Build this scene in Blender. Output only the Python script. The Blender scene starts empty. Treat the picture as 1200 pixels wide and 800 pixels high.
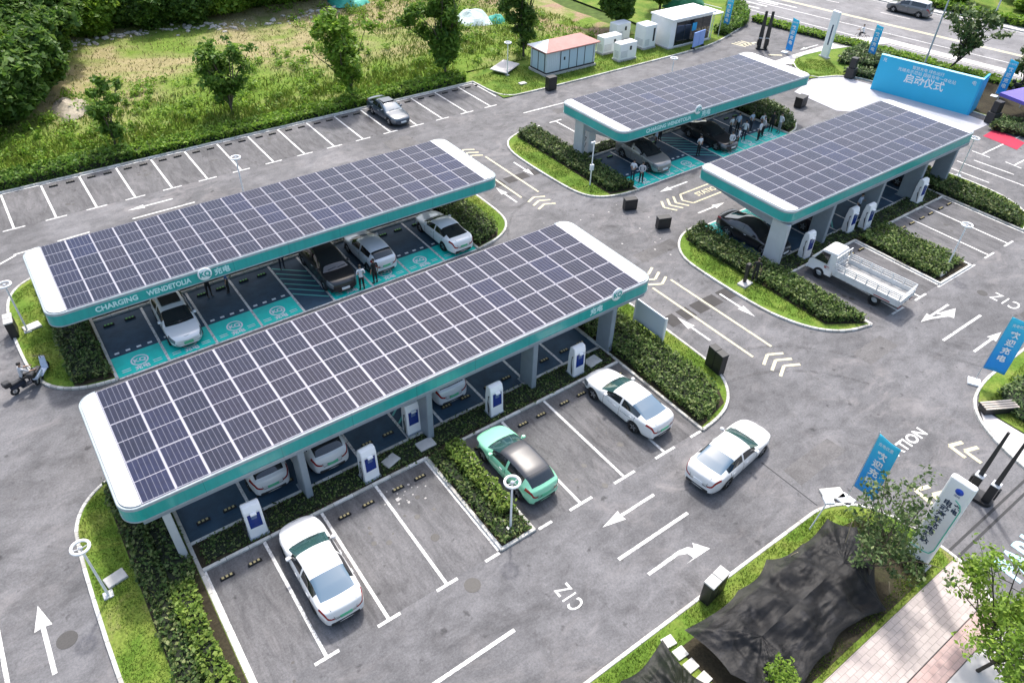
# Solar-roofed charging station seen from the air.  World axes: X along the canopies, Y across them, metres.
import bpy, bmesh, math, random
import numpy as np
from mathutils import Vector, Matrix, noise as mnoise
from mathutils.geometry import tessellate_polygon
R = math.radians
rng = np.random.default_rng(11)
random.seed(11)
scene = bpy.context.scene
COL = scene.collection

# ---------------------------------------------------------------- objects
def tag(o, label=None, cat=None, group=None, kind=None):
    if label: o['label'] = label
    if cat: o['category'] = cat
    if group: o['group'] = group
    if kind: o['kind'] = kind
    return o

def empty(name, loc=(0, 0, 0), rz=0.0, label=None, cat=None, group=None):
    o = bpy.data.objects.new(name, None)
    o.empty_display_size = .3
    COL.objects.link(o)
    o.location = loc
    o.rotation_euler = (0, 0, rz)
    return tag(o, label, cat, group)

def link(name, me, parent=None, loc=(0, 0, 0), rot=(0, 0, 0)):
    o = bpy.data.objects.new(name, me)
    COL.objects.link(o)
    o.location = loc
    o.rotation_euler = rot
    if parent: o.parent = parent
    return o

def copy_tree(o, parent=None):
    kids = list(o.children)
    c = o.copy()
    COL.objects.link(c)
    if parent: c.parent = parent
    for k in kids: copy_tree(k, c)
    return c

class MB:
    """collects shapes into ONE mesh"""
    def __init__(self):
        self.v, self.f, self.m, self.s = [], [], [], []
    def add(self, vs, fs, mi=0, smooth=False):
        n = len(self.v)
        self.v += [tuple(v) for v in vs]
        for f in fs:
            self.f.append([i + n for i in f]); self.m.append(mi); self.s.append(smooth)
        return self
    def box(self, x0, y0, z0, x1, y1, z1, mi=0, T=None):
        vs = [Vector((x, y, z)) for z in (z0, z1) for x, y in ((x0, y0), (x1, y0), (x1, y1), (x0, y1))]
        if T is not None: vs = [T @ v for v in vs]
        return self.add(vs, [(3, 2, 1, 0), (4, 5, 6, 7), (0, 1, 5, 4), (1, 2, 6, 5), (2, 3, 7, 6), (3, 0, 4, 7)], mi)
    def cbox(self, x0, y0, z0, x1, y1, z1, c=.02, mi=0, T=None):
        """box with chamfered edges all round"""
        vs = []
        for z, i in ((z0, c), (z0 + c, 0), (z1 - c, 0), (z1, c)):
            a, b, d, e = x0 + i, x1 - i, y0 + i, y1 - i
            k = c
            vs += [(a + k, d, z), (b - k, d, z), (b, d + k, z), (b, e - k, z), (b - k, e, z), (a + k, e, z), (a, e - k, z), (a, d + k, z)]
        vs = [Vector(v) for v in vs]
        if T is not None: vs = [T @ v for v in vs]
        fs = [tuple(range(7, -1, -1)), tuple(range(24, 32))]
        for r in range(3):
            for k in range(8):
                a, b = r * 8 + k, r * 8 + (k + 1) % 8
                fs.append((a, b, b + 8, a + 8))
        return self.add(vs, fs, mi)
    def tube(self, p0, p1, r0, r1=None, n=8, mi=0, smooth=True, caps=True):
        p0, p1 = Vector(p0), Vector(p1)
        if r1 is None: r1 = r0
        d = (p1 - p0).normalized()
        a = d.orthogonal().normalized(); b = d.cross(a)
        vs = []
        for p, r in ((p0, r0), (p1, r1)):
            for k in range(n):
                t = 2 * math.pi * k / n
                vs.append(p + (a * math.cos(t) + b * math.sin(t)) * r)
        self.add(vs, [(k, (k + 1) % n, n + (k + 1) % n, n + k) for k in range(n)], mi, smooth)
        if caps:
            self.add(vs[:n], [tuple(range(n - 1, -1, -1))], mi)
            self.add(vs[n:], [tuple(range(n))], mi)
        return self
    def path(self, pts, r, n=6, mi=0):
        for i in range(len(pts) - 1):
            r0 = r[i] if isinstance(r, (list, tuple)) else r
            r1 = r[i + 1] if isinstance(r, (list, tuple)) else r
            self.tube(pts[i], pts[i + 1], r0, r1, n, mi)
        return self
    def lathe(self, prof, n=24, T=None, mi=0, smooth=True):
        """prof: list of (radius, height) about local Z"""
        vs = []
        for r, h in prof:
            for k in range(n):
                t = 2 * math.pi * k / n
                vs.append(Vector((r * math.cos(t), r * math.sin(t), h)))
        if T is not None: vs = [T @ v for v in vs]
        fs = []
        for i in range(len(prof) - 1):
            for k in range(n):
                a, b = i * n + k, i * n + (k + 1) % n
                fs.append((a, b, b + n, a + n))
        return self.add(vs, fs, mi, smooth)
    def poly(self, pts, z=0.0, mi=0):
        pts = [(p[0], p[1]) for p in pts]
        ar = sum(a[0] * b[1] - b[0] * a[1] for a, b in zip(pts, pts[1:] + pts[:1]))
        if ar < 0: pts = pts[::-1]
        vs = [Vector((x, y, z)) for x, y in pts]
        tris = tessellate_polygon([vs])
        out = []
        for t in tris:
            a, b, c = (vs[i] for i in t)
            out.append(t if (b - a).cross(c - a).z > 0 else t[::-1])
        return self.add(vs, out, mi)
    def prism(self, pts, z0, z1, mi=0, T=None, side_mi=None):
        pts = [(p[0], p[1]) for p in pts]
        ar = sum(a[0] * b[1] - b[0] * a[1] for a, b in zip(pts, pts[1:] + pts[:1]))
        if ar < 0: pts = pts[::-1]
        n = len(pts)
        flat = [Vector((x, y, 0)) for x, y in pts]
        tris = []
        for t in tessellate_polygon([flat]):
            a, b, c = (flat[i] for i in t)
            tris.append(tuple(t) if (b - a).cross(c - a).z > 0 else tuple(t[::-1]))
        vs = [Vector((x, y, z0)) for x, y in pts] + [Vector((x, y, z1)) for x, y in pts]
        if T is not None: vs = [T @ v for v in vs]
        self.add(vs, [tuple(i + n for i in t) for t in tris] + [t[::-1] for t in tris], mi)
        return self.add(vs, [(k, (k + 1) % n, n + (k + 1) % n, n + k) for k in range(n)], mi if side_mi is None else side_mi)
    def strip(self, a, b, w, z, mi=0):
        """flat painted line from a to b"""
        a, b = Vector((a[0], a[1])), Vector((b[0], b[1]))
        d = (b - a).normalized(); p = Vector((-d.y, d.x)) * w / 2
        return self.add([(a - p).to_3d() + Vector((0, 0, z)), (b - p).to_3d() + Vector((0, 0, z)), (b + p).to_3d() + Vector((0, 0, z)), (a + p).to_3d() + Vector((0, 0, z))], [(0, 1, 2, 3)], mi)
    def mesh(self, name, mats):
        me = bpy.data.meshes.new(name)
        me.from_pydata(self.v, [], self.f)
        for m in (mats if isinstance(mats, (list, tuple)) else [mats]): me.materials.append(m)
        me.polygons.foreach_set('material_index', self.m)
        me.polygons.foreach_set('use_smooth', self.s)
        me.update()
        return me
    def build(self, name, mats, parent=None, loc=(0, 0, 0), rot=(0, 0, 0), bevel=0):
        o = link(name, self.mesh(name, mats), parent, loc, rot)
        if bevel:
            b = o.modifiers.new('bevel', 'BEVEL'); b.width = bevel; b.segments = 2; b.limit_method = 'ANGLE'
        return o

def struct(name, mb, mats, **k):
    return tag(mb.build(name, mats, **k), kind='structure')

# ---------------------------------------------------------------- leaves and blades, many small faces in one mesh
def leaf_arrays(P, size, up=.5, aspect=.55, seed=1):
    g = np.random.default_rng(seed)
    n = len(P)
    N = g.normal(size=(n, 3)); N[:, 2] = np.abs(N[:, 2]) + up
    N /= np.linalg.norm(N, axis=1, keepdims=True)
    A = np.cross(N, g.normal(size=(n, 3))); A /= np.linalg.norm(A, axis=1, keepdims=True)
    B = np.cross(N, A)
    s = (size * g.uniform(.42, 1.5, n))[:, None]
    q = np.stack([P - A * s, P - B * s * aspect + N * s * .18, P + A * s, P + B * s * aspect + N * s * .18], 1)
    return q.reshape(-1, 3)

def quads_mesh(name, V, mats, extra=None):
    """V: 4 rows per quad; extra: an MB whose faces follow, with material indices of its own"""
    nq = len(V) // 4
    ev = np.array(extra.v, dtype=float).reshape(-1, 3) if extra else np.zeros((0, 3))
    me = bpy.data.meshes.new(name)
    verts = np.vstack([V, ev])
    me.vertices.add(len(verts)); me.vertices.foreach_set('co', verts.ravel().astype(np.float32))
    li = list(range(nq * 4)); start = list(range(0, nq * 4, 4)); tot = [4] * nq; mi = [0] * nq
    if extra:
        pos = nq * 4
        for f, m in zip(extra.f, extra.m):
            li += [i + nq * 4 for i in f]; start.append(pos); tot.append(len(f)); pos += len(f); mi.append(m)
    me.loops.add(len(li)); me.loops.foreach_set('vertex_index', np.array(li, dtype=np.int32))
    me.polygons.add(len(start))
    me.polygons.foreach_set('loop_start', np.array(start, dtype=np.int32))
    me.polygons.foreach_set('loop_total', np.array(tot, dtype=np.int32))
    for m in mats: me.materials.append(m)
    me.polygons.foreach_set('material_index', np.array(mi, dtype=np.int32))
    me.update(calc_edges=True); me.validate()
    return me

def in_poly(P, poly):
    x, y = P[:, 0], P[:, 1]
    ins = np.zeros(len(P), bool)
    n = len(poly)
    for i in range(n):
        x0, y0 = poly[i][:2]; x1, y1 = poly[(i + 1) % n][:2]
        c = ((y0 > y) != (y1 > y)) & (x < (x1 - x0) * (y - y0) / ((y1 - y0) if y1 != y0 else 1e-9) + x0)
        ins ^= c
    return ins

def area(poly):
    return abs(sum(a[0] * b[1] - b[0] * a[1] for a, b in zip(poly, poly[1:] + poly[:1]))) / 2

def sample_poly(poly, n, g):
    xs = [p[0] for p in poly]; ys = [p[1] for p in poly]
    out = np.zeros((0, 2))
    while len(out) < n:
        P = np.stack([g.uniform(min(xs), max(xs), n * 2), g.uniform(min(ys), max(ys), n * 2)], 1)
        out = np.vstack([out, P[in_poly(P, poly)]])
    return out[:n]

def lump(P, scale, seed=0.0):
    return np.array([mnoise.noise(Vector((p[0] * scale + seed, p[1] * scale - seed, seed))) for p in P])

def inset(poly, d):
    pts = [Vector((p[0], p[1])) for p in poly]
    ar = sum(a.x * b.y - b.x * a.y for a, b in zip(pts, pts[1:] + pts[:1]))
    if ar < 0: pts = pts[::-1]
    out = []
    n = len(pts)
    for i in range(n):
        a, b, c = pts[i - 1], pts[i], pts[(i + 1) % n]
        d0 = (b - a).normalized(); d1 = (c - b).normalized()
        n0 = Vector((-d0.y, d0.x)); n1 = Vector((-d1.y, d1.x))
        m = n0 + n1
        if m.length < 1e-4: m = n0
        m = m.normalized()
        k = max(.5, m.dot(n0))
        q = b + m * d / k
        out.append((q.x, q.y))
    return out

def arc(cx, cy, r, a0, a1, n=8):
    return [(cx + r * math.cos(R(a0 + (a1 - a0) * k / n)), cy + r * math.sin(R(a0 + (a1 - a0) * k / n))) for k in range(n + 1)]

def rounded_rect(x0, y0, x1, y1, r, n=8):
    return arc(x1 - r, y1 - r, r, 0, 90, n) + arc(x0 + r, y1 - r, r, 90, 180, n) + arc(x0 + r, y0 + r, r, 180, 270, n) + arc(x1 - r, y0 + r, r, 270, 360, n)

def smooth_path(pts, it=2, closed=False):
    for _ in range(it):
        out = []
        n = len(pts)
        if not closed: out.append(pts[0])
        for i in range(n if closed else n - 1):
            a, b = pts[i], pts[(i + 1) % n]
            out += [(a[0] * .75 + b[0] * .25, a[1] * .75 + b[1] * .25), (a[0] * .25 + b[0] * .75, a[1] * .25 + b[1] * .75)]
        if not closed: out.append(pts[-1])
        pts = out
    return pts

# ---------------------------------------------------------------- materials
def nt(name):
    m = bpy.data.materials.new(name); m.use_nodes = True
    t = m.node_tree; t.nodes.clear()
    o = t.nodes.new('ShaderNodeOutputMaterial'); b = t.nodes.new('ShaderNodeBsdfPrincipled')
    t.links.new(b.outputs[0], o.inputs[0])
    return m, t, b

def tex_noise(t, vec, scale, detail=4, rough=.55, dist=0):
    n = t.nodes.new('ShaderNodeTexNoise')
    n.inputs['Scale'].default_value = scale; n.inputs['Detail'].default_value = detail
    n.inputs['Roughness'].default_value = rough; n.inputs['Distortion'].default_value = dist
    t.links.new(vec, n.inputs['Vector'])
    return n.outputs['Fac']

def coord(t, scale=None):
    c = t.nodes.new('ShaderNodeTexCoord').outputs['Object']
    if scale:
        mp = t.nodes.new('ShaderNodeMapping'); mp.inputs['Scale'].default_value = scale
        t.links.new(c, mp.inputs['Vector']); c = mp.outputs[0]
    return c

def ramp(t, fac, stops):
    r = t.nodes.new('ShaderNodeValToRGB')
    e = r.color_ramp.elements
    while len(e) < len(stops): e.new(.5)
    for k, (p, c) in enumerate(stops):
        e[k].position = p
        e[k].color = (c, c, c, 1) if isinstance(c, (int, float)) else (*c[:3], 1)
    t.links.new(fac, r.inputs[0])
    return r.outputs[0]

def mix(t, fac, a, b, mode='MIX'):
    n = t.nodes.new('ShaderNodeMix'); n.data_type = 'RGBA'; n.blend_type = mode
    for v, i in ((fac, 0), (a, 6), (b, 7)):
        if hasattr(v, 'links') or hasattr(v, 'is_linked'): t.links.new(v, n.inputs[i])
        else: n.inputs[i].default_value = v if i == 0 else (*v[:3], 1)
    return n.outputs[2]

def bump(t, b, h, strength=.3, dist=.02):
    n = t.nodes.new('ShaderNodeBump'); n.inputs['Strength'].default_value = strength; n.inputs['Distance'].default_value = dist
    t.links.new(h, n.inputs['Height']); t.links.new(n.outputs[0], b.inputs['Normal'])

def M(name, col, rough=.6, metal=0., noise=None, coat=0., spec=.5, bmp=None):
    m, t, b = nt(name)
    b.inputs['Base Color'].default_value = (*col, 1); b.inputs['Roughness'].default_value = rough
    b.inputs['Metallic'].default_value = metal; b.inputs['Coat Weight'].default_value = coat
    b.inputs['Coat Roughness'].default_value = .05
    b.inputs['Specular IOR Level'].default_value = spec
    if noise:
        sc, amt = noise[0], noise[1]
        c = coord(t)
        f = tex_noise(t, c, sc, 6, .65)
        k = ramp(t, f, [(.3, 1 - amt), (.7, 1 + amt * .6)])
        t.links.new(mix(t, 1.0, col, k, 'MULTIPLY'), b.inputs['Base Color'])
        if bmp: bump(t, b, f, bmp, .02)
    return m

def M_leaf(name, a, b_, c=None, rough=.55, transl=.25):
    """leaf colour differs from leaf to leaf and from branch to branch"""
    m, t, b = nt(name)
    ge = t.nodes.new('ShaderNodeNewGeometry')
    stops = [(0, a), (1, b_)] if c is None else [(0, a), (.55, b_), (1, c)]
    r = ramp(t, ge.outputs['Random Per Island'], stops)
    f = tex_noise(t, coord(t), .9, 3)
    k = ramp(t, f, [(.3, .72), (.7, 1.25)])
    colr = mix(t, 1.0, r, k, 'MULTIPLY')
    t.links.new(colr, b.inputs['Base Color'])
    b.inputs['Roughness'].default_value = rough
    b.inputs['Specular IOR Level'].default_value = .3
    tr = t.nodes.new('ShaderNodeBsdfTranslucent'); t.links.new(colr, tr.inputs[0])
    mx = t.nodes.new('ShaderNodeMixShader'); mx.inputs[0].default_value = transl
    o = [n for n in t.nodes if n.type == 'OUTPUT_MATERIAL'][0]
    t.links.new(b.outputs[0], mx.inputs[1]); t.links.new(tr.outputs[0], mx.inputs[2]); t.links.new(mx.outputs[0], o.inputs[0])
    return m

def M_asphalt(name, dark, light, dust=(.30, .27, .26), dust_amt=.5, stretch=(1, 1, 1), seed=0):
    m, t, b = nt(name)
    c = coord(t); cs = coord(t, stretch)
    big = tex_noise(t, c, .16 + seed * .01, 5, .6, .6)
    mid = tex_noise(t, cs, 1.1, 8, .72, .4)
    fine = tex_noise(t, c, 11, 6, .85)
    base = mix(t, ramp(t, mid, [(.28, 0), (.72, 1)]), dark, light)
    base = mix(t, 1.0, base, ramp(t, big, [(.3, .72), (.7, 1.28)]), 'MULTIPLY')
    base = mix(t, 1.0, base, ramp(t, fine, [(.3, .62), (.7, 1.36)]), 'MULTIPLY')
    scuff = tex_noise(t, coord(t, (stretch[0] * .5, stretch[1] * .5, 1)), .9, 9, .75, 1.2)
    sc2 = tex_noise(t, c, .11, 3, .5)
    k = mix(t, 1.0, ramp(t, scuff, [(.50, 0), (.70, dust_amt)]), ramp(t, sc2, [(.4, .15), (.62, 1)]), 'MULTIPLY')
    base = mix(t, k, base, dust)
    spots = tex_noise(t, c, 1.9, 3, .5)
    base = mix(t, 1.0, base, ramp(t, spots, [(.26, .5), (.34, 1)]), 'MULTIPLY')
    stain = tex_noise(t, coord(t, (stretch[0] * .8, stretch[1] * .6, 1)), .42, 6, .7, 1.5)
    base = mix(t, 1.0, base, ramp(t, stain, [(.30, .66), (.46, 1)]), 'MULTIPLY')
    t.links.new(base, b.inputs['Base Color'])
    b.inputs['Roughness'].default_value = .8; b.inputs['Specular IOR Level'].default_value = .35
    bump(t, b, fine, .35, .01)
    return m

def M_paint_line(name, col, under=(.13, .125, .128), wear=.46):
    m, t, b = nt(name)
    f = tex_noise(t, coord(t), 7, 8, .8)
    f2 = tex_noise(t, coord(t), .5, 3)
    k = mix(t, 1.0, ramp(t, f, [(wear - .12, .9), (wear, 0)]), ramp(t, f2, [(.35, 1), (.65, .35)]), 'MULTIPLY')
    t.links.new(mix(t, k, col, under), b.inputs['Base Color'])
    b.inputs['Roughness'].default_value = .65
    return m

def M_ground(name, stops, scale=.35, fine=9, bm=.5, rough=.95):
    m, t, b = nt(name)
    c = coord(t)
    f = tex_noise(t, c, scale, 8, .68, .5); g = tex_noise(t, c, fine, 5, .7)
    col = ramp(t, f, stops)
    col = mix(t, 1.0, col, ramp(t, g, [(.28, .6), (.72, 1.35)]), 'MULTIPLY')
    t.links.new(col, b.inputs['Base Color']); b.inputs['Roughness'].default_value = rough
    b.inputs['Specular IOR Level'].default_value = .2
    bump(t, b, g, bm, .05)
    return m

def M_pavers(name, a, b_, joint, sx, sy):
    m, t, b = nt(name)
    br = t.nodes.new('ShaderNodeTexBrick')
    br.inputs['Scale'].default_value = 1; br.inputs['Brick Width'].default_value = sx; br.inputs['Row Height'].default_value = sy
    br.inputs['Mortar Size'].default_value = .012; br.inputs['Color1'].default_value = (*a, 1)
    br.inputs['Color2'].default_value = (*b_, 1); br.inputs['Mortar'].default_value = (*joint, 1)
    t.links.new(coord(t), br.inputs['Vector'])
    f = tex_noise(t, coord(t), 1.4, 6, .7)
    t.links.new(mix(t, 1.0, br.outputs['Color'], ramp(t, f, [(.3, .8), (.7, 1.1)]), 'MULTIPLY'), b.inputs['Base Color'])
    b.inputs['Roughness'].default_value = .85
    return m

def M_panel(name):
    """solar cells: thin pale busbar lines along the panel, a hue of its own per panel"""
    m, t, b = nt(name)
    c = t.nodes.new('ShaderNodeTexCoord').outputs['Object']
    sx = t.nodes.new('ShaderNodeSeparateXYZ'); t.links.new(c, sx.inputs[0])
    def lines(src, per, w, off=0):
        a = t.nodes.new('ShaderNodeMath'); a.operation = 'MULTIPLY_ADD'; a.inputs[1].default_value = per; a.inputs[2].default_value = 100.5 + off
        t.links.new(src, a.inputs[0])
        f = t.nodes.new('ShaderNodeMath'); f.operation = 'FRACT'; t.links.new(a.outputs[0], f.inputs[0])
        d = t.nodes.new('ShaderNodeMath'); d.operation = 'COMPARE'; d.inputs[1].default_value = .5; d.inputs[2].default_value = w
        t.links.new(f.outputs[0], d.inputs[0])
        return d.outputs[0]
    l1 = lines(sx.outputs[0], 6 / 1.14, .055)
    l3 = lines(sx.outputs[0], 30 / 1.14, .06)
    oi = t.nodes.new('ShaderNodeObjectInfo')
    hue = ramp(t, oi.outputs['Random'], [(0, (.016, .021, .042)), (.4, (.020, .024, .046)), (.75, (.024, .025, .044)), (1, (.017, .024, .062))])
    f = tex_noise(t, c, 3, 3)
    hue = mix(t, 1.0, hue, ramp(t, f, [(.3, .8), (.7, 1.2)]), 'MULTIPLY')
    col = mix(t, l3, hue, (.034, .034, .054))
    col = mix(t, l1, col, (.13, .135, .175))
    t.links.new(col, b.inputs['Base Color'])
    b.inputs['Roughness'].default_value = .2; b.inputs['Specular IOR Level'].default_value = .14
    return m

def M_banner(name, top, bottom, h):
    m, t, b = nt(name)
    c = t.nodes.new('ShaderNodeTexCoord').outputs['Object']
    sx = t.nodes.new('ShaderNodeSeparateXYZ'); t.links.new(c, sx.inputs[0])
    d = t.nodes.new('ShaderNodeMath'); d.operation = 'DIVIDE'; d.inputs[1].default_value = h; t.links.new(sx.outputs[2], d.inputs[0])
    t.links.new(ramp(t, d.outputs[0], [(.15, bottom), (1, top)]), b.inputs['Base Color'])
    b.inputs['Roughness'].default_value = .7
    return m

W = {}
W['asphalt'] = M_asphalt('asphalt', (.084, .083, .087), (.170, .167, .173), dust=(.31, .285, .278), stretch=(.8, 1.2, 1))
W['bay_asphalt'] = M_asphalt('bay_asphalt', (.070, .069, .072), (.160, .156, .160), dust=(.27, .255, .255), dust_amt=.45, stretch=(2.6, .7, 1), seed=3)
W['road'] = M_asphalt('road_asphalt', (.15, .148, .155), (.215, .21, .215), dust_amt=.25, seed=5)
W['line'] = M_paint_line('line_paint', (.70, .69, .67), wear=.53)
W['cream'] = M_paint_line('cream_paint', (.58, .53, .36), wear=.5)
W['bluepaint'] = M_paint_line('pale_blue_paint', (.42, .66, .76), wear=.4)
W['kerb'] = M('kerb_concrete', (.56, .55, .51), .85, noise=(3, .28))
W['kerb2'] = M('kerb_concrete_dull', (.45, .435, .40), .9, noise=(3, .3))
W['kerb3'] = M('kerb_concrete_pale', (.62, .61, .58), .85, noise=(3, .25))
W['navy'] = M('navy_floor_paint', (.028, .066, .108), .75, noise=(1.3, .35))
W['teal'] = M('teal_floor_paint', (.008, .60, .51), .5, noise=(1.6, .18))
def M_clad(name, col, rough, per, coat=0., w=.006, dirt=.1):
    """sheet cladding: a thin dark joint every few metres, rain streaks and dust"""
    m, t, b = nt(name)
    c = coord(t)
    sx = t.nodes.new('ShaderNodeSeparateXYZ'); t.links.new(c, sx.inputs[0])
    d = t.nodes.new('ShaderNodeMath'); d.operation = 'DIVIDE'; d.inputs[1].default_value = per; t.links.new(sx.outputs[0], d.inputs[0])
    a = t.nodes.new('ShaderNodeMath'); a.operation = 'ADD'; a.inputs[1].default_value = 50.37; t.links.new(d.outputs[0], a.inputs[0])
    f = t.nodes.new('ShaderNodeMath'); f.operation = 'FRACT'; t.links.new(a.outputs[0], f.inputs[0])
    k = t.nodes.new('ShaderNodeMath'); k.operation = 'LESS_THAN'; k.inputs[1].default_value = w * 2 / per; t.links.new(f.outputs[0], k.inputs[0])
    st = tex_noise(t, coord(t, (2.2, .35, .35)), 1.6, 7, .7)
    bl = tex_noise(t, c, .5, 5, .6)
    cc = mix(t, 1.0, col, ramp(t, st, [(.3, 1 - dirt * 2), (.62, 1)]), 'MULTIPLY')
    cc = mix(t, 1.0, cc, ramp(t, bl, [(.3, 1 - dirt), (.7, 1 + dirt * .4)]), 'MULTIPLY')
    t.links.new(mix(t, k.outputs[0], cc, tuple(x * .35 for x in col)), b.inputs['Base Color'])
    b.inputs['Roughness'].default_value = rough; b.inputs['Coat Weight'].default_value = coat
    return m
W['fasciateal'] = M_clad('teal_panel', (.018, .40, .37), .35, 3.05, .3, .007)
W['capwhite'] = M_clad('white_cladding', (.80, .80, .81), .45, 50, 0, 0, .09)
W['trimgrey'] = M_clad('pale_grey_cladding', (.36, .42, .44), .4, 3.05, 0, .006, .1)
W['white'] = M('white_metal', (.86, .86, .87), .4, noise=(.7, .06))
W['offwhite'] = M('offwhite_paint', (.74, .76, .78), .5, noise=(1.2, .08))
W['palegrey'] = M('pale_grey_metal', (.50, .52, .54), .35, noise=(2, .08))
W['steelgrey'] = M('grey_blue_post', (.25, .29, .33), .45, noise=(2, .1))
W['soffit'] = M('soffit', (.34, .38, .40), .6)
W['panel'] = M_panel('solar_cells')
W['frame'] = M('panel_frame', (.36, .36, .42), .4, .3)
W['tray'] = M('tray_metal', (.44, .44, .48), .5, noise=(1.5, .15))
W['darkgap'] = M('dark_gap', (.03, .03, .035), .7)
W['black'] = M('black_plastic', (.018, .018, .020), .45)
W['rubber'] = M('black_rubber', (.016, .016, .017), .8)
W['yellow'] = M('yellow_reflector', (.46, .38, .18), .6)
W['greenref'] = M('green_reflector', (.10, .42, .06), .6)
W['blue'] = M('charger_blue', (.012, .035, .20), .25)
W['sky_blue'] = M('screen_blue', (.03, .47, .74), .55, noise=(.4, .05))
W['sky_blue_side'] = M('screen_side_blue', (.018, .35, .66), .55)
W['glow'] = M('lettering_white', (.85, .87, .87), .5)
W['cyanletter'] = M('lettering_pale_cyan', (.60, .82, .80), .5)
W['darkletter'] = M('lettering_navy', (.03, .05, .10), .5)
W['grass'] = M_ground('lawn_ground', [(.25, (.05, .10, .012)), (.45, (.10, .175, .022)), (.6, (.17, .22, .04)), (.75, (.22, .19, .09))], .5)
W['soil'] = M_ground('bed_soil', [(.25, (.022, .018, .012)), (.55, (.045, .038, .024)), (.8, (.05, .06, .022))], .8)
W['field'] = None
W['paver'] = M_pavers('grey_pavers', (.50, .43, .40), (.43, .37, .345), (.30, .27, .25), .42, .21)
W['redpaver'] = M_pavers('pink_pavers', (.50, .36, .33), (.46, .32, .29), (.33, .26, .24), .42, .21)
W['concrete'] = M('concrete', (.48, .47, .45), .85, noise=(1.5, .2))
W['palepave'] = M('pale_paving', (.58, .55, .53), .85, noise=(.8, .14))
W['bark'] = M('bark', (.12, .095, .07), .9, noise=(9, .4), bmp=.5)
W['darkbark'] = M('dark_bark', (.06, .052, .042), .9, noise=(9, .4), bmp=.5)
W['leaf_hedge'] = M_leaf('hedge_leaf', (.026, .056, .012), (.070, .125, .026), (.20, .23, .08))
W['leaf_light'] = M_leaf('light_hedge_leaf', (.07, .13, .018), (.15, .23, .035), (.24, .31, .06))
W['leaf_mid'] = M_leaf('mid_hedge_leaf', (.035, .070, .014), (.095, .16, .03), (.24, .29, .10))
W['leaf_wood'] = M_leaf('wood_leaf', (.042, .098, .018), (.095, .185, .030), (.17, .27, .055), transl=.4)
W['leaf_wood2'] = M_leaf('bright_wood_leaf', (.10, .20, .020), (.19, .33, .035), (.30, .43, .06), transl=.4)
W['leaf_tree'] = M_leaf('tree_leaf', (.06, .135, .020), (.125, .24, .032), (.22, .34, .055), transl=.4)
W['leaf_bright'] = M_leaf('bright_leaf', (.10, .19, .018), (.19, .31, .035), (.28, .40, .06), transl=.35)
W['leaf_dull'] = M_leaf('dull_leaf', (.045, .090, .025), (.10, .16, .048), (.20, .25, .10))
W['blade'] = M_leaf('grass_blade', (.075, .135, .014), (.13, .205, .024), (.21, .245, .045), transl=.3)
W['weed'] = M_leaf('weed_blade', (.08, .15, .016), (.15, .225, .028), (.23, .25, .055), transl=.3)
W['dryweed'] = M_leaf('dry_blade', (.16, .15, .05), (.25, .22, .09), (.19, .21, .05), transl=.2)
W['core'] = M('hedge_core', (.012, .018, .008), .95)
def glass_mat(name, col=(.012, .015, .018)):
    m = M(name, col, .04, 0., spec=.8, coat=.5)
    return m
W['glass'] = glass_mat('car_glass')
W['blueglass'] = glass_mat('reflective_glass', (.10, .16, .22))
W['tealglass'] = glass_mat('greenish_glass', (.03, .075, .075))
W['rim'] = M('wheel_alloy', (.42, .43, .45), .3, .7)
W['headlamp'] = M('lamp_glass', (.20, .21, .23), .08, .3, coat=.6)
W['taillamp'] = M('tail_lamp_red', (.28, .010, .012), .2, coat=.6)
W['plate'] = M('green_plate', (.10, .45, .25), .5)
W['trim'] = M('car_trim', (.022, .022, .024), .5)
W['net'] = None
# ================================================================ ground, roads, kerbs, markings
def field_material():
    m, t, b = nt('field_ground')
    c = coord(t)
    f = tex_noise(t, c, .09, 7, .65, .8); g = tex_noise(t, c, 1.2, 8, .75); h = tex_noise(t, c, 9, 4, .7)
    sp = t.nodes.new('ShaderNodeSeparateXYZ'); t.links.new(c, sp.inputs[0])
    def smooth(src, a, b_, inv=False):
        r = t.nodes.new('ShaderNodeMapRange'); r.interpolation_type = 'SMOOTHSTEP'
        r.inputs[1].default_value = a; r.inputs[2].default_value = b_
        if inv: r.inputs[3].default_value = 1; r.inputs[4].default_value = 0
        t.links.new(src, r.inputs[0]); return r.outputs[0]
    green = ramp(t, g, [(.25, (.075, .14, .016)), (.5, (.13, .21, .028)), (.75, (.20, .25, .05))])
    dry = ramp(t, g, [(.25, (.20, .19, .075)), (.5, (.30, .26, .13)), (.78, (.42, .34, .22))])
    # the cleared, dry strip lies across the middle of the plot
    near = smooth(sp.outputs[1], 64.5, 71.5)
    wob = mix(t, .5, near, ramp(t, f, [(.36, 0), (.6, 1)]), 'LINEAR_LIGHT')
    k = mix(t, 1.0, wob, ramp(t, f, [(.36, .08), (.56, .92)]), 'MULTIPLY')
    col = mix(t, k, green, dry)
    brick = tex_noise(t, c, .21, 5, .6, .5)
    east = smooth(sp.outputs[0], 50, 57)
    kb = mix(t, 1.0, east, ramp(t, brick, [(.5, 0), (.58, .75)]), 'MULTIPLY')
    col = mix(t, kb, col, (.34, .21, .165))
    col = mix(t, 1.0, col, ramp(t, h, [(.28, .62), (.72, 1.3)]), 'MULTIPLY')
    t.links.new(col, b.inputs['Base Color']); b.inputs['Roughness'].default_value = .95; b.inputs['Specular IOR Level'].default_value = .15
    bump(t, b, h, .6, .08)
    return m
W['field'] = field_material()

g_ = MB().poly([(-900, -700), (1200, -700), (1200, 1200), (-900, 1200)], -.12)
struct('ground', g_, M_ground('far_ground', [(.3, (.05, .09, .015)), (.6, (.09, .13, .03))], .05, 1.2))

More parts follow.
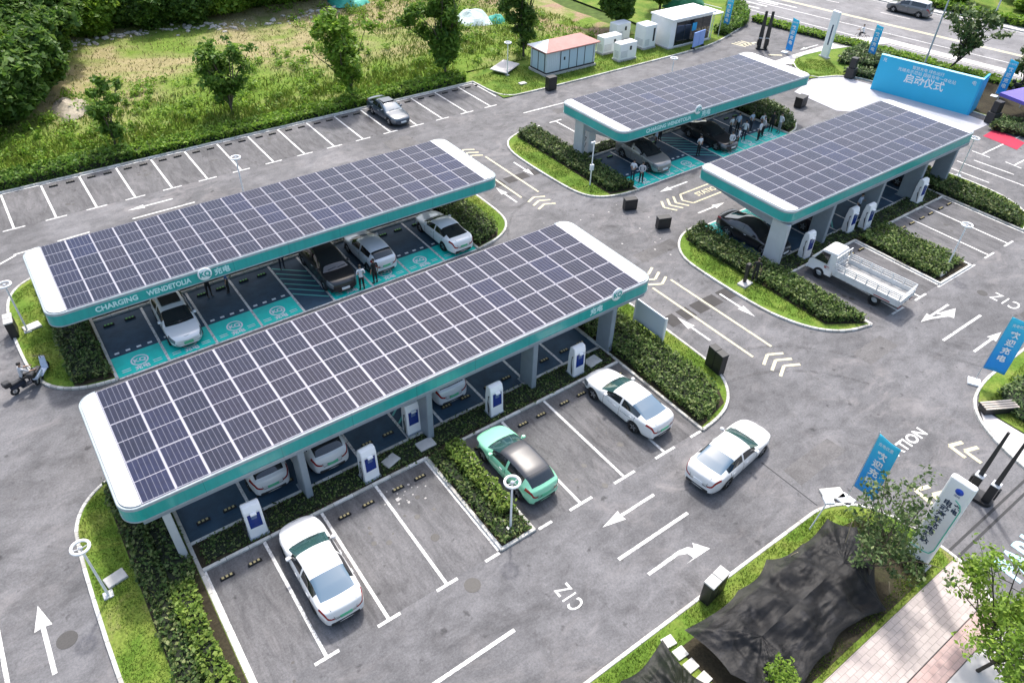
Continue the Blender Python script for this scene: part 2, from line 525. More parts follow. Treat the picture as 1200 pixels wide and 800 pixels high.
LOT = [(-45, -30), (26.2, -30), (31.9, -30), (90, -30), (90, 75), (64, 75), (64, 57.4), (-45, 57.4)]
struct('parking_lot', MB().poly(LOT, 0), W['asphalt'])

# public road, a few degrees off the Y axis
RD = Vector((.175, -.985)); RN = Vector((.985, .175))
def rp(n, s): return (RN.x * n + RD.x * s, RN.y * n + RD.y * s)
struct('public_road', MB().poly([rp(86.9, -160), rp(106, -160), rp(106, 120), rp(86.9, 120)], .004), W['road'])
mk = MB()
for n, w in ((96.35, .16), (96.75, .16)): mk.strip(rp(n, -160), rp(n, 120), w, .010)
struct('road_centre_line', mk, M_paint_line('road_yellow', (.74, .68, .46)))
mk = MB()
for n in (89.3, 93.1): mk.strip(rp(n, -45.5), rp(n, 120), .16, .010)
mk.strip(rp(87.5, -40), rp(87.5, 120), .12, .010)
for n in (100.9, 93.1):
    for k in range(-14, 10):
        s = k * 9 + 3
        if n < 95 and s > -46: continue
        mk.strip(rp(n, s), rp(n, s + 3.6), .16, .010)
for n, a, b in ((94.6, -47.5, -41), (93.9, -49, -43.2), (92.2, -50.2, -43.8), (90.6, -51.2, -44), (89.0, -52, -45.2)):
    mk.strip(rp(n, a), rp(n, b), .32, .012)
mk.strip(rp(105.6, -160), rp(105.6, 120), .14, .010)
struct('road_lane_lines', mk, W['line'])

# ---- kerbs
JOINTS = MB()
def kerb_path(mb, pts, closed=False, w=.15, h=.12, z=0, joints=JOINTS):
    pts = [Vector((p[0], p[1])) for p in pts]
    # cut the line into kerb stones about a metre long
    src = pts + ([pts[0]] if closed else [])
    cuts = [src[0]]
    for a, b in zip(src, src[1:]):
        l = (b - a).length
        k = max(1, round(l / .95))
        cuts += [a.lerp(b, q / k) for q in range(1, k + 1)]
    pts = cuts[:-1] if closed else cuts
    n = len(pts)
    L, Rr = [], []
    for i in range(n):
        a = pts[i - 1] if (i > 0 or closed) else None
        c = pts[(i + 1) % n] if (i < n - 1 or closed) else None
        b = pts[i]
        d0 = (b - a).normalized() if a is not None else (c - b).normalized()
        d1 = (c - b).normalized() if c is not None else d0
        n0 = Vector((-d0.y, d0.x)); n1 = Vector((-d1.y, d1.x))
        m = (n0 + n1)
        m = m.normalized() if m.length > 1e-4 else n0
        k = max(.4, m.dot(n0))
        L.append(b + m * (w / 2) / k); Rr.append(b - m * (w / 2) / k)
    vs = []
    for l, r in zip(L, Rr):
        e = (l - r) * .12
        vs += [(r.x, r.y, z - .05), (r.x, r.y, z + h - .02), (r.x + e.x, r.y + e.y, z + h), (l.x - e.x, l.y - e.y, z + h), (l.x, l.y, z + h - .02), (l.x, l.y, z - .05)]
    fs = []
    for i in range(n if closed else n - 1):
        a, b = i * 6, ((i + 1) % n) * 6
        for k in range(5): fs.append((a + k, b + k, b + k + 1, a + k + 1))
    tone = [random.choice((0, 0, 0, 1, 2)) for _ in range(len(fs) // 5)]
    m0 = len(mb.m)
    mb.add(vs, [f[::-1] for f in fs])
    for q in range(len(fs)): mb.m[m0 + q] = tone[q // 5]
    if joints is not None:
        for i in range(0, n if closed else n - 1):
            if i == 0 and not closed: continue
            d = (pts[(i + 1) % n] - pts[i - 1]).normalized() * .007
            sec = [Vector(q) for q in vs[i * 6:i * 6 + 6]]
            m_ = (sec[2] + sec[3]) / 2
            sec = [q + (q - m_).normalized() * .003 + Vector((0, 0, .002)) for q in sec]
            a_ = [q - Vector((d.x, d.y, 0)) for q in sec]; b_ = [q + Vector((d.x, d.y, 0)) for q in sec]
            joints.add(a_ + b_, [(q, q + 1, q + 7, q + 6) for q in range(5)])
    if not closed:
        mb.add(vs[:6], [(0, 1, 2, 3, 4, 5)]); mb.add(vs[-6:], [(5, 4, 3, 2, 1, 0)])

A_LEFT = [(.2, 14.0), (-1.9, 14.0), (-3.0, 14.6), (-3.45, 15.8), (-3.45, 24.0), (-3.1, 25.3), (-2.4, 26.2), (-1.3, 26.8), (.2, 27.0)]
B_LEFT = [(.35, 33.1), (-1.2, 33.35), (-2.4, 34.2), (-3.0, 35.6), (-3.2, 37.5), (-3.3, 40), (-3.2, 42.5), (-2.8, 44.0), (-1.8, 45.0), (.35, 45.6)]
A_RIGHT = [(22.15, 13.85), (23.4, 13.97), (24.4, 14.3), (25.25, 14.95), (25.9, 16.0), (26.2, 17.3), (26.2, 24.2), (25.8, 25.6), (24.8, 26.6), (22.15, 27.0)]
B_RIGHT = [(22.15, 33.05), (24.0, 33.4), (25.2, 34.2), (25.85, 35.4), (25.95, 38), (25.9, 43.2), (25.2, 44.8), (24, 45.5), (22.15, 45.8)]
D_LEFT = [(36.3, 33.15), (34.4, 33.35), (33.0, 33.95), (32.3, 35.0), (32.05, 37), (32.0, 42.2), (32.4, 44.2), (33.5, 45.5), (36.3, 46.2)]
D_RIGHT = [(53.9, 33.35), (55.2, 33.6), (56.5, 34.6), (57.5, 36.4), (57.95, 39), (57.8, 43), (56.5, 45.4), (53.9, 46)]
C_LEFT = [(36.3, 27.2), (34.6, 27.1), (33.3, 26.3), (32.5, 25.2), (32.2, 23.8), (32.2, 18.8), (32.7, 16.7), (33.5, 15.3), (34.7, 14.4), (36.3, 14.02)]
C_RIGHT = [(54.6, 14.2), (56.4, 14.7), (57.7, 15.8), (58.4, 17.4), (58.6, 19.4), (58.5, 22), (57.9, 24.8), (56.6, 26.6), (54.6, 27.1)]
A_MID = [(10.4, 13.95), (12.05, 13.95), (12.05, 19.85), (10.4, 19.85)]
C_MID = [(43.6, 14.0), (47.2, 14.0), (47.2, 20.0), (43.6, 20.0)]
A_STRIP = [(.2, 19.85), (22.15, 19.85), (22.15, 21.3), (.2, 21.3)]
B_STRIP = [(.35, 38.75), (22.15, 38.75), (22.15, 40.6), (.35, 40.6)]
C_STRIP = [(36.3, 20.0), (54.6, 20.0), (54.6, 21.4), (36.3, 21.4)]
D_STRIP = [(36.3, 39.25), (53.9, 39.25), (53.9, 40.7), (36.3, 40.7)]
kb = MB()
for p, cl in ((A_LEFT, 0), (B_LEFT, 0), (A_RIGHT, 0), (B_RIGHT, 0), (D_LEFT, 0), (D_RIGHT, 0), (C_LEFT, 0), (C_RIGHT, 0)):
    kerb_path(kb, [p[0]] + smooth_path(p, 2)[1:-1] + [p[-1]])
for a, b in (((.2, 14), (.2, 27)), ((22.15, 13.85), (22.15, 27)), ((.35, 33.1), (.35, 45.6)), ((22.15, 33.05), (22.15, 45.8)), ((36.3, 14.0), (36.3, 27.2)), ((54.6, 14.2), (54.6, 27.1)), ((36.3, 33.15), (36.3, 46.2)), ((53.9, 33.35), (53.9, 46))):
    kerb_path(kb, [a, b])
for q in (A_MID, C_MID): kerb_path(kb, [q[3], q[0], q[1], q[2]], h=.115)
for (x0, x1, y) in ((.28, 10.4, 19.85), (12.05, 22.07, 19.85), (.28, 22.07, 21.3), (.43, 22.07, 38.75), (.43, 22.07, 40.6), (36.38, 43.6, 20.0), (47.2, 54.52, 20.0), (36.38, 54.52, 21.4), (36.38, 53.82, 39.25), (36.38, 53.82, 40.7)):
    kerb_path(kb, [(x0, y), (x1, y)], h=.11)
# outer kerbs
SOUTH = smooth_path([(-30, 7.8), (21.9, 7.8), (23.2, 7.65), (24.2, 7.1), (24.9, 6.2), (25.3, 4.8), (25.4, 3.0), (25.2, 2.0), (24.7, 1.2), (24.0, .4), (23.0, -.4), (21, -1.4), (-30, -1.4)], 2)
kerb_path(kb, SOUTH)
EAST = smooth_path([(62, 7.9), (38.4, 7.9), (36.4, 7.75), (34.9, 7.3), (33.8, 6.3), (33.1, 5.0), (32.6, 3.4), (32.4, .5), (32.4, -4), (62, -4)], 2)
kerb_path(kb, EAST)
NORTH = [(-45, 57.4), (37.9, 57.4), (38.0, 54.0), (38.6, 52.9), (39.8, 52.4), (63.5, 52.5), (67.5, 53.2), (70.5, 54.2), (73.5, 55.2), (77.5, 57.8), (81.5, 62.5), (84, 75)]
kerb_path(kb, NORTH[:1] + [NORTH[1]]); kerb_path(kb, smooth_path(NORTH[1:], 2))
LAWN2 = [(66.4, 40.6), (68.2, 44.0), (70.5, 45.3), (75.2, 45.0), (79.4, 43.9), (81.2, 40.5), (84.2, 27), (85.4, 18), (72.5, 18), (72.2, 30), (71.2, 37.0), (70.3, 39.2)]
kerb_path(kb, smooth_path(LAWN2, 1, True), closed=True)
for n in (86.8, 106.1): kerb_path(kb, [rp(n, -160), rp(n, -47)] if n < 90 else [rp(n, -160), rp(n, 120)])
kerb_path(kb, [rp(86.8, -36), rp(86.8, 120)])
struct('kerbs', kb, [W['kerb'], W['kerb2'], W['kerb3']])
struct('kerb_joints', JOINTS, W['soil'])

# ---- planted surfaces
gb = MB()
for p in (A_LEFT, B_LEFT, A_RIGHT, B_RIGHT, D_LEFT, D_RIGHT, C_LEFT, C_RIGHT): gb.poly([p[0]] + smooth_path(p, 2)[1:-1] + [p[-1]], .085)
gb.poly([(38.05, 52.6)] + [(39.9, 52.45), (63.5, 52.55), (67.5, 53.25), (70.5, 54.25), (73.5, 55.25), (77.4, 57.9), (81.4, 62.6), (83, 75), (64, 75), (64, 60.0), (38.0, 60.0)], .08)
gb.poly(LAWN2, .085)
gb.poly([(-30, 3.0), (25.35, 3.0), (25.2, 4.9), (24.8, 6.2), (24.1, 7.05), (23.1, 7.6), (21.9, 7.75), (-30, 7.75)], .085)
gb.poly([(62, 7.85), (38.4, 7.85), (36.4, 7.7), (35.2, 7.2), (34.9, 6.0), (34.9, -4), (62, -4)], .085)
struct('lawn', gb, W['grass'])
sb = MB()
for q in (A_MID, C_MID, A_STRIP, B_STRIP, C_STRIP, D_STRIP): sb.poly(q, .07)
for q in ([(-1.9, 14.3), (.1, 14.1), (.1, 26.8), (-1.9, 26.2)], [(-1.5, 33.6), (.25, 33.3), (.25, 45.3), (-1.5, 44.6)], [(22.25, 14), (24.4, 14.5), (24.9, 15.3), (24.9, 25.8), (22.25, 26.8)], [(22.25, 33.2), (24, 33.6), (24.6, 34.4), (24.6, 44.5), (22.25, 45.4)], [(34, 33.7), (36.2, 33.3), (36.2, 46), (34.2, 45.4)], [(54, 33.5), (55.2, 33.8), (56.3, 34.8), (57.2, 36.6), (57.6, 39), (57.4, 42.8), (56.2, 45), (54, 45.7)], [(34.1, 15.5), (36.2, 14.2), (36.2, 27), (34.1, 26.4)], [(54.7, 14.5), (56, 14.9), (57, 16), (57.3, 18), (57.2, 24), (56.2, 26), (54.7, 26.8)], [(13.4, 3.2), (23.6, 3.2), (24.3, 4.4), (23.8, 6.4), (22.4, 6.7), (13.2, 6.8)], [(72.6, 19), (85, 19), (83.5, 27), (80.6, 40.2), (78.5, 43.4), (74.5, 43.0), (72.0, 37.5), (72.6, 30)]):
    sb.poly(q, .092)
struct('planting_beds', sb, W['soil'])

# field behind the car park: gently uneven sheet
def field_h(x, y):
    e = min(1, max(0, (y - 57.5) / 3.5))
    return e * (.25 + .35 * mnoise.noise(Vector((x * .09, y * .09, 3))) + .12 * mnoise.noise(Vector((x * .4, y * .4, 8)))) + max(0, (y - 84)) * .035
fb = MB()
nx, ny = 75, 64
vs = [(-50 + i * 1.5 if i < nx else 0, 57.45 + j * 1.1, field_h(-50 + i * 1.5, 57.45 + j * 1.1) + .03) for j in range(ny) for i in range(nx)]
fb.add(vs, [(j * nx + i, j * nx + i + 1, (j + 1) * nx + i + 1, (j + 1) * nx + i) for j in range(ny - 1) for i in range(nx - 1) if not (vs[j * nx + i][0] > 37 and vs[j * nx + i][1] < 59.2)], 0, True)
struct('field', fb, W['field'])
# land beyond the road
fr = MB().poly([rp(108.6, -160), rp(260, -160), rp(260, 140), rp(108.6, 140)], .06)
struct('roadside_green', fr, W['grass'])
sw = MB()
sw.poly([rp(106.1, -160), rp(108.6, -160), rp(108.6, 120), rp(106.1, 120)], .10)
struct('far_pavement', sw, W['palepave'])
sw = MB()
sw.poly([(66.5, 45.6), (68.5, 43.9), (71, 43.6), (74.8, 43.4), (79.0, 43.6), (83.4, 42.6), (86.2, 26), (87.6, 14), (89, 14), (84.7, 44.2), (81.5, 46.2), (75.5, 46.0), (70, 45.9)], .05)
struct('road_pavement', sw, W['palepave'])
# pavement with a pink strip at the entrance
sw = MB()
sw.poly([(-30, 1.25), (24.6, 1.25), (25.2, 2.0), (25.4, 2.98), (-30, 2.98)], .094)
struct('paved_walk', sw, W['paver'])
struct('pink_paving', MB().poly([(-30, .45), (23.9, .45), (24.6, 1.22), (-30, 1.22)], .094), W['redpaver'])
struct('concrete_walk', MB().poly([(-30, -1.3), (21, -1.3), (22.9, -.38), (23.85, .42), (-30, .42)], .094), W['palepave'])
struct('corner_pavement', MB().poly([(34.85, 7.0), (33.9, 6.2), (33.2, 5), (32.7, 3.4), (32.5, .5), (32.5, -4), (34.8, -4), (34.8, 6)], .09), W['palepave'])
struct('stage_floor', MB().poly([(61.8, 34.2), (62.3, 39.2), (66.6, 40.4), (69.9, 39.3), (71.3, 30), (71.2, 24.9), (67.9, 24.9), (67.4, 29)], .02), M('stage_sheet', (.40, .40, .44), .5, noise=(.7, .1)))
struct('red_carpet', MB().poly([(67.9, 23.9), (70.3, 24.1), (70.0, 22.4), (69.6, 21.2), (67.6, 20.9), (67.8, 22.4)], .016), M('red_cloth', (.42, .012, .05), .8, noise=(2, .2)))

# ---- bays
b2 = MB()
for x0, x1, y0, y1 in ((.28, 10.32, 13.95, 19.78), (12.13, 22.07, 13.95, 19.78), (36.38, 43.52, 14, 19.93), (47.28, 54.52, 14, 19.93), (36.38, 53.8, 40.78, 46.2), (.43, 22.07, 40.68, 46.2)):
    b2.poly([(x0, y0), (x1, y0), (x1, y1), (x0, y1)], .004)
b2.poly([(-40, 51.8), (37.9, 51.8), (37.9, 57.32), (-40, 57.32)], .004)
struct('bay_asphalt', b2, W['bay_asphalt'])

ln = MB(); Z = .010
def tee(x, y, w=1.3): ln.strip((x - w / 2, y), (x + w / 2, y), .13, Z)
for x in (2.72, 5.22, 7.76): ln.strip((x, 13.95), (x, 19.77), .13, Z); tee(x, 13.88, .95)
for x in (14.55, 17.1, 19.65): ln.strip((x, 13.95), (x, 19.77), .13, Z); tee(x, 13.88, 1.25)
for x in (21.7, 9.9, 12.6): ln.strip((x - .35, 13.88), (x + .35, 13.88), .13, Z)
ln.strip((.32, 14), (.32, 19.77), .12, Z); ln.strip((10.28, 14), (10.28, 19.77), .12, Z)
for x in (38.9, 41.3): ln.strip((x, 14), (x, 19.9), .13, Z); tee(x, 13.93, 1.2)
for x in (49.5, 52.05): ln.strip((x, 14), (x, 19.9), .13, Z); tee(x, 13.93, 1.2)
ln.strip((43.2, 13.9), (47.6, 13.9), .13, Z)
for x in (36.5, 54.4, 43.45, 47.35): ln.strip((x, 14.05), (x, 19.9), .12, Z)
for k in range(-4, 15):
    x = 1.03 + 2.5 * k
    ln.strip((x, 51.8), (x, 57.3), .14, Z); tee(x, 51.75, 1.3)
ln.strip((37.75, 53.4), (37.75, 57.3), .14, Z); ln.strip((-40, 57.22), (37.8, 57.22), .12, Z)
for x in (38.9, 41.4, 43.9, 46.4, 48.9, 51.4): ln.strip((x, 40.8), (x, 46.1), .13, Z); tee(x, 46.15, 1.3)
ln.strip((35.2, 46.15), (37.2, 46.15), .13, Z)
for x in (5.3, 7.8, 10.3, 12.8, 15.3, 17.8): ln.strip((x, 40.7), (x, 46.1), .13, Z); tee(x, 46.15, 1.3)
# bays beyond canopy C
ln.strip((64.35, 22.1), (71.5, 22.1), .13, Z); ln.strip((64.2, 21.4), (64.2, 22.9), .13, Z)
ln.strip((64.45, 19.6), (70.5, 19.6), .13, Z); ln.strip((64.4, 19.0), (64.5, 20.3), .13, Z)
ln.strip((64.5, 17.0), (70.5, 17.0), .13, Z); ln.strip((64.5, 16.3), (64.5, 17.6), .13, Z)
ln.strip((61.3, 22.6), (61.6, 16.4), .13, Z); ln.strip((61.6, 14), (61.7, 9), .13, Z)
ln.strip((59.6, 22.3), (59.75, 19.2), .13, Z); ln.strip((62.6, 21.9), (62.8, 18.8), .13, Z)
struct('bay_lines', ln, W['line'])

# lane lines, arrows, letters
la = MB()
for a, b in (((5.1, 10.87), (8.8, 10.87)), ((14.0, 10.88), (18.0, 10.88)), ((38.5, 10.9), (42.6, 10.9)), ((-4, 10.87), (-.4, 10.87))): la.strip(a, b, .15, Z)
la.strip((-6.55, 22.2), (-6.6, 15.5), .15, Z); la.strip((-6.55, 30), (-6.55, 26), .15, Z)
for a, b in (((-3.1, 47.6), (-1.9, 48.3)), ((37.6, 49.0), (42.3, 48.9)), ((5.1, 48.9), (9.2, 48.9)), ((-2.0, 48.4), (-.2, 48.5)), ((.5, 48.6), (2.4, 48.7)), ((62.3, 47), (67.5, 47.2))): la.strip(a, b, .14, Z)
def arrow(x, y, ang, L=3.0, w=.14, hw=.26, hl=1.05):
    c, s = math.cos(R(ang)), math.sin(R(ang))
    T = lambda u, v: (x + u * c - v * s, y + u * s + v * c)
    la.poly([T(0, -w / 2), T(L - hl, -w / 2), T(L - hl - .05, -hw), T(L, 0), T(L - hl - .05, hw), T(L - hl, w / 2), T(0, w / 2)], Z)
def turn_arrow(x, y, ang, side=-1):
    c, s = math.cos(R(ang)), math.sin(R(ang))
    T = lambda u, v: (x + u * c - v * side * s * -1, y + u * s + v * side * -1 * c)
    T = lambda u, v: (x + u * c - side * v * s, y + u * s + side * v * c)
    la.poly([T(0, -.07), T(1.75, -.07), T(1.98, .02), T(2.2, .22), T(2.02, .40), T(2.95, .42), T(2.42, -.2), T(2.2, -.12), T(2.02, -.16), T(1.9, -.16), T(1.7, -.22), T(0, -.22)][::1], Z)
arrow(17.5, 12.42, 180)
arrow(-5.2, 18.75, 90, 3.15, .16, .3)
arrow(39.0, 9.4, 0, 3.0); arrow(42.0, 12.55, 180, 3.0)
la.strip((39.9, 12.4), (41.0, 11.95), .16, Z + .002); la.poly([(40.5, 12.5), (42.0, 12.1), (41.0, 11.65)], Z + .004)
arrow(31.4, 21.0, 270, 2.7); arrow(27.6, 18.3, 90, 2.5); arrow(31.3, 41.8, 270, 2.6); arrow(27.8, 36.6, 90, 2.6)
arrow(40.3, 32.1, 180, 2.9); arrow(37.5, 28.4, 0, 2.7)
arrow(8.1, 50.2, 180, 3.0)
arrow(76.1, 46.6, 180, 3.2); arrow(8.1, 28.4, 0, 2.7); arrow(20.3, 32.1, 180, 2.7)
# bent arrow in the southern lane: shaft along +X, head turning towards -Y
la.poly([(14.5, 9.62), (16.15, 9.62), (16.5, 9.45), (16.55, 9.18), (16.1, 9.15), (17.45, 9.1), (17.05, 9.72), (16.9, 9.5), (16.75, 9.68), (16.3, 9.78), (14.5, 9.76)], Z)
struct('lane_arrows', la, W['line'])

cr = MB()
def chevrons(x0, x1, ys, d, mb=cr, w=.17):
    for y in ys:
        xm = (x0 + x1) / 2
        mb.strip((x0, y), (xm, y + d), w, Z); mb.strip((xm + .004, y + d), (x1, y), w, Z + .003)
chevrons(28.45, 30.1, (15.3, 14.75, 14.2), .42)
chevrons(28.5, 30.0, (36.2, 35.6, 35.0), -.0 + .35)
chevrons(28.5, 30.0, (24.1, 24.7, 25.3), -.42)
chevrons(28.5, 30.0, (45.3, 44.7, 44.1), .42)
for x in (28.48, 30.02):
    cr.strip((x, 16.05), (x, 23.7), .15, Z); cr.strip((x, 37.0), (x, 43.8), .15, Z)
for k, x in enumerate((36.05, 36.65, 37.25)):
    cr.strip((x + .5, 31.05), (x, 30.3), .17, Z); cr.strip((x, 30.297), (x + .5, 29.5), .17, Z + .003)
cr.strip((41.9, 31.0), (38.4, 31.0), .14, Z); cr.strip((38.4, 31.0), (37.9, 30.3), .15, Z + .003); cr.strip((37.9, 30.3), (38.3, 29.6), .15, Z); cr.strip((38.3, 29.6), (41.9, 29.6), .14, Z + .003)
# cream chevrons at the entrance
for x, y in ((31.15, 6.45), (31.45, 5.85), (27.3, 5.9), (27.7, 5.3), (28.1, 4.9)):
    cr.strip((x, y), (x + .75, y - .25), .2, Z); cr.strip((x, y), (x - .1, y - .85), .2, Z + .003)
cr.strip((68.7, 47.4), (69.8, 46.5), .3, Z); cr.strip((68.5, 51.0), (70.8, 50.8), .3, Z)
for k in range(4): cr.strip((68.2 + .5 * k, 52.0), (68.6 + .5 * k, 50.4), .2, Z)
struct('cream_lane_markings', cr, W['cream'])

dk = MB()
for y0, y1 in ((20.3, 21.25), (39.2, 40.05)):
    for k in range(5):
        dk.poly([(26.75 + k * 1.12, y0), (27.6 + k * 1.12, y0), (27.6 + k * 1.12, y1), (26.75 + k * 1.12, y1)], .008)
struct('dark_paving_patches', dk, M('dark_patch', (.048, .044, .043), .85, noise=(2, .25)))
tr = MB()
for y in (2.95, 3.32): tr.strip((25.45, y), (32.5, y), .11, .008)
struct('drain_channel', tr, M('grating', (.03, .03, .032), .7, noise=(20, .4)))
tr = MB().strip((22.9, 10.9), (22.95, 7.9), .05, .008)
tr.strip((-6.4, 38.2), (-3.3, 40.0), .06, .008)
struct('pavement_joint', tr, W['darkgap'])
mh = MB()
for x, y, r in ((8.5, 16.0, .19), (8.95, 18.2, .11), (8.55, 13.3, .33), (22.2, 12.9, .3), (-4.6, 19.85, .36), (44.9, 12.0, .3), (24.1, 29.5, .33)):
    mh.poly(arc(x, y, r, 0, 345, 18), .008)
struct('manhole_covers', mh, M('cast_iron', (.05, .047, .045), .6, noise=(14, .3)))
# patches of pale dust and tyre marks
# broad faint tyre smears along the turning lines, and oil drips in the bays
tm = MB()
for (cx, cy, r, a0, a1, w) in ((30.0, 30.5, 6.0, 90, 160, .22), (25.0, 8.0, 7.5, 25, 85, .2), (25.2, 8.2, 9.2, 30, 70, .22)):
    a = arc(cx, cy, r, a0, a1, 30)
    for p, q in zip(a, a[1:]): tm.strip(p, q, w, .006)
def M_smear():
    m, t, b = nt('tyre_smear')
    f = tex_noise(t, coord(t), 1.6, 8, .75, .8)
    t.links.new(ramp(t, f, [(.35, (.115, .11, .11)), (.6, (.165, .16, .16))]), b.inputs['Base Color'])
    b.inputs['Roughness'].default_value = .85
    tr_ = t.nodes.new('ShaderNodeBsdfTransparent'); mx = t.nodes.new('ShaderNodeMixShader'); o = [n for n in t.nodes if n.type == 'OUTPUT_MATERIAL'][0]
    t.links.new(ramp(t, f, [(.38, .5), (.58, 0)]), mx.inputs[0]); t.links.new(tr_.outputs[0], mx.inputs[1]); t.links.new(b.outputs[0], mx.inputs[2]); t.links.new(mx.outputs[0], o.inputs[0])
    return m
struct('tyre_marks', tm, M_smear())
ob = MB(); g_oil = np.random.default_rng(3)
for x in (1.5, 4.0, 6.5, 9.0, 13.3, 15.8, 18.4, 20.9, 37.6, 40.2, 48.4, 50.8, 2.3, 7.3, 12.3, 17.3, 22.3):
    y = (14.8 if x < 23 and x not in (2.3, 7.3, 12.3, 17.3, 22.3) else 53.4 if x in (2.3, 7.3, 12.3, 17.3, 22.3) else 15.2) + g_oil.uniform(-.4, 2.6)
    for q in range(int(g_oil.integers(2, 6))):
        cx, cy, r = x + g_oil.normal(0, .35), y + g_oil.normal(0, .45), g_oil.uniform(.04, .17)
        ob.poly([(cx + r * (1 + .35 * mnoise.noise(Vector((k * .9, cx, cy)))) * math.cos(k * .524), cy + r * (1 + .35 * mnoise.noise(Vector((k * .9, cx, cy)))) * math.sin(k * .524)) for k in range(12)], .0065 + q * .0004)
pb = MB()
for x0, y0, x1, y1 in ((23.3, 9.0, 26.8, 10.1), (-8.5, 24.0, -6.9, 28.5), (33.2, 12.0, 36.0, 13.2), (44.5, 8.9, 48.0, 9.7), (29.9, 26.0, 33.5, 27.1), (3.0, 8.3, 6.2, 9.2), (40, 47.2, 45, 48.2), (24.5, 47.5, 27, 50.5)):
    pb.poly([(x0, y0), (x1, y0 + .1), (x1 - .1, y1), (x0 + .05, y1 - .08)], .0055)
struct('repair_patches', pb, M_asphalt('repair_asphalt', (.075, .072, .072), (.135, .13, .13), dust_amt=.3, seed=9))
ps = MB()
for k in range(60):
    u = g_oil.random()
    cx, cy = (8.6 + g_oil.normal(0, .5), 18.6 + g_oil.normal(0, .35)) if k < 18 else (30.5 + g_oil.normal(0, 3.2), 28.5 + g_oil.normal(0, 2.6))
    r = abs(g_oil.normal(.025, .03)) + .012
    ps.poly([(cx + r * (1 + .4 * mnoise.noise(Vector((q, cx, cy)))) * math.cos(q * .785), cy + r * (1 + .4 * mnoise.noise(Vector((q, cx, cy)))) * math.sin(q * .785)) for q in range(8)], .0062)
struct('dried_cement_splashes', ps, M('cement_splash', (.42, .40, .38), .9))
struct('oil_spots', ob, M('oil_stain', (.055, .052, .05), .55, noise=(5, .3)))

# ---- painted floors under the canopies
def bay_floor(x0, x1, ylane, yhead, lines, hatch, teal=1.75, skip_lines=()):
    sgn = 1 if yhead > ylane else -1
    nv, tl, wl = MB(), MB(), MB()
    yt = ylane + sgn * teal
    hx0, hx1 = hatch
    nv.poly([(x0, yt), (x1, yt), (x1, yhead - sgn * .09), (x0, yhead - sgn * .09)], .006)
    tl.poly([(x0, ylane), (hx0, ylane), (hx0, yt - sgn * .003), (x0, yt - sgn * .003)], .006)
    tl.poly([(hx1, ylane), (x1, ylane), (x1, yt - sgn * .003), (hx1, yt - sgn * .003)], .006)
    nv.poly([(hx0 + .003, ylane), (hx1 - .003, ylane), (hx1 - .003, yt - sgn * .003), (hx0 + .003, yt - sgn * .003)], .006)
    for x in lines: wl.strip((x, ylane), (x, yhead - sgn * .1), .13, .011)
    wl.strip((x0, ylane - sgn * .08), (x1, ylane - sgn * .08), .12, .011)
    st = MB()
    k = ylane + sgn * .3
    while k < max(ylane, yhead) + 2 and k > min(ylane, yhead) - 2:
        a, b = (hx0 + .1, k + sgn * 1.0), (hx1 - .1, k - sgn * .4)
        lo, hi = min(ylane, yhead - sgn * .1), max(ylane, yhead - sgn * .1)
        if lo < a[1] < hi and lo < b[1] < hi: st.strip(a, b, .10, .010)
        k += sgn * .62
        if abs(k - ylane) > 7: break
    return nv, tl, wl, st
FLOORS = []
fl = [bay_floor(.28, 22.07, 26.9, 21.3, (2.9, 5.4, 7.9, 10.35, 12.2, 14.7, 17.2, 19.65), (10.35, 12.2)),
      bay_floor(.43, 22.07, 33.2, 38.75, (2.9, 5.4, 7.9, 10.35, 12.2, 14.7, 17.2, 19.65), (10.35, 12.2)),
      bay_floor(36.38, 54.52, 26.9, 21.4, (38.9, 41.4, 43.7, 45.6, 48.1, 50.6, 52.6), (43.7, 45.6)),
      bay_floor(36.38, 53.8, 33.4, 39.25, (38.85, 41.3, 43.7, 45.75, 48.3, 50.9), (43.7, 45.75))]
for i, key, nm, mt in ((0, 'navy', 'navy_bay_paint', W['navy']), (1, 'teal', 'teal_bay_paint', W['teal']), (2, 'wl', 'bay_divider_lines', W['line']), (3, 'st', 'teal_hatching', M('teal_hatch_line', (.10, .42, .38), .6))):
    u = MB()
    for f in fl: u.add(f[i].v, f[i].f)
    struct(nm, u, mt)

# ---- writing
def text_mesh(body, size=1.0, extrude=0.0, bold=.0, align='CENTER', space=1.0):
    c = bpy.data.curves.new('lettering', 'FONT')
    c.body = body; c.size = size; c.extrude = extrude; c.offset = bold; c.align_x = align; c.align_y = 'CENTER'; c.resolution_u = 3; c.space_character = space
    o = bpy.data.objects.new('lettering', c); COL.objects.link(o)
    me = bpy.data.meshes.new_from_object(o)
    bpy.data.objects.remove(o)
    return me
def letters(name, body, size, mat_, parent=None, loc=(0, 0, 0), X=(1, 0, 0), Y=(0, 1, 0), sx=1.0, bold=.0, extrude=0.0, space=1.0):
    me = text_mesh(body, size, extrude, bold, space=space)
    me.materials.clear(); me.materials.append(mat_)
    X, Y = Vector(X).normalized(), Vector(Y).normalized(); Zv = X.cross(Y)
    T = Matrix((X, Y, Zv)).transposed().to_4x4()
    me.transform(Matrix.Diagonal((sx, 1, 1, 1))); me.transform(T)
    return link(name, me, parent, loc)
def ground_text(body, size, mat_, x, y, X, Y, sx=1.0, bold=.02, name='road_lettering', space=1.0):
    return tag(letters(name, body, size, mat_, None, (x, y, .013), X, Y, sx, bold, space=space), kind='structure')
ground_text('CIZ', .92, W['line'], 11.35, 10.72, (0, 1, 0), (-1, 0, 0), .60, .012, space=1.45)
ground_text('CIZ', 1.3, W['line'], 45.3, 10.75, (0, 1, 0), (-1, 0, 0), .60, .012, space=1.45)
ground_text('STATION', .78, W['line'], 29.35, 7.7, (1, 0, 0), (0, 1, 0), 1.05)
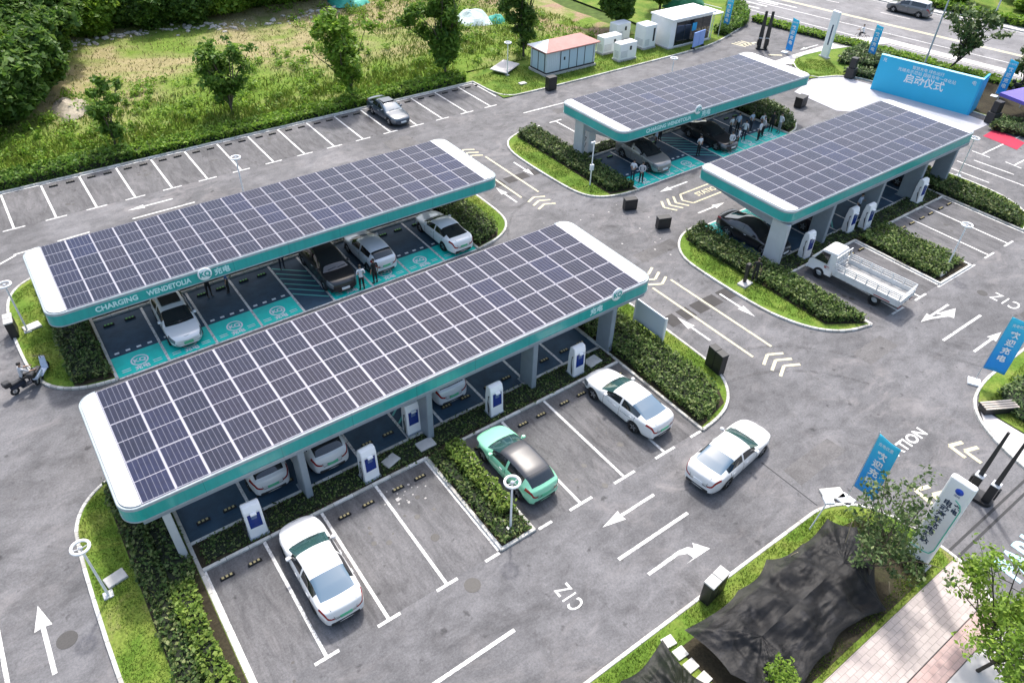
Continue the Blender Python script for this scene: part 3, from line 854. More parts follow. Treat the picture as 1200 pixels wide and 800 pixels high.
ground_text('PARK', 1.5, W['bluepaint'], 27.9, 1.35, (1, 0, 0), (0, 1, 0), .85, .05)
ground_text('STATION', .7, W['cream'], 40.6, 30.3, (1, 0, 0), (0, 1, 0), .85)
def floor_logo(x, y, sgn):
    """round mark, two characters and side dashes painted on a teal bay end; read from the lane"""
    mb = MB()
    for r0, r1 in ((.36, .44), (.0, .31)):
        n = 28
        for k in range(n):
            a, b = 2 * math.pi * k / n, 2 * math.pi * (k + 1) / n
            if r0 == 0: continue
            mb.add([(x + r0 * math.cos(a), y + r0 * math.sin(a), .0135), (x + r1 * math.cos(a), y + r1 * math.sin(a), .0135), (x + r1 * math.cos(b), y + r1 * math.sin(b), .0135), (x + r0 * math.cos(b), y + r0 * math.sin(b), .0135)], [(0, 1, 2, 3)])
    for s in (-1, 1):
        for q in (0, .16): mb.strip((x + s * .55, y - sgn * (.42 + q)), (x + s * .98, y - sgn * (.42 + q)), .045, .0135)
    for k in range(4): mb.box(x - .95 + k * .55, y + sgn * 1.08, .006, x - .72 + k * .55, y + sgn * 1.22, .016)
    return mb
fm = MB()
LOGOS = [(x, 33.2 + .88, 1) for x in (1.65, 4.15, 6.65, 9.1, 13.45, 15.95, 18.4, 20.9)] + [(x, 26.0, -1) for x in (1.6, 4.15, 6.65, 9.1, 13.45, 15.95, 18.4, 20.9, 37.6, 40.1, 42.5, 46.8, 49.3)] + [(x, 34.3, 1) for x in (37.6, 40.1, 42.5, 47, 49.6, 52.3)]
for x, y, s in LOGOS:
    q = floor_logo(x, y, s); fm.add(q.v, q.f)
struct('bay_emblems', fm, W['offwhite'])
for x, y, s in LOGOS:
    X, Y = ((1, 0, 0), (0, 1, 0)) if s > 0 else ((-1, 0, 0), (0, -1, 0))
    ground_text('KQ', .42, W['offwhite'], x, y, X, Y, 1, .015, 'bay_lettering')
    ground_text('充电', .34, W['offwhite'], x, y - s * .62, X, Y, 1.1, .01, 'bay_lettering')
# ================================================================ hedges, grass, trees
def hedge(poly, h, leaf, label, group, dens=170, size=.075, z0=.09, jag=.12, name='hedge', cat='hedge', seed=None, gap=0.0):
    h *= .88
    seed = seed or (int(abs(poly[0][0] * 31 + poly[0][1] * 17)) + 3)
    g = np.random.default_rng(seed)
    A = area(poly)
    n = int(A * dens)
    P = sample_poly(poly, n, g)
    L = lump(P, 1.7, seed) * .8 + lump(P, 5.0, seed) * .5
    if gap: keep = L > -gap; P = P[keep]; L = L[keep]; n = len(P)
    L2 = lump(P, .55, seed + 5)
    z = h * (.90 + jag * 2.1 * L + .16 * L2) - np.abs(g.normal(0, .17 * h, n))
    out = g.random(n) < .035
    z[out] += h * g.uniform(.05, .22, out.sum())
    top = np.stack([P[:, 0] + g.normal(0, .03, n), P[:, 1] + g.normal(0, .03, n), np.maximum(z, .04)], 1)
    per = []
    pp = poly + [poly[0]]
    for a, b in zip(pp, pp[1:]):
        l = math.dist(a, b); k = int(l * h * dens * .8)
        t = g.random(k)[:, None]
        q = np.array(a[:2]) * (1 - t) + np.array(b[:2]) * t + g.normal(0, .06, (k, 2))
        q = q + (lump(q, 1.9, seed + 2)[:, None] * .22) * np.array([(b[1] - a[1]) / l, -(b[0] - a[0]) / l])
        per.append(np.column_stack([q, g.random(k) ** .8 * h * .95 + .03]))
    C_ = np.vstack([top] + per)
    cx, cy = np.mean([p[0] for p in poly]), np.mean([p[1] for p in poly])
    C_ -= np.array([cx, cy, 0])
    V = leaf_arrays(C_, size, .45, .6, seed)
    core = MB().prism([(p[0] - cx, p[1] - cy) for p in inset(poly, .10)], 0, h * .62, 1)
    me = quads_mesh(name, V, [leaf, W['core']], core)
    return tag(link(name, me, None, (cx, cy, z0)), label, cat, group)

HG = 'clipped hedges on the kerbed islands'
def rect(x0, y0, x1, y1): return [(x0, y0), (x1, y0), (x1, y1), (x0, y1)]
hedge(rect(-1.75, 14.3, -1.05, 26.2), .55, W['leaf_hedge'], 'low dark hedge strip beside the lawn at the left end of the nearest canopy', HG)
hedge(rect(-.95, 14.2, -.30, 19.3), .75, W['leaf_light'], 'bright yellow green hedge along the left edge of the nearest open bays', HG, 190, .085)
hedge(rect(-1.0, 19.5, .0, 26.4), .5, W['leaf_hedge'], 'dark ground shrubs under the left end of the nearest canopy', HG, 150, gap=.28)
hedge([(-1.45, 33.9), (.1, 33.5), (.1, 45), (-1.45, 44.4)], .55, W['leaf_hedge'], 'dark shrub hedge at the left end of the second canopy by the teal bays', HG, 160, gap=.42)
hedge([(22.4, 14.3), (23.5, 14.45), (24.4, 15.1), (24.75, 16), (24.75, 25.8), (22.4, 26.6)], .62, W['leaf_mid'], 'wide leafy hedge between the white panel board and the parked white sedan', HG, 210, .08)
hedge([(22.4, 33.4), (23.7, 33.7), (24.5, 34.6), (24.5, 45), (22.4, 45.2)], .6, W['leaf_mid'], 'pale flecked hedge at the right end of the second canopy beside a white sedan', HG, 150, .085)
hedge([(34.25, 34.0), (36.1, 33.5), (36.1, 45.8), (34.25, 45.2)], .62, W['leaf_hedge'], 'dark hedge by the lawn at the left end of the far canopy', HG, 170, .085)
hedge([(54.1, 33.7), (55.4, 34.1), (56.5, 35.2), (57.4, 37), (57.6, 39), (57.3, 43), (54.1, 45.4)], .6, W['leaf_dull'], 'olive hedge behind the crowd filling the rounded end of the far canopy', HG, 130, .10)
hedge([(34.3, 15.6), (36.1, 14.4), (36.1, 20.0), (35.4, 20.2), (34.3, 20.0)], .65, W['leaf_mid'], 'leafy hedge in front of the parked white flatbed truck', HG, 200, .09)
hedge([(34.1, 20.3), (36.1, 20.2), (36.1, 26.9), (34.6, 26.6), (34.0, 25.8)], .6, W['leaf_hedge'], 'dark green hedge next to the black car on the pale mint floor', HG, 190, .085)
hedge([(54.75, 14.6), (56, 15), (56.9, 16), (57.2, 18), (57.1, 24), (56, 25.9), (54.75, 26.6)], .6, W['leaf_hedge'], 'curved hedge on the rounded island beyond the empty right hand bays', HG, 150, .095)
hedge(rect(43.85, 14.5, 46.9, 19.8), .5, W['leaf_mid'], 'broad hedge island between the truck bay and the empty right hand bays', HG, 170, .09)
hedge(rect(11.25, 15.2, 11.95, 19.6), .68, W['leaf_light'], 'bright yellow green hedge alongside the mint green car', HG, 200, .08)
hedge(rect(10.55, 14.1, 11.15, 19.6), .4, W['leaf_hedge'], 'low dark shrubs at the edge of the empty bays left of the mint green car', HG, 170, .07)
hedge(rect(11.2, 14.1, 11.9, 15.1), .3, W['leaf_hedge'], 'small patch of ground cover at the lamp foot behind the mint green car', HG, 200, .06)
SG = 'ground cover strips behind the wheel stops'
hedge(rect(.5, 20.0, 21.9, 21.15), .14, W['leaf_hedge'], 'strip of ground cover along the charger row of the nearest canopy', SG, 190, .055, z0=.06)
hedge(rect(.6, 38.9, 21.9, 40.4), .16, W['leaf_hedge'], 'strip of ground cover along the head of the second canopy bays', SG, 60, .08, z0=.06)
hedge(rect(36.6, 20.15, 54.3, 21.25), .16, W['leaf_hedge'], 'strip of ground cover along the charger row by the flatbed truck', SG, 100, .075, z0=.06)
hedge(rect(36.6, 39.4, 53.6, 40.55), .2, W['leaf_dull'], 'strip of ground cover along the head of the far canopy bays', SG, 70, .10, z0=.06)
hedge(rect(-42, 57.65, 7.5, 59.3), .95, W['leaf_tree'], 'left half of the long roadside hedge between the marked bays and the wild field', 'field hedge', 130, .12, z0=0, jag=.25)
hedge(rect(7.6, 57.6, 25.2, 59.1), .8, W['leaf_wood2'], 'neatly clipped middle hedge between the marked bays and the wild field', 'field hedge', 150, .11, z0=0, jag=.18)
hedge(rect(25.4, 57.7, 37.3, 59.4), .85, W['leaf_wood2'], 'right stretch of hedge behind the parked black sedan up to the lawn corner', 'field hedge', 130, .12, z0=0, jag=.3)
# beds by the public road and the entrance
RG = 'shrub beds by the public road'
hedge([(70.3, 39.4), (72.2, 39.0), (73.2, 36.6), (71.7, 36.4)], .8, W['leaf_dull'], 'shrubs between the blue stage wall and the black loudspeaker', RG, 70, .13, gap=.3)
hedge([(72.6, 41.6), (75, 42.6), (78.6, 42.9), (78, 39), (74.5, 38.2)], .9, W['leaf_dull'], 'mixed shrub bed behind the white sign pylon near the road', RG, 60, .14, gap=.25)
hedge([rp(86.6, -42), rp(85.0, -42), rp(85.0, -8), rp(86.6, -8)], .5, W['leaf_wood2'], 'clipped roadside hedge running behind the blue stage wall', RG, 60, .14)
hedge([(73.0, 29), (77.0, 29), (76.5, 34.5), (73.2, 35)], .9, W['leaf_dull'], 'loose shrubs behind the stage wall end near the purple tent', RG, 60, .14, gap=.25)
hedge([(69.6, 24.2), (72.6, 24.6), (73.6, 21.4), (71.0, 20.6)], .7, W['leaf_dull'], 'shrubs in front of the purple tent above the red carpet', RG, 80, .12, gap=.2)
hedge([(71.0, 54.5), (74.6, 55.4), (77.6, 57.8), (80.5, 61), (80, 63), (74, 58), (71, 56.3)], .9, W['leaf_tree'], 'clipped hedge at the corner of the far entrance by the road', RG, 70, .13)
hedge([(69.2, 53.8), (70.4, 54.2), (70.4, 55.6), (69.2, 55.4)], 1.0, W['leaf_wood'], 'round dark shrub beside the blue banner at the far entrance', RG, 120, .12)
hedge([rp(107.6, -70), rp(108.9, -70), rp(108.9, 60), rp(107.6, 60)], 1.1, W['leaf_wood2'], 'bright hedge on the far side of the public road', RG, 30, .22)
hedge([rp(101.0, -52.0), rp(102.4, -52), rp(102.4, -49.5), rp(101.0, -49.5)], .8, W['leaf_tree'], 'small shrub clump at the far kerb ahead of the grey van', RG, 80, .14)
hedge([(23.2, 3.4), (24.0, 3.4), (24.4, 4.3), (24.0, 5.0), (23.2, 4.6)], .45, W['leaf_mid'], 'low shrubs around the foot of the tall white sign pylon', 'entrance shrubs', 190, .07)
hedge([(35.6, 3.5), (38.5, 3.5), (39.5, 6.6), (36.6, 6.9), (35.5, 5.5)], .5, W['leaf_dull'], 'shrub bed on the corner island at the right edge', 'entrance shrubs', 120, .09, gap=.2)

# ---- grass
def blades(polys, dens, h, name, mat_, seed, label, z=.085, w=.02, lean=.5, hfun=None):
    g = np.random.default_rng(seed)
    Ps = []
    for q in polys:
        n = int(area(q) * dens)
        if n: Ps.append(sample_poly(q, n, g))
    P = np.vstack(Ps)
    P = P[lump(P, .55, seed) + .5 * lump(P, 2.1, seed + 1) > -.30 + .35 * g.random(len(P)) - .2]; n = len(P)
    hz = np.full(n, z) if hfun is None else np.array([hfun(p[0], p[1]) for p in P])
    L = 1 + .6 * lump(P, .8, seed)
    hh = (h * L * g.uniform(.5, 1.3, n))[:, None]
    a = g.uniform(0, 2 * np.pi, n); d = np.stack([np.cos(a), np.sin(a), np.zeros(n)], 1)
    b = g.normal(0, lean, (n, 2)) * hh
    base = np.column_stack([P, hz])
    tip = base + np.column_stack([b, hh[:, 0]])
    ww = w * (.7 + .6 * g.random(n))[:, None]
    mid = (base + tip) / 2 + np.column_stack([np.zeros((n, 2)), hh[:, 0] * .12])
    V = np.stack([base - d * ww, base + d * ww, mid + d * ww * .8, tip], 1).reshape(-1, 3)
    return tag(link(name, quads_mesh(name, V, [mat_])), label, 'grass', None, 'stuff')
blades([inset(rect(-3.4, 15, -1.85, 24.6), .12), [(-3.2, 24.6), (-2.0, 24.6), (-2.0, 26.1), (-2.5, 25.9)], [(24.9, 15.4), (25.8, 16.4), (26.05, 17.5), (26.05, 24.2), (25.0, 25.6)], [(-3.15, 36), (-1.6, 34.2), (-1.6, 44.6), (-2.7, 43.7)]], 420, .07, 'lawn_grass', W['blade'], 5, 'short mown grass on the islands of the two left canopies', w=.012)
blades([[(24.7, 34.6), (25.7, 35.6), (25.8, 43), (24.7, 44.8)], [(32.2, 36), (33.2, 34.2), (34.1, 34), (34.1, 45), (32.5, 43.8)], [(32.4, 19.5), (33.5, 16), (34.2, 15.6), (34.2, 26), (32.6, 24.6)], [(57.3, 16.5), (58.3, 18), (58.3, 22.5), (57.3, 25)], [(66.8, 40.9), (68.4, 43.8), (70.5, 45), (72.3, 42.5), (70.3, 39.5)]], 200, .09, 'lawn_grass', W['blade'], 6, 'mown grass on the islands of the right hand canopies', w=.018)
blades([rect(9, 6.9, 22.6, 7.65), [(22, 3.1), (25.2, 3.1), (24.7, 6), (23.2, 7.4), (22.2, 7.4)], rect(12, 3.05, 23, 3.6), [(35.1, 6.9), (45, 7.7), (45, 3), (35.1, 3)]], 380, .09, 'lawn_grass', W['blade'], 7, 'grass of the verge around the black shade nets', w=.013)
blades([[(38.3, 52.8), (62, 52.7), (62, 58.2), (38.3, 58.2)]], 90, .12, 'lawn_grass', W['blade'], 8, 'grass around the transformer hut and cabinets', w=.022)
FH = lambda x, y: field_h(x, y) + .03
blades([rect(-45, 58.9, 37.5, 63.5)], 40, .5, 'wild_grass', W['weed'], 9, 'tall wild grass at the near edge of the field', w=.05, hfun=FH, lean=.35)
blades([rect(-30, 63.5, 50, 68)], 18, .34, 'wild_grass', W['weed'], 10, 'wild grass in the middle of the field', w=.05, hfun=FH)
blades([rect(-30, 66, 58, 92)], 7, .22, 'dry_grass', W['dryweed'], 12, 'sparse dry grass on the cleared part of the field', w=.04, hfun=FH)
blades([rect(36, 59, 58, 86)], 10, .38, 'wild_grass', W['weed'], 13, 'green weeds on the right part of the field', w=.05, hfun=FH)
# taller weeds in clumps
def weed_clumps():
    g = np.random.default_rng(31)
    pts = []
    for k in range(330):
        x = g.uniform(-6, 56); y = g.uniform(59, 74) if x < 30 else g.uniform(60, 88)
        n = int(g.uniform(30, 110)); r = g.uniform(.3, .9)
        a = g.normal(0, r * .5, (n, 2)); z = np.abs(g.normal(.25, .22, n)) + .05
        pts.append(np.column_stack([x + a[:, 0], y + a[:, 1], z + field_h(x, y)]))
    V = leaf_arrays(np.vstack(pts), .13, .5, .5, 31)
    return tag(link('weeds', quads_mesh('weeds', V, [W['leaf_wood2']])), 'leafy weeds scattered over the field', 'weeds', None, 'stuff')
weed_clumps()

# ---- trees
def limb(mb, p, d, L, r, g, segs=4, bend=.18, up=.12):
    pts = [Vector(p)]; d = Vector(d).normalized(); rs = [r]
    for k in range(segs):
        d = (d + Vector(g.normal(0, bend, 3)) + Vector((0, 0, up))).normalized()
        pts.append(pts[-1] + d * L / segs); rs.append(r * (1 - .72 * (k + 1) / segs))
    mb.path(pts, rs, 6)
    return pts
def tree_meshes(h, spread, fork, nlimb, dens, leaf, seed, trunk_r=.09, steep=.75, clump=.42, twigs=5, lean=(0, 0), bark=None, low=.3):
    """tapered trunk forking into limbs, twigs with leaf clumps of uneven size, gaps between them"""
    g = np.random.default_rng(seed)
    mb = MB()
    tr = [Vector((0, 0, -.1))]; rs = [trunk_r * 1.25]
    nseg = 5
    for k in range(1, nseg + 1):
        f = k / nseg
        tr.append(Vector((lean[0] * f * h * fork + g.normal(0, .03), lean[1] * f * h * fork + g.normal(0, .03), h * fork * f))); rs.append(trunk_r * (1 - .35 * f))
    mb.path(tr, rs, 8)
    top = tr[-1]
    cl = []
    for k in range(nlimb):
        a = 2 * math.pi * k / nlimb + g.uniform(-.5, .5)
        ti = g.uniform(.35, 1.0) if k else 1
        st = tr[0].lerp(top, max(low / max(fork, .01) * .5 if k % 2 else ti, .4))
        sp = spread * g.uniform(.45, 1.1)
        L = (h - st.z) * g.uniform(.62, 1.0)
        d = Vector((math.cos(a) * sp, math.sin(a) * sp, L * steep))
        pts = limb(mb, st, d, L, trunk_r * .6, g, 5)
        for q in range(twigs):
            i = int(g.integers(1, len(pts)))
            s = pts[i].lerp(pts[i - 1], g.random())
            dd = Vector((g.normal(0, 1), g.normal(0, 1), abs(g.normal(.5, .4))))
            tw = limb(mb, s, dd, spread * g.uniform(.25, .6), trunk_r * .22, g, 3)
            for pnt in (tw[-1], tw[-2]):
                cl.append((pnt, clump * g.uniform(.5, 1.25)))
        cl.append((pts[-1], clump * g.uniform(.6, 1.1)))
    P = []
    for c, r in cl:
        n = max(4, int(dens * (r / .42) ** 2))
        u = g.normal(size=(n, 3)); u /= np.linalg.norm(u, axis=1, keepdims=True)
        rad = r * g.random(n) ** .45
        P.append(np.array(c) + u * rad[:, None] * np.array([1.15, 1.15, .8]))
    P = np.vstack(P)
    return mb, P
def tree(x, y, name, label, group, leaf, size, z=0, bark='bark', rz=0, **k):
    mb, P = tree_meshes(leaf=None, **k)
    root = empty(name, (x, y, z), rz, label, 'tree', group)
    mb.build('trunk', W[bark], root)
    V = leaf_arrays(P, size, .35, .5, k['seed'])
    link('crown', quads_mesh('crown', V, [W[leaf]]), root)
    return root
TG = 'young trees along the field hedge'
tree(6.9, 60.3, 'young_tree', 'sparse leaning young tree with a bare fork at the left of the field hedge', TG, 'leaf_tree', .19, h=5.9, spread=1.5, fork=.32, nlimb=6, dens=42, seed=41, trunk_r=.09, steep=1.2, clump=.44, twigs=4)
tree(16.4, 61.4, 'young_tree', 'dark green vase shaped young tree behind the marked bays', TG, 'leaf_tree', .19, h=6.9, spread=2.1, fork=.30, nlimb=8, dens=32, seed=42, trunk_r=.11, steep=1.0, clump=.58)
tree(26.2, 58.9, 'young_tree', 'bright green open crowned tree beside the parked black sedan', TG, 'leaf_wood2', .20, h=8.0, spread=2.1, fork=.28, nlimb=10, dens=27, seed=43, trunk_r=.11, steep=1.2, clump=.58)
tree(36.2, 59.6, 'young_tree', 'tall full tree beside the blue and white tarpaulin', TG, 'leaf_tree', .21, h=9.2, spread=2.0, fork=.30, nlimb=11, dens=32, seed=44, trunk_r=.13, steep=1.25, clump=.66)
tree(46.0, 60.3, 'young_tree', 'narrow tree with one bare slanting stem left of the transformer hut', TG, 'leaf_wood', .20, h=9.0, spread=1.5, fork=.22, nlimb=8, dens=48, seed=45, trunk_r=.12, steep=1.2, clump=.58, bark='darkbark')
tree(60.0, 61.8, 'young_tree', 'dark dense tree behind the white cabinets', TG, 'leaf_wood', .24, h=8.5, spread=2.2, fork=.22, nlimb=10, dens=130, seed=46, trunk_r=.14, steep=.9, clump=.85, bark='darkbark')
tree(70.1, 65.0, 'young_tree', 'dark tree at the top edge beside the green heap', TG, 'leaf_wood', .26, h=8.0, spread=2.0, fork=.3, nlimb=8, dens=100, seed=47, trunk_r=.14, steep=.9, clump=.85, bark='darkbark')
RT = 'street trees by the public road'
tree(80.9, 34.4, 'street_tree', 'bare legged umbrella shaped street tree behind the blue stage wall', RT, 'leaf_dull', .24, h=6.9, spread=2.6, fork=.34, nlimb=10, dens=15, seed=48, trunk_r=.12, steep=1.0, clump=.6, twigs=3, lean=(.1, -.55), bark='darkbark')
tree(81.5, 28.0, 'street_tree', 'umbrella shaped street tree at the right edge by the purple tent', RT, 'leaf_dull', .24, h=6.9, spread=2.5, fork=.36, nlimb=10, dens=15, seed=49, trunk_r=.12, steep=1.0, clump=.6, twigs=3, lean=(.1, -.5), bark='darkbark')
# entrance tree: several thin stems with small dull leaves
tree(21.15, 4.35, 'ornamental_tree', 'multi stemmed small leaved tree growing through the black shade net by the sign pylon', 'entrance trees', 'leaf_dull', .085, h=5.2, spread=1.8, fork=.42, nlimb=10, dens=36, seed=52, trunk_r=.05, steep=.85, clump=.34, twigs=6, lean=(.42, .30), bark='bark')
tree(21.4, .1, 'corner_tree', 'feathery bright green tree in the bottom right corner', 'entrance trees', 'leaf_bright', .085, z=-.3, h=6.4, spread=3.0, fork=.5, nlimb=12, dens=55, seed=57, trunk_r=.07, steep=.5, clump=.40, twigs=8, bark='darkbark', lean=(.05, -.25))
# round bush at the lower edge in front of the net
def bush(x, y, r, h, leaf, size, label, n, seed, z=0.0, name='bush', group=None):
    g = np.random.default_rng(seed)
    mb = MB()
    for k in range(7):
        a = g.uniform(0, 6.28); mb.path([(0, 0, -.05), (math.cos(a) * r * .3, math.sin(a) * r * .3, h * .4), (math.cos(a) * r * .6, math.sin(a) * r * .6, h * .8)], [.03, .02, .008], 5)
    u = g.normal(size=(n, 3)); u /= np.linalg.norm(u, axis=1, keepdims=True); u[:, 2] = np.abs(u[:, 2])
    l = np.array([mnoise.noise(Vector(q * 2.2) + Vector((seed, 0, 0))) for q in u])
    rad = (1 + .45 * l) * g.random(n) ** .28
    P = u * rad[:, None] * np.array([r, r, h])
    root = empty(name, (x, y, z), 0, label, 'bush', group)
    mb.build('stem', W['bark'], root)
    link('foliage', quads_mesh('foliage', leaf_arrays(P, size, .4, .5, seed), [W[leaf]]), root)
    return root
bush(14.95, 3.85, .80, 1.5, 'leaf_bright', .075, 'bright green round bush poking up at the lower edge of the shade net', 1500, 61)

# ---- wood behind the field: a few kinds, each tree a thing
WOODKINDS = []
def wood_proto(seed, h, spread, leaf, dens, clump):
    mb, P = tree_meshes(h=h, spread=spread, fork=.22, nlimb=13, dens=dens, leaf=None, seed=seed, trunk_r=.2, steep=.62, clump=clump, twigs=6, low=.1)
    return mb.mesh('trunk', W['darkbark']), quads_mesh('crown', leaf_arrays(P, .27, .4, .6, seed), [W[leaf]])
WOODKINDS = [wood_proto(71, 8.5, 4.2, 'leaf_wood', 105, 1.45), wood_proto(72, 7.5, 4.0, 'leaf_wood2', 95, 1.35), wood_proto(73, 9.5, 4.4, 'leaf_tree', 100, 1.5), wood_proto(74, 5.0, 3.2, 'leaf_wood', 100, 1.25), wood_proto(75, 4.2, 3.0, 'leaf_wood2', 90, 1.15)]
KIND_WORDS = ['dense dark crowned tree', 'light green spreading tree', 'tall mid green tree', 'low dark bushy tree', 'low bright green thicket tree']
def wood_spots():
    g = np.random.default_rng(77)
    out = []
    # along the left side, nearer to the car park
    for (x, y, k, s) in ((-9.5, 62.5, 4, .9), (-6.2, 65.4, 4, 1.0), (-3.0, 67.6, 3, 1.1), (.6, 70.2, 3, 1.1), (-6.5, 69.5, 1, 1.0), (-2.0, 73.0, 1, .95), (2.6, 74.4, 3, 1.2), (-10, 66.5, 1, 1.1), (-5, 76, 1, 1.1), (1.0, 78.0, 0, 1.0), (4.6, 80, 0, 1.0), (5.2, 86, 0, 1.1), (-1, 84, 1, 1.2), (-7, 82, 2, 1.1), (-13, 72, 1, 1.1), (-13, 79, 2, 1.1), (-9, 88, 1, 1.2), (2, 90, 2, 1.1), (-14, 60.8, 3, .8)):
        out.append((x, y, k, s))
    x = 8.5
    while x < 37:
        out.append((x, 89.3 + g.uniform(-.8, 1.2), int(g.choice([4, 3, 1, 2, 4])), g.uniform(.8, 1.05)))
        out.append((x + 1.5, 95 + g.uniform(-1, 1.5), int(g.choice([0, 2, 1])), g.uniform(1, 1.25)))
        out.append((x, 102 + g.uniform(-1, 1.5), int(g.choice([0, 2, 1])), g.uniform(1.1, 1.35)))
        x += 3.1
    for x in (40, 44.5, 49, 54): out.append((x, 101 + g.uniform(-1, 2), int(g.choice([0, 2])), 1.1))
    return out
PLACE = {}
for i, (x, y, k, s) in enumerate(wood_spots()):
    t_, c_ = WOODKINDS[k]
    if y > 99: where = 'in the back row of the wood beyond the field'
    elif y > 93: where = 'in the middle row of the wood beyond the field'
    elif x > 7: where = 'at the front edge of the wood along the dry field'
    else: where = 'in the thicket left of the field'
    key = (k, where)
    root = empty('wood_tree', (x, y, field_h(x, y) - .1), (i * 2.4) % 6.28, f'{KIND_WORDS[k]} {where}', 'tree', f'{KIND_WORDS[k]}s {where}')
    root.scale = (s, s, s * (0.92 + .16 * ((i * 37) % 10) / 10))
    link('trunk', t_, root); link('crown', c_, root)
for k, (n, s, kind) in enumerate(((112, -60, 1), (114, -52, 4), (113, -44, 1), (115, -36, 4), (113, -28, 1), (116, -20, 4), (113, -12, 4), (121, -58, 2), (122, -46, 1), (123, -34, 2), (121, -22, 1))):
    t_, c_ = WOODKINDS[kind]
    p = rp(n, s)
    root = empty('roadside_tree', (p[0], p[1], .05), k * 1.9, KIND_WORDS[kind] + ' on the green beyond the public road', 'tree', KIND_WORDS[kind] + 's beyond the public road')
    root.scale = (.6, .6, .55)
    link('trunk', t_, root); link('crown', c_, root)
# ================================================================ solar canopies
def panel_mesh(w, l):
    mb = MB()
    h = .035
    f = .022
    # frame sides and rim
    mb.box(-w / 2, -l / 2, 0, w / 2, l / 2, h, 1)
    g_ = .0035
    for y0, y1 in ((-l / 2 + f, -.016), (.016, l / 2 - f)):
        mb.add([(-w / 2 + f, y0, h + g_), (w / 2 - f, y0, h + g_), (w / 2 - f, y1, h + g_), (-w / 2 + f, y1, h + g_)], [(0, 1, 2, 3)], 0)
    return mb.mesh('solar_panel', [W['panel'], W['frame']])

def disc_mesh(r, th):
    mb = MB()
    return mb.lathe([(0, th / 2), (r * .9, th / 2), (r, th / 2 - .02), (r, -th / 2 + .02), (r * .9, -th / 2), (0, -th / 2)], 32, Matrix.Rotation(R(90), 4, 'X')).mesh('emblem_disc', [W['glow']])

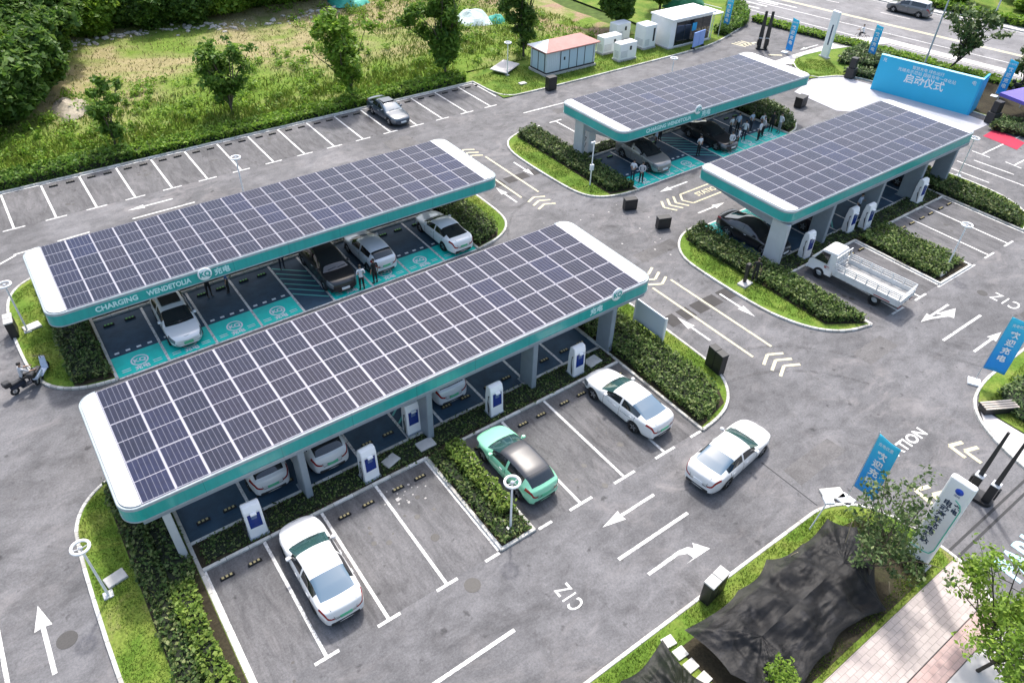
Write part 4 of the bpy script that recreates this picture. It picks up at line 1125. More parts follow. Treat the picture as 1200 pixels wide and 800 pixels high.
def canopy(x0, x1, y0, y1, px0, px1, py0, py1, ncol, posts, post_y, label, deep, text_side, text_spans, disc_x, disc_up):
    H0, H1 = 3.16, 3.88
    root = empty('solar_canopy', ((x0 + x1) / 2, (y0 + y1) / 2, 0), 0, label, 'canopy', 'solar roofed parking canopies')
    ox, oy = root.location.x, root.location.y
    a, b, c, d = x0 - ox, x1 - ox, y0 - oy, y1 - oy
    def ring(off, z): return [(p[0], p[1], z) for p in rounded_rect(a + off, c + off, b - off, d - off, .75 - off, 8)]
    # deck
    mb = MB()
    rr = [(p[0], p[1]) for p in rounded_rect(a + .098, c + .098, b - .098, d - .098, .65, 8)]
    mb.prism(rr, H0 + .05, H1 - .032, 0)
    mb.build('roof_deck', [W['soffit']], root)
    # fascia in three bands
    def band(name, rings, mat_, smooth=True):
        m = MB(); n = len(rings[0]); vs = []; fs = []
        for r in rings: vs += r
        for i in range(len(rings) - 1):
            for k in range(n): fs.append((i * n + k, i * n + (k + 1) % n, (i + 1) * n + (k + 1) % n, (i + 1) * n + k))
        m.add(vs, fs, 0, smooth)
        o = m.build(name, [mat_], root)
        return o
    band('teal_fascia', [ring(.10, H0 - .02), ring(.045, H0 + .02), ring(.045, H0 + .585)], W['fasciateal'], False)
    band('lower_trim', [ring(.11, H0 - .03), ring(.02, H0 - .03), ring(.02, H0 + .03), ring(.045, H0 + .03)], W['trimgrey'], False)
    band('upper_trim', [ring(.045, H0 + .585), ring(.03, H0 + .60), ring(.045, H1 - .02), ring(.06, H1), ring(.10, H1), ring(.10, H1 - .06)], W['trimgrey'], False)
    # white end caps
    for s in (0, 1):
        m = MB()
        if s == 0:
            pts = [(px0 - ox - .02, d - .19)] + [(p[0], p[1]) for p in arc(a + .16 + .6, d - .19 - .57, .6, 90, 180, 8)] + [(p[0], p[1]) for p in arc(a + .76, c + .19 + .57, .6, 180, 270, 8)] + [(px0 - ox - .02, c + .19)]
        else:
            pts = [(px1 - ox + .02, c + .19)] + [(p[0], p[1]) for p in arc(b - .76, c + .76, .6, 270, 360, 8)] + [(p[0], p[1]) for p in arc(b - .76, d - .76, .6, 0, 90, 8)] + [(px1 - ox + .02, d - .19)]
        m.prism(pts, H1 - .02, H1 + .035, 0)
        m.build('end_cap', [W['capwhite']], root)
    # panel field
    m = MB()
    m.box(px0 - ox, c + .103, H1 - .028, px1 - ox, d - .103, H1 - .005)
    m.build('panel_tray', [W['tray']], root)
    pw = (px1 - px0) / ncol; pl = (py1 - py0) / 3
    me = panel_mesh(pw - .035, pl - .035)
    gp = np.random.default_rng(int(abs(x0 * 7 + y0)))
    for i in range(ncol):
        for j in range(3):
            link('solar_panel', me, root, (px0 - ox + (i + .5) * pw + gp.normal(0, .003), py0 - oy + (j + .5) * pl + gp.normal(0, .003), H1 + gp.uniform(0, .004)), (gp.normal(0, .0025), gp.normal(0, .0035), 0))
    m = MB()
    m.box(px0 - ox, py1 - oy + .01, H1 - .02, px1 - ox, py1 - oy + .1, H1 + .005)
    m.build('cable_gap', [W['darkgap']], root)
    # portal posts with tapered arms
    bm_ = MB().box(a + .6, post_y - oy - .12, H0 - .22, b - .6, post_y - oy + .12, H0 + .04)
    bm_.build('edge_beam', [W['steelgrey']], root)
    s = 1 if (y0 + y1) / 2 > post_y else -1
    for px in posts:
        m = MB()
        m.cbox(px - ox - .15, post_y - oy - .12 if s > 0 else post_y - oy - deep + .12, 0, px - ox + .15, post_y - oy + deep - .12 if s > 0 else post_y - oy + .12, H0 - .19, .03)
        m.build('post', [W['palegrey'] if px == posts[0] else W['steelgrey']], root)
        far = (d if s > 0 else c) - s * .5
        m = MB()
        yb = post_y - oy
        y2 = yb + s * (deep - .1)
        T = Matrix.Translation((px - ox, 0, 0))
        prof = [(y2, H0 - .75), (y2, H0 + .03), (far, H0 + .03), (far, H0 - .16)]
        m.add([(px - ox + q, y, z) for q in (-.10, .10) for y, z in prof], [(0, 1, 2, 3), (7, 6, 5, 4), (0, 4, 5, 1), (1, 5, 6, 2), (2, 6, 7, 3), (3, 7, 4, 0)])
        m.build('arm', [W['steelgrey']], root)
        m = MB().box(px - ox - .22, min(yb - s * .2, yb + s * (deep + .0)), 0, px - ox + .22, max(yb - s * .2, yb + s * deep), .03)
        m.build('base_plate', [W['steelgrey']], root)
    # lettering on the long side that faces the camera
    yf = c if text_side < 0 else d
    for body, xc, size, sx in text_spans:
        X, Y = ((1, 0, 0), (0, 0, 1)) if text_side < 0 else ((-1, 0, 0), (0, 0, 1))
        letters('lettering', body, size, W['cyanletter'], root, (xc - ox, yf + text_side * .006 - .0 + (.045 if text_side < 0 else -.045), H0 + .31), X, Y, sx, .012, .008)
    o = link('emblem_disc', disc_mesh(.36, .07), root, (disc_x - ox, yf + text_side * .03, H0 + (.82 if disc_up else .46)))
    letters('emblem_mark', 'KQ', .42, W['fasciateal'], o, (0, text_side * .045, 0), (1, 0, 0) if text_side < 0 else (-1, 0, 0), (0, 0, 1), .9, .02)
    return root
canopy(-1.47, 24.9, 20.63, 27.95, -.66, 23.88, 20.76, 27.78, 20, (-.1, 5.17, 11.19, 17.18, 22.3), 20.82, 'nearest long solar canopy in the foreground with teal fascia over the parked cars', 1.0, -1, (('充电', 20.9, .42, 1.0),), 22.15, True)
canopy(-1.4, 24.7, 34.3, 41.25, -.45, 23.6, 34.42, 41.08, 20, (.3, 5.3, 11.3, 17.2, 22.0), 40.3, 'long solar canopy at the left covering teal bays with pale English lettering on its edge', 1.0, -1, (('CHARGING', 1.65, .40, .95), ('WENDETOLIA', 4.15, .40, .84), ('充电', 6.85, .42, 1.0)), 5.95, False)
canopy(36.3, 58.15, 20.9, 28.4, 37.33, 57.15, 21.02, 28.22, 16, (36.75, 41.35, 46.9, 52.1, 56.2), 21.05, 'solar canopy at the right above the flatbed truck with thick grey posts', 1.2, -1, (), 57.0, False)
canopy(35.55, 57.5, 34.8, 41.85, 36.6, 56.0, 34.92, 41.68, 16, (36.1, 41.2, 46.3, 51.4, 55.6), 40.2, 'farthest solar canopy sheltering the crowd of people at its right end', 1.0, -1, (('CHARGING WENDETOLIA', 40.35, .40, .98), ('充电', 44.35, .5, 1.0)), 43.3, True)
# the emblem of canopy C is not in view from here: take its disc off again
for o in [o for o in COL.objects if o.name.startswith('emblem_disc') and o.parent and abs(o.parent.location.x - 47.2) < .3 and o.parent.location.y < 30]:
    for k in list(o.children): bpy.data.objects.remove(k)
    bpy.data.objects.remove(o)

# ================================================================ chargers, wheel stops, lamps and other street furniture
def charger_proto():
    root = empty('charging_post', (0, 0, 0), 0, 'x', 'charger', 'white charging posts')
    prof = [(-.28, 0), (.28, 0), (.27, .25), (.22, 1.55), (.14, 1.80), (-.06, 1.84), (-.20, 1.74), (-.27, 1.2)]
    m = MB()
    hw = .36
    vs, fs = [], []
    n = len(prof)
    lay = [(-hw, .9), (-hw + .05, 1.0), (hw - .05, 1.0), (hw, .9)]
    for x, s in lay: vs += [(x, -y * s, z * (1 if s == 1 else .985)) for y, z in prof]
    for i in range(3):
        for k in range(n): fs.append((i * n + k, i * n + (k + 1) % n, (i + 1) * n + (k + 1) % n, (i + 1) * n + k))
    fs += [tuple(range(n - 1, -1, -1)), tuple(range(3 * n, 4 * n))]
    m.add(vs, fs)
    m.build('housing', [W['white']], root, bevel=.015)
    # blue front panel sits on the sloping face that looks towards -Y
    def face(u0, u1, z0, z1, off):
        f = lambda z: -(.27 + (.22 - .27) * (z - .25) / 1.3) - off
        return [(u0, f(z0), z0), (u1, f(z0), z0), (u1, f(z1), z1), (u0, f(z1), z1)]
    m = MB().add(face(-.25, .25, .62, 1.42, .008), [(0, 1, 2, 3)])
    m.build('front_panel', [W['blue']], root)
    m = MB().add(face(-.11, .11, 1.12, 1.36, .014), [(0, 1, 2, 3)])
    m.build('screen', [M('screen_glass', (.10, .16, .30), .1, coat=.5)], root)
    m = MB().cbox(-.12, -.36, 1.42, .12, -.20, 1.50, .01)
    m.build('cable_holder', [W['offwhite']], root)
    m = MB().cbox(-.40, -.33, -.02, .40, .33, .08, .01)
    m.build('plinth', [W['steelgrey']], root)
    for s in (-1, 1):
        g = MB()
        pts = [(s * .37, -.05, 1.25), (s * .47, -.12, .9), (s * .48, -.18, .45), (s * .44, -.2, .22), (s * .40, -.12, .5), (s * .38, -.02, .85)]
        g.path(pts, .018, 6)
        g.build('charging_cable', [W['rubber']], root)
        MB().tube((s * .37, -.05, 1.2), (s * .42, -.12, 1.32), .03).build('plug_holster', [W['black']], root)
    return root
cp = charger_proto()
CH = [(2.7, 20.35, 'white charging post with blue front at the nose of the nearest parked white sedan', -.06), (7.8, 20.35, 'white charging post with blue front and loose cables by two white cars', .05), (14.6, 20.5, 'white charging post directly ahead of the mint green car', 0), (19.7, 20.45, 'white charging post at the nose of the white sedan with lettered doors', 0),
      (10.72, 21.7, 'white charging post half hidden beside a grey canopy post', 0),
      (39.0, 20.7, 'white charging post in front of the white truck cab', 0), (45.5, 20.65, 'white charging post in the middle of the far strip facing the broad hedge', 0), (52.0, 20.65, 'white charging post at the far end of the strip facing the empty right hand bays', 0), (44.1, 21.0, 'white charging post set back in shade behind the middle one', 0), (37.3, 39.9, 'white charging post beside the grey post of the far canopy', 3.14)]
for i, (x, y, lab, rz) in enumerate(CH):
    o = cp if i == 0 else copy_tree(cp)
    o.location = (x, y, .09); o.rotation_euler.z = rz; o['label'] = lab

def wheel_stop(refl, name='wheel_stop'):
    m = MB()
    T = None
    vs = []
    for x, k in ((-.28, .7), (-.25, 1), (.25, 1), (.28, .7)):
        vs += [(x, -.075, 0), (x, -.045, .10 * k), (x, .045, .10 * k), (x, .075, 0)]
    m.add(vs, [(i * 4 + k, i * 4 + k + 1, i * 4 + k + 5, i * 4 + k + 4) for i in range(3) for k in range(3)] + [(0, 1, 2, 3), (15, 14, 13, 12)])
    o = m.build(name, [W['rubber']])
    r = MB()
    for k in range(3): r.box(-.21 + k * .16, -.05, .088, -.12 + k * .16, .05, .104)
    r.build('reflector_strip', [refl], o)
    return o
ORD = ['first', 'second', 'third', 'fourth', 'fifth', 'sixth', 'seventh', 'eighth', 'ninth', 'tenth', 'eleventh', 'twelfth', 'thirteenth', 'fourteenth', 'fifteenth']
ws_y = wheel_stop(W['yellow']); ws_g = wheel_stop(W['greenref']); ws_d = wheel_stop(M('dull_reflector', (.10, .095, .08), .7))
used = {ws_y: False, ws_g: False, ws_d: False}
def stops(proto, bays, y, row):
    for i, (x0, x1) in enumerate(bays):
        for s, nm in ((-.55, 'left'), (.55, 'right')):
            o = copy_tree(proto) if used[proto] else proto
            used[proto] = True
            o.location = ((x0 + x1) / 2 + s, y, .007)
            tag(o, f'{nm} wheel stop in the {ORD[i]} bay from the left of {row}', 'wheel stop', 'wheel stops of ' + row)
NB = [(.3, 2.72), (2.72, 5.22), (5.22, 7.76), (7.76, 10.3), (12.1, 14.55), (14.55, 17.1), (17.1, 19.65), (19.65, 22.1)]
stops(ws_y, NB, 19.05, 'the nearest open row')
CB = [(.3, 2.9), (2.9, 5.4), (5.4, 7.9), (7.9, 10.35), (12.2, 14.7), (14.7, 17.2), (17.2, 19.65), (19.65, 22.1)]
stops(ws_y, CB, 22.15, 'the nearest canopy')
stops(ws_g, CB, 37.9, 'the second canopy')
stops(ws_y, [(38.9, 41.3), (41.3, 43.5), (47.3, 49.5), (49.5, 52.05), (52.05, 54.4)], 19.1, 'the truck row')
stops(ws_g, [(36.4, 38.85), (41.3, 43.7), (50.9, 53.8)], 38.4, 'the far canopy')
# dark bays of the field row
stops(ws_d, [(1.03 + 2.5 * k, 3.53 + 2.5 * k) for k in range(0, 15)], 56.5, 'the field row')

def ring_lamp_proto():
    """park lamp: thin white pole, ring shaped head, small box on the pole"""
    root = empty('ring_lamp', (0, 0, 0), 0, 'x', 'lamp', 'white ring headed park lamps')
    MB().tube((0, 0, 0), (0, 0, 3.02), .05, .04, 10).build('pole', [W['white']], root)
    m = MB()
    n, k = 28, 8
    vs = [((.30 + .055 * math.cos(2 * math.pi * j / k)) * math.cos(2 * math.pi * i / n), (.30 + .055 * math.cos(2 * math.pi * j / k)) * math.sin(2 * math.pi * i / n), 3.06 + .06 * math.sin(2 * math.pi * j / k)) for i in range(n) for j in range(k)]
    m.add(vs, [(i * k + j, ((i + 1) % n) * k + j, ((i + 1) % n) * k + (j + 1) % k, i * k + (j + 1) % k) for i in range(n) for j in range(k)], 0, True)
    m.build('lamp_ring', [W['white']], root)
    m = MB().tube((0, 0, 2.98), (.27, .0, 3.05), .02).tube((0, 0, 2.98), (-.27, 0, 3.05), .02).lathe([(0, 3.1), (.07, 3.08), (.08, 3.0), (0, 2.95)], 12)
    m.build('lamp_bracket', [W['palegrey']], root)
    m = MB().cbox(-.18, -.18, -.02, .18, .18, .06, .02)
    m.build('foot', [W['palegrey']], root)
    return root
lp = ring_lamp_proto()
LP = [(-2.95, 20.8, 'white ring headed lamp on the lawn at the left end of the nearest canopy'), (11.24, 14.5, 'white ring headed lamp behind the mint green car at the hedge tip'), (45.7, 14.75, 'white ring headed lamp at the tip of the broad hedge by the right hand bays'), (-2.6, 39.7, 'white ring headed lamp on the lawn beside the second canopy'), (12.2, 47.4, 'white ring headed lamp rising behind the roof of the second canopy'), (58.65, 21.1, 'white ring headed lamp beyond the corner of the right canopy'), (41.6, 57.0, 'slim white lamp on the lawn left of the transformer hut'), (52.0, 45.6, 'white ring headed lamp behind the far canopy')]
for i, (x, y, lab) in enumerate(LP):
    o = lp if i == 0 else copy_tree(lp)
    o.location = (x, y, .08); o['label'] = lab
m = MB().tube((0, 0, 0), (0, 0, 3.4), .045, .04, 8); cam_pole = empty('camera_pole', (33.7, 35.6, .08), 0, 'white pole with a grey box in front of the far canopy hedge', 'pole')
m.build('pole', [W['white']], cam_pole)
MB().cbox(-.12, -.1, 1.2, .16, .1, 1.65, .02).build('control_box', [W['offwhite']], cam_pole)
MB().cbox(-.28, -.06, 3.3, .1, .06, 3.42, .02).build('camera_head', [W['offwhite']], cam_pole)

def pit_cover(x, y, s, rz, lab, mat_='concrete'):
    o = MB().cbox(-s, -s * .7, 0, s, s * .7, .14, .02).build('access_cover', [W[mat_]], None, (x, y, .06), (0, 0, rz))
    return tag(o, lab, 'cover', 'access covers set in the planting')
pit_cover(-2.55, 21.35, .38, .2, 'pale square cover beside the lamp left of the nearest canopy')
pit_cover(-2.35, 39.9, .42, .2, 'pale square cover beside the lamp left of the second canopy', 'kerb')
pit_cover(34.85, 40.1, .45, .1, 'pale stone cover in the hedge left of the far canopy', 'kerb')
pit_cover(10.95, 15.05, .26, .3, 'beige stone cover in the shrubs left of the mint green car', 'kerb')
pit_cover(44.6, 14.6, .35, 0, 'white stone cover at the tip of the broad hedge', 'kerb')
pit_cover(33.35, 20.75, .42, .1, 'grey slab under the small black post by the crossing lane', 'concrete')
pit_cover(8.95, 20.55, .38, .3, 'grey slab behind the charging post with loose cables')
pit_cover(10.75, 20.5, .42, 0, 'grey slab under the post of the nearest canopy left of the green car')
pit_cover(20.95, 20.55, .45, .1, 'grey slab beside the last charging post of the nearest row')
pit_cover(41.5, 54.4, .35, 0, 'round pale cover on the lawn before the transformer hut', 'kerb')

def light_box(name, x, y, w, d, h, rz, lab, grp=None, tops=1, topmat='concrete'):
    root = empty(name, (x, y, 0), rz, lab, 'bin', grp)
    k = w / tops
    m = MB()
    for i in range(tops): m.cbox(-w / 2 + i * k + .01, -d / 2, .04, -w / 2 + (i + 1) * k - .01, d / 2, h - .08, .02)
    m.build('body', [W['black']], root)
    m = MB()
    for i in range(tops): m.cbox(-w / 2 + i * k, -d / 2 - .02, h - .085, -w / 2 + (i + 1) * k - .02, d / 2 + .02, h, .015)
    m.build('lid', [W[topmat]], root)
    m = MB()
    for i in range(tops): m.box(-w / 2 + (i + .25) * k, -d / 2 - .012, h * .52, -w / 2 + (i + .75) * k, -d / 2 - .001, h * .72)
    m.build('slot_plate', [W['trim']], root)
    return root
light_box('litter_bin', 25.95, 16.55, 1.1, .42, 1.35, 1.45, 'black twin litter bin on the kerb beside the crossing lane', 'litter bins', 2, 'trim')
light_box('litter_bin', 15.85, 7.62, 1.1, .42, 1.3, .12, 'black twin litter bin with pale lids on the kerb near the shade nets', 'litter bins', 2)
light_box('litter_bin', -3.2, 39.9, 1.0, .4, 1.1, 1.5, 'black litter bin at the left kerb of the second canopy island', 'litter bins', 2)
light_box('litter_bin', 43.0, 52.0, .95, .6, 1.25, 0, 'black litter bin in front of the transformer hut', 'litter bins', 1, 'black')
light_box('equipment_case', 33.85, 31.5, .95, .45, .85, -.35, 'black case on the lane nearer to the two standing men', 'black cases on the lane', 1, 'trim')
light_box('equipment_case', 34.0, 28.4, .95, .45, .85, -.35, 'black case on the lane nearer to the right canopy', 'black cases on the lane', 1, 'trim')
light_box('equipment_case', 59.8, 36.7, 1.2, .7, .95, .2, 'black case at the corner of the stage under the far canopy edge', 'black cases on the lane', 1, 'trim')
pt = empty('card_post', (33.4, 20.85, .1), .2, 'slim black card reader post on a grey slab by the truck island', 'post')
MB().cbox(-.09, -.09, 0, .09, .09, 1.0, .02).build('post', [W['black']], pt)
MB().cbox(-.16, -.12, .95, .16, .12, 1.4, .03).build('reader_head', [W['black']], pt)

# white panel board facing the lane
bd = empty('panel_board', (25.05, 20.65, .08), R(90), 'blank white panel board on two legs on the lawn by the crossing lane', 'board')
MB().cbox(-1.15, -.05, .35, 1.15, .05, 1.75, .02).build('board', [M('board_face', (.60, .66, .74), .35)], bd)
for s in (-1.12, 1.12): MB().cbox(s - .05, -.07, 0, s + .05, .07, 1.8, .015).build('leg', [W['white']], bd)

# ---- pylon signs, gates, banners
def pylon(x, y, rz, h, w, lab, full):
    root = empty('sign_pylon', (x, y, .08), rz, lab, 'sign', 'white sign pylons')
    MB().cbox(-w / 2, -.15, 0, w / 2, .15, h, .07).build('panel', [W['white']], root, bevel=.03)
    MB().cbox(-w / 2 - .1, -.25, -.05, w / 2 + .1, .25, .12, .02).build('plinth', [W['concrete']], root)
    yf = -.153
    if full:
        m = MB().lathe([(0, .004), (.15, .004), (.15, 0)], 24, Matrix.Translation((.05, yf, h - .48)) @ Matrix.Rotation(R(90), 4, 'X'))
        m.build('round_mark', [M('mark_blue', (.02, .08, .55), .4)], root)
        letters('mark_caption', '国网', .11, W['blue'], root, (.05, yf - .004, h - .72), (1, 0, 0), (0, 0, 1))
        for k, ch in enumerate('电动汽车充电驿站'): letters('lettering', ch, .33, W['darkletter'], root, (-.08, yf - .004, h - 1.25 - .33 * k), (1, 0, 0), (0, 0, 1), 1, .012)
        for k, ch in enumerate('充电'): letters('lettering', ch, .24, W['darkletter'], root, (.24, yf - .004, h - 1.2 - .26 * k), (1, 0, 0), (0, 0, 1), 1, .012)
        for k, ch in enumerate('入口'): letters('lettering', ch, .13, W['darkletter'], root, (-.1 + .2 * k, yf - .004, .42), (1, 0, 0), (0, 0, 1), 1, .012)
        m = MB()
        pts = [(.08, h - .9), (.30, h - 1.02), (.40, h - 1.25), (.40, 1.25), (.30, .95), (.05, .85), (-.43, .85)]
        for (a, b), (c, d) in zip(pts, pts[1:]): m.tube((a, yf, b), (c, yf, d), .022, None, 6)
        m.build('green_line', [M('mark_green', (.06, .50, .36), .4)], root)
    else:
        MB().cbox(.02, yf - .006, 1.3, .2, yf + .004, 3.3, .002).build('dark_lettering_strip', [W['darkletter']], root)
    return root
pylon(23.85, 3.9, R(-90) + .02, 4.95, .95, 'tall white sign pylon with dark vertical characters and a green line at the entrance', True)
pylon(73.0, 43.6, R(-100), 4.6, 1.0, 'slim white sign pylon by the public road with a dark vertical strip', False)

def gate(x, y, rz, lab, s=1.0, k_=1.0, grp='barrier gates at the entrances'):
    root = empty('barrier_gate', (x, y, .0), rz, lab, 'barrier', grp)
    root.scale = (s, s, s)
    MB().prism(rounded_rect(-.62, -.38, .62, .38, .3), 0, .16).build('island', [W['black']], root)
    for sx in (-.34, .34):
        b = MB().cbox(sx - .17, -.2, .16, sx + .17, .2, 1.15, .03).build('cabinet', [W['black']], root)
        MB().cbox(sx - .18, -.21, 1.15, sx + .18, .21, 1.2, .01).build('cabinet_top', [W['palegrey']], b)
        m = MB()
        m.add([(sx + a, c, z) for z, wd in ((1.18, .10 * k_), (3.85, .055 * k_)) for a, c in ((-wd, -.05), (wd, -.05), (wd, .05), (-wd, .05))], [(3, 2, 1, 0), (4, 5, 6, 7), (0, 1, 5, 4), (1, 2, 6, 5), (2, 3, 7, 6), (3, 0, 4, 7)])
        m.build('raised_arm', [W['trim']], root)
        MB().cbox(sx + (.19 if sx > 0 else -.27), -.12, .4, sx + (.27 if sx > 0 else -.19), .12, 1.0, .02).build('reader', [W['trim']], root)
    return root
gate(29.25, 4.1, R(95), 'black barrier gate with two raised dark arms at the near entrance')
gate(69.5, 49.0, R(-40), 'black barrier gate with two broad raised blades at the far entrance by the road', 1.0, 2.3)

ban = M_banner('banner_cloth', (.06, .60, .78), (.02, .30, .78), 3.4)
def banner(x, y, rz, lab, w=1.0, h=3.3, lift=1.05, tilt=0, body='欢迎充电'):
    root = empty('banner_flag', (x, y, .0), rz, lab, 'banner', 'blue feather banners')
    root.rotation_euler.x = tilt
    m = MB().cbox(-.3, -.3, .0, .3, .3, .12, .02); m.build('foot', [W['offwhite']], root)
    MB().tube((0, 0, .1), (0, 0, lift + h + .1), .02, .015, 8).build('pole', [W['palegrey']], root)
    # cloth with a gentle wave and thickness
    vs, fs = [], []
    nx_, nz_ = 8, 16
    for side in (0, 1):
        for j in range(nz_ + 1):
            for i in range(nx_ + 1):
                u, v = i / nx_, j / nz_
                yy = .06 * math.sin(u * 4 + v * 3) * u + side * .008
                zz = v * h - (.10 * u if v == 1 else 0) - (0.05 * u)
                vs.append((.03 + u * w * (1 - .04 * v), yy, zz))
    N = (nx_ + 1) * (nz_ + 1)
    for j in range(nz_):
        for i in range(nx_):
            a = j * (nx_ + 1) + i
            fs.append((a, a + 1, a + nx_ + 2, a + nx_ + 1)); fs.append((N + a, N + a + nx_ + 1, N + a + nx_ + 2, N + a + 1))
    for i in range(nx_):
        fs.append((i, N + i, N + i + 1, i + 1)); t_ = nz_ * (nx_ + 1) + i; fs.append((t_, t_ + 1, N + t_ + 1, N + t_))
    for j in range(nz_):
        a = j * (nx_ + 1); fs.append((a, a + nx_ + 1, N + a + nx_ + 1, N + a)); b = a + nx_; fs.append((b, N + b, N + b + nx_ + 1, b + nx_ + 1))
    c = MB().add(vs, fs, 0, True).build('cloth', [ban], root, (0, 0, lift))
    for k, ch in enumerate(body):
        letters('lettering', ch, .42, W['glow'], c, (.05 + w * .45, -.095, h * .72 - k * .5), (1, 0, 0), (0, 0, 1), 1, .012)
    letters('lettering', '充电优惠', .2, W['glow'], c, (.05 + w * .45, -.095, h * .88), (1, 0, 0), (0, 0, 1), .8)
    return root
banner(24.2, 7.35, R(-88), 'blue banner at the entrance half hidden by the multi stemmed tree', w=.98, h=3.25)
banner(36.5, 8.1, R(-62), 'blue banner on a white foot at the right hand edge beside the kerb', w=1.0, h=3.3)
banner(70.7, 46.9, R(-80), 'slim blue banner between the far barrier gate and the white pylon', w=.75, h=3.2, lift=.35)
banner(76.4, 40.9, R(-80), 'slim blue banner behind the shrubs left of the blue stage wall', w=.75, h=3.2, lift=.35)
banner(77.8, 28.0, R(-80), 'slim blue banner right of the blue stage wall above the purple tent', w=.75, h=3.2, lift=.35)
banner(70.9, 55.8, R(-80), 'slim blue banner by the round shrub at the far entrance', w=.75, h=3.2, lift=.35)

# ---- stage wall
d_ = Vector((71.1 - 69.3, 27.1 - 35.7, 0)); L_ = d_.length
sw_ = empty('stage_wall', (69.3, 35.7, .02), math.atan2(d_.y, d_.x), 'wide bright blue stage wall with white characters and a folded right wing', 'stage wall')
MB().box(0, 0, 0, L_, .35, 3.2).build('wall_panel', [W['sky_blue']], sw_)
MB().box(L_ + .003, -.0, 0, L_ + .16, 2.2, 3.2).build('side_wing', [W['sky_blue_side']], sw_)
MB().box(-.02, -.02, 3.203, L_ + .18, .38, 3.25).build('top_edge', [M('pale_cyan_edge', (.35, .72, .82), .5)], sw_)
m = MB()
for k in range(5): m.path([(.6 + k * 1.9, .36, 2.6), (.6 + k * 1.9, 1.6, .02)], .03, 6)
m.build('brace', [W['palegrey']], sw_)
letters('lettering', '启动仪式', .88, W['glow'], sw_, (L_ * .5, -.008, 1.72), (1, 0, 0), (0, 0, 1), 1, .015)
letters('lettering', '智慧充电 绿色出行', .34, W['glow'], sw_, (L_ * .5, -.008, 2.78), (1, 0, 0), (0, 0, 1), 1)
letters('lettering', '光储充示范站 超级充电一体化站', .36, W['glow'], sw_, (L_ * .5, -.008, 2.38), (1, 0, 0), (0, 0, 1), 1)
letters('lettering', '充', .4, W['glow'], sw_, (.45, -.008, 2.85), (1, 0, 0), (0, 0, 1), 1)
letters('lettering', '电', .4, W['glow'], sw_, (L_ - .45, -.008, 2.75), (1, 0, 0), (0, 0, 1), 1)
def pa_speaker(x, y, rz, h, lab):
    root = empty('loudspeaker', (x, y, .02), rz, lab, 'loudspeaker', 'loudspeakers beside the stage')
    MB().cbox(-.45, -.4, 0, .45, .4, h * .5, .03).build('bass_box', [W['black']], root)
    MB().cbox(-.32, -.3, h * .5 + .003, .32, .3, h, .03).build('top_box', [W['black']], root)
    MB().box(-.38, -.415, .1, .38, -.402, h * .46).build('grille', [W['trim']], root)
pa_speaker(70.2, 38.6, .2, 1.95, 'black loudspeaker stack at the left end of the stage')
pa_speaker(71.3, 25.0, -.2, 1.95, 'black loudspeaker stack at the right end of the stage by the purple tent')
# purple tent
tn = empty('canopy_tent', (74.6, 23.6, .09), -.17, 'purple pop up tent at the right edge with a peaked roof', 'tent')
m = MB(); a = 2.0
ring0 = [(-a, -a, 2.0), (a, -a, 2.0), (a, a, 2.0), (-a, a, 2.0)]; ring1 = [(x * .0, y * .0, 3.15) for x, y, z in ring0]
low = [(x, y, 1.72) for x, y, z in ring0]
m.add(ring0 + [(0, 0, 3.1)], [(0, 1, 4), (1, 2, 4), (2, 3, 4), (3, 0, 4)])
m.add(low + ring0, [(k, (k + 1) % 4, 4 + (k + 1) % 4, 4 + k) for k in range(4)])
o = m.build('roof', [M('purple_canvas', (.16, .12, .52), .7, noise=(.8, .12))], tn)
sm = o.modifiers.new('thickness', 'SOLIDIFY'); sm.thickness = .02
for x, y, z in ring0: MB().cbox(x * .98 - .03, y * .98 - .03, 0, x * .98 + .03, y * .98 + .03, 2.0, .006).build('leg', [W['palegrey']], tn)
# tall lamp post by the road
sl = empty('street_light', (79.9, 36.4, .05), R(170), 'tall slim street light pole rising behind the blue stage wall', 'street light', 'street lights by the public road')
MB().tube((0, 0, 0), (0, 0, 10), .1, .055, 10).build('pole', [W['palegrey']], sl)
MB().path([(0, 0, 9.8), (-.8, 0, 10.3), (-1.9, 0, 10.45)], .04, 8).build('arm', [W['palegrey']], sl)
MB().cbox(-2.6, -.14, 10.38, -1.85, .14, 10.5, .03).build('lamp_head', [W['offwhite']], sl)
s2 = copy_tree(sl); s2.location = (rp(107.2, -22)[0], rp(107.2, -22)[1], .1); s2.rotation_euler.z = 0; s2['label'] = 'street light pole on the far side of the public road'

# ---- buildings and cabinets at the back
hut = empty('transformer_hut', (47.55, 55.9, .08), 0, 'pale blue transformer hut with a pink hipped roof and grey doors', 'hut')
X2, Y2 = 3.05, 1.25
MB().box(-X2 - .12, -Y2 - .12, -.08, X2 + .12, Y2 + .12, .22).build('plinth', [W['concrete']], hut)
ribs = MB().box(-X2, -Y2, .22, X2, Y2, 2.25)
for k in range(26): ribs.box(-X2 + .1 + k * .235, -Y2 - .012, .36, -X2 + .16 + k * .235, -Y2 + .001, 2.2)
for k in range(10): ribs.box(-X2 - .012, -Y2 + .12 + k * .25, .36, -X2 + .001, -Y2 + .18 + k * .25, 2.2)
ribs.build('wall', [M('hut_wall', (.62, .68, .74), .5, noise=(1, .05))], hut)
MB().box(-X2 - .006, -Y2 - .02, .22, X2 + .006, -Y2 + .0, .36).box(-X2 - .02, -Y2 - .006, .222, -X2, Y2 + .006, .358).build('base_band', [W['darkgap']], hut)
m = MB()
e0 = [(-X2 - .3, -Y2 - .3, 2.25), (X2 + .3, -Y2 - .3, 2.25), (X2 + .3, Y2 + .3, 2.25), (-X2 - .3, Y2 + .3, 2.25)]
e1 = [(x, y, 2.36) for x, y, z in e0]
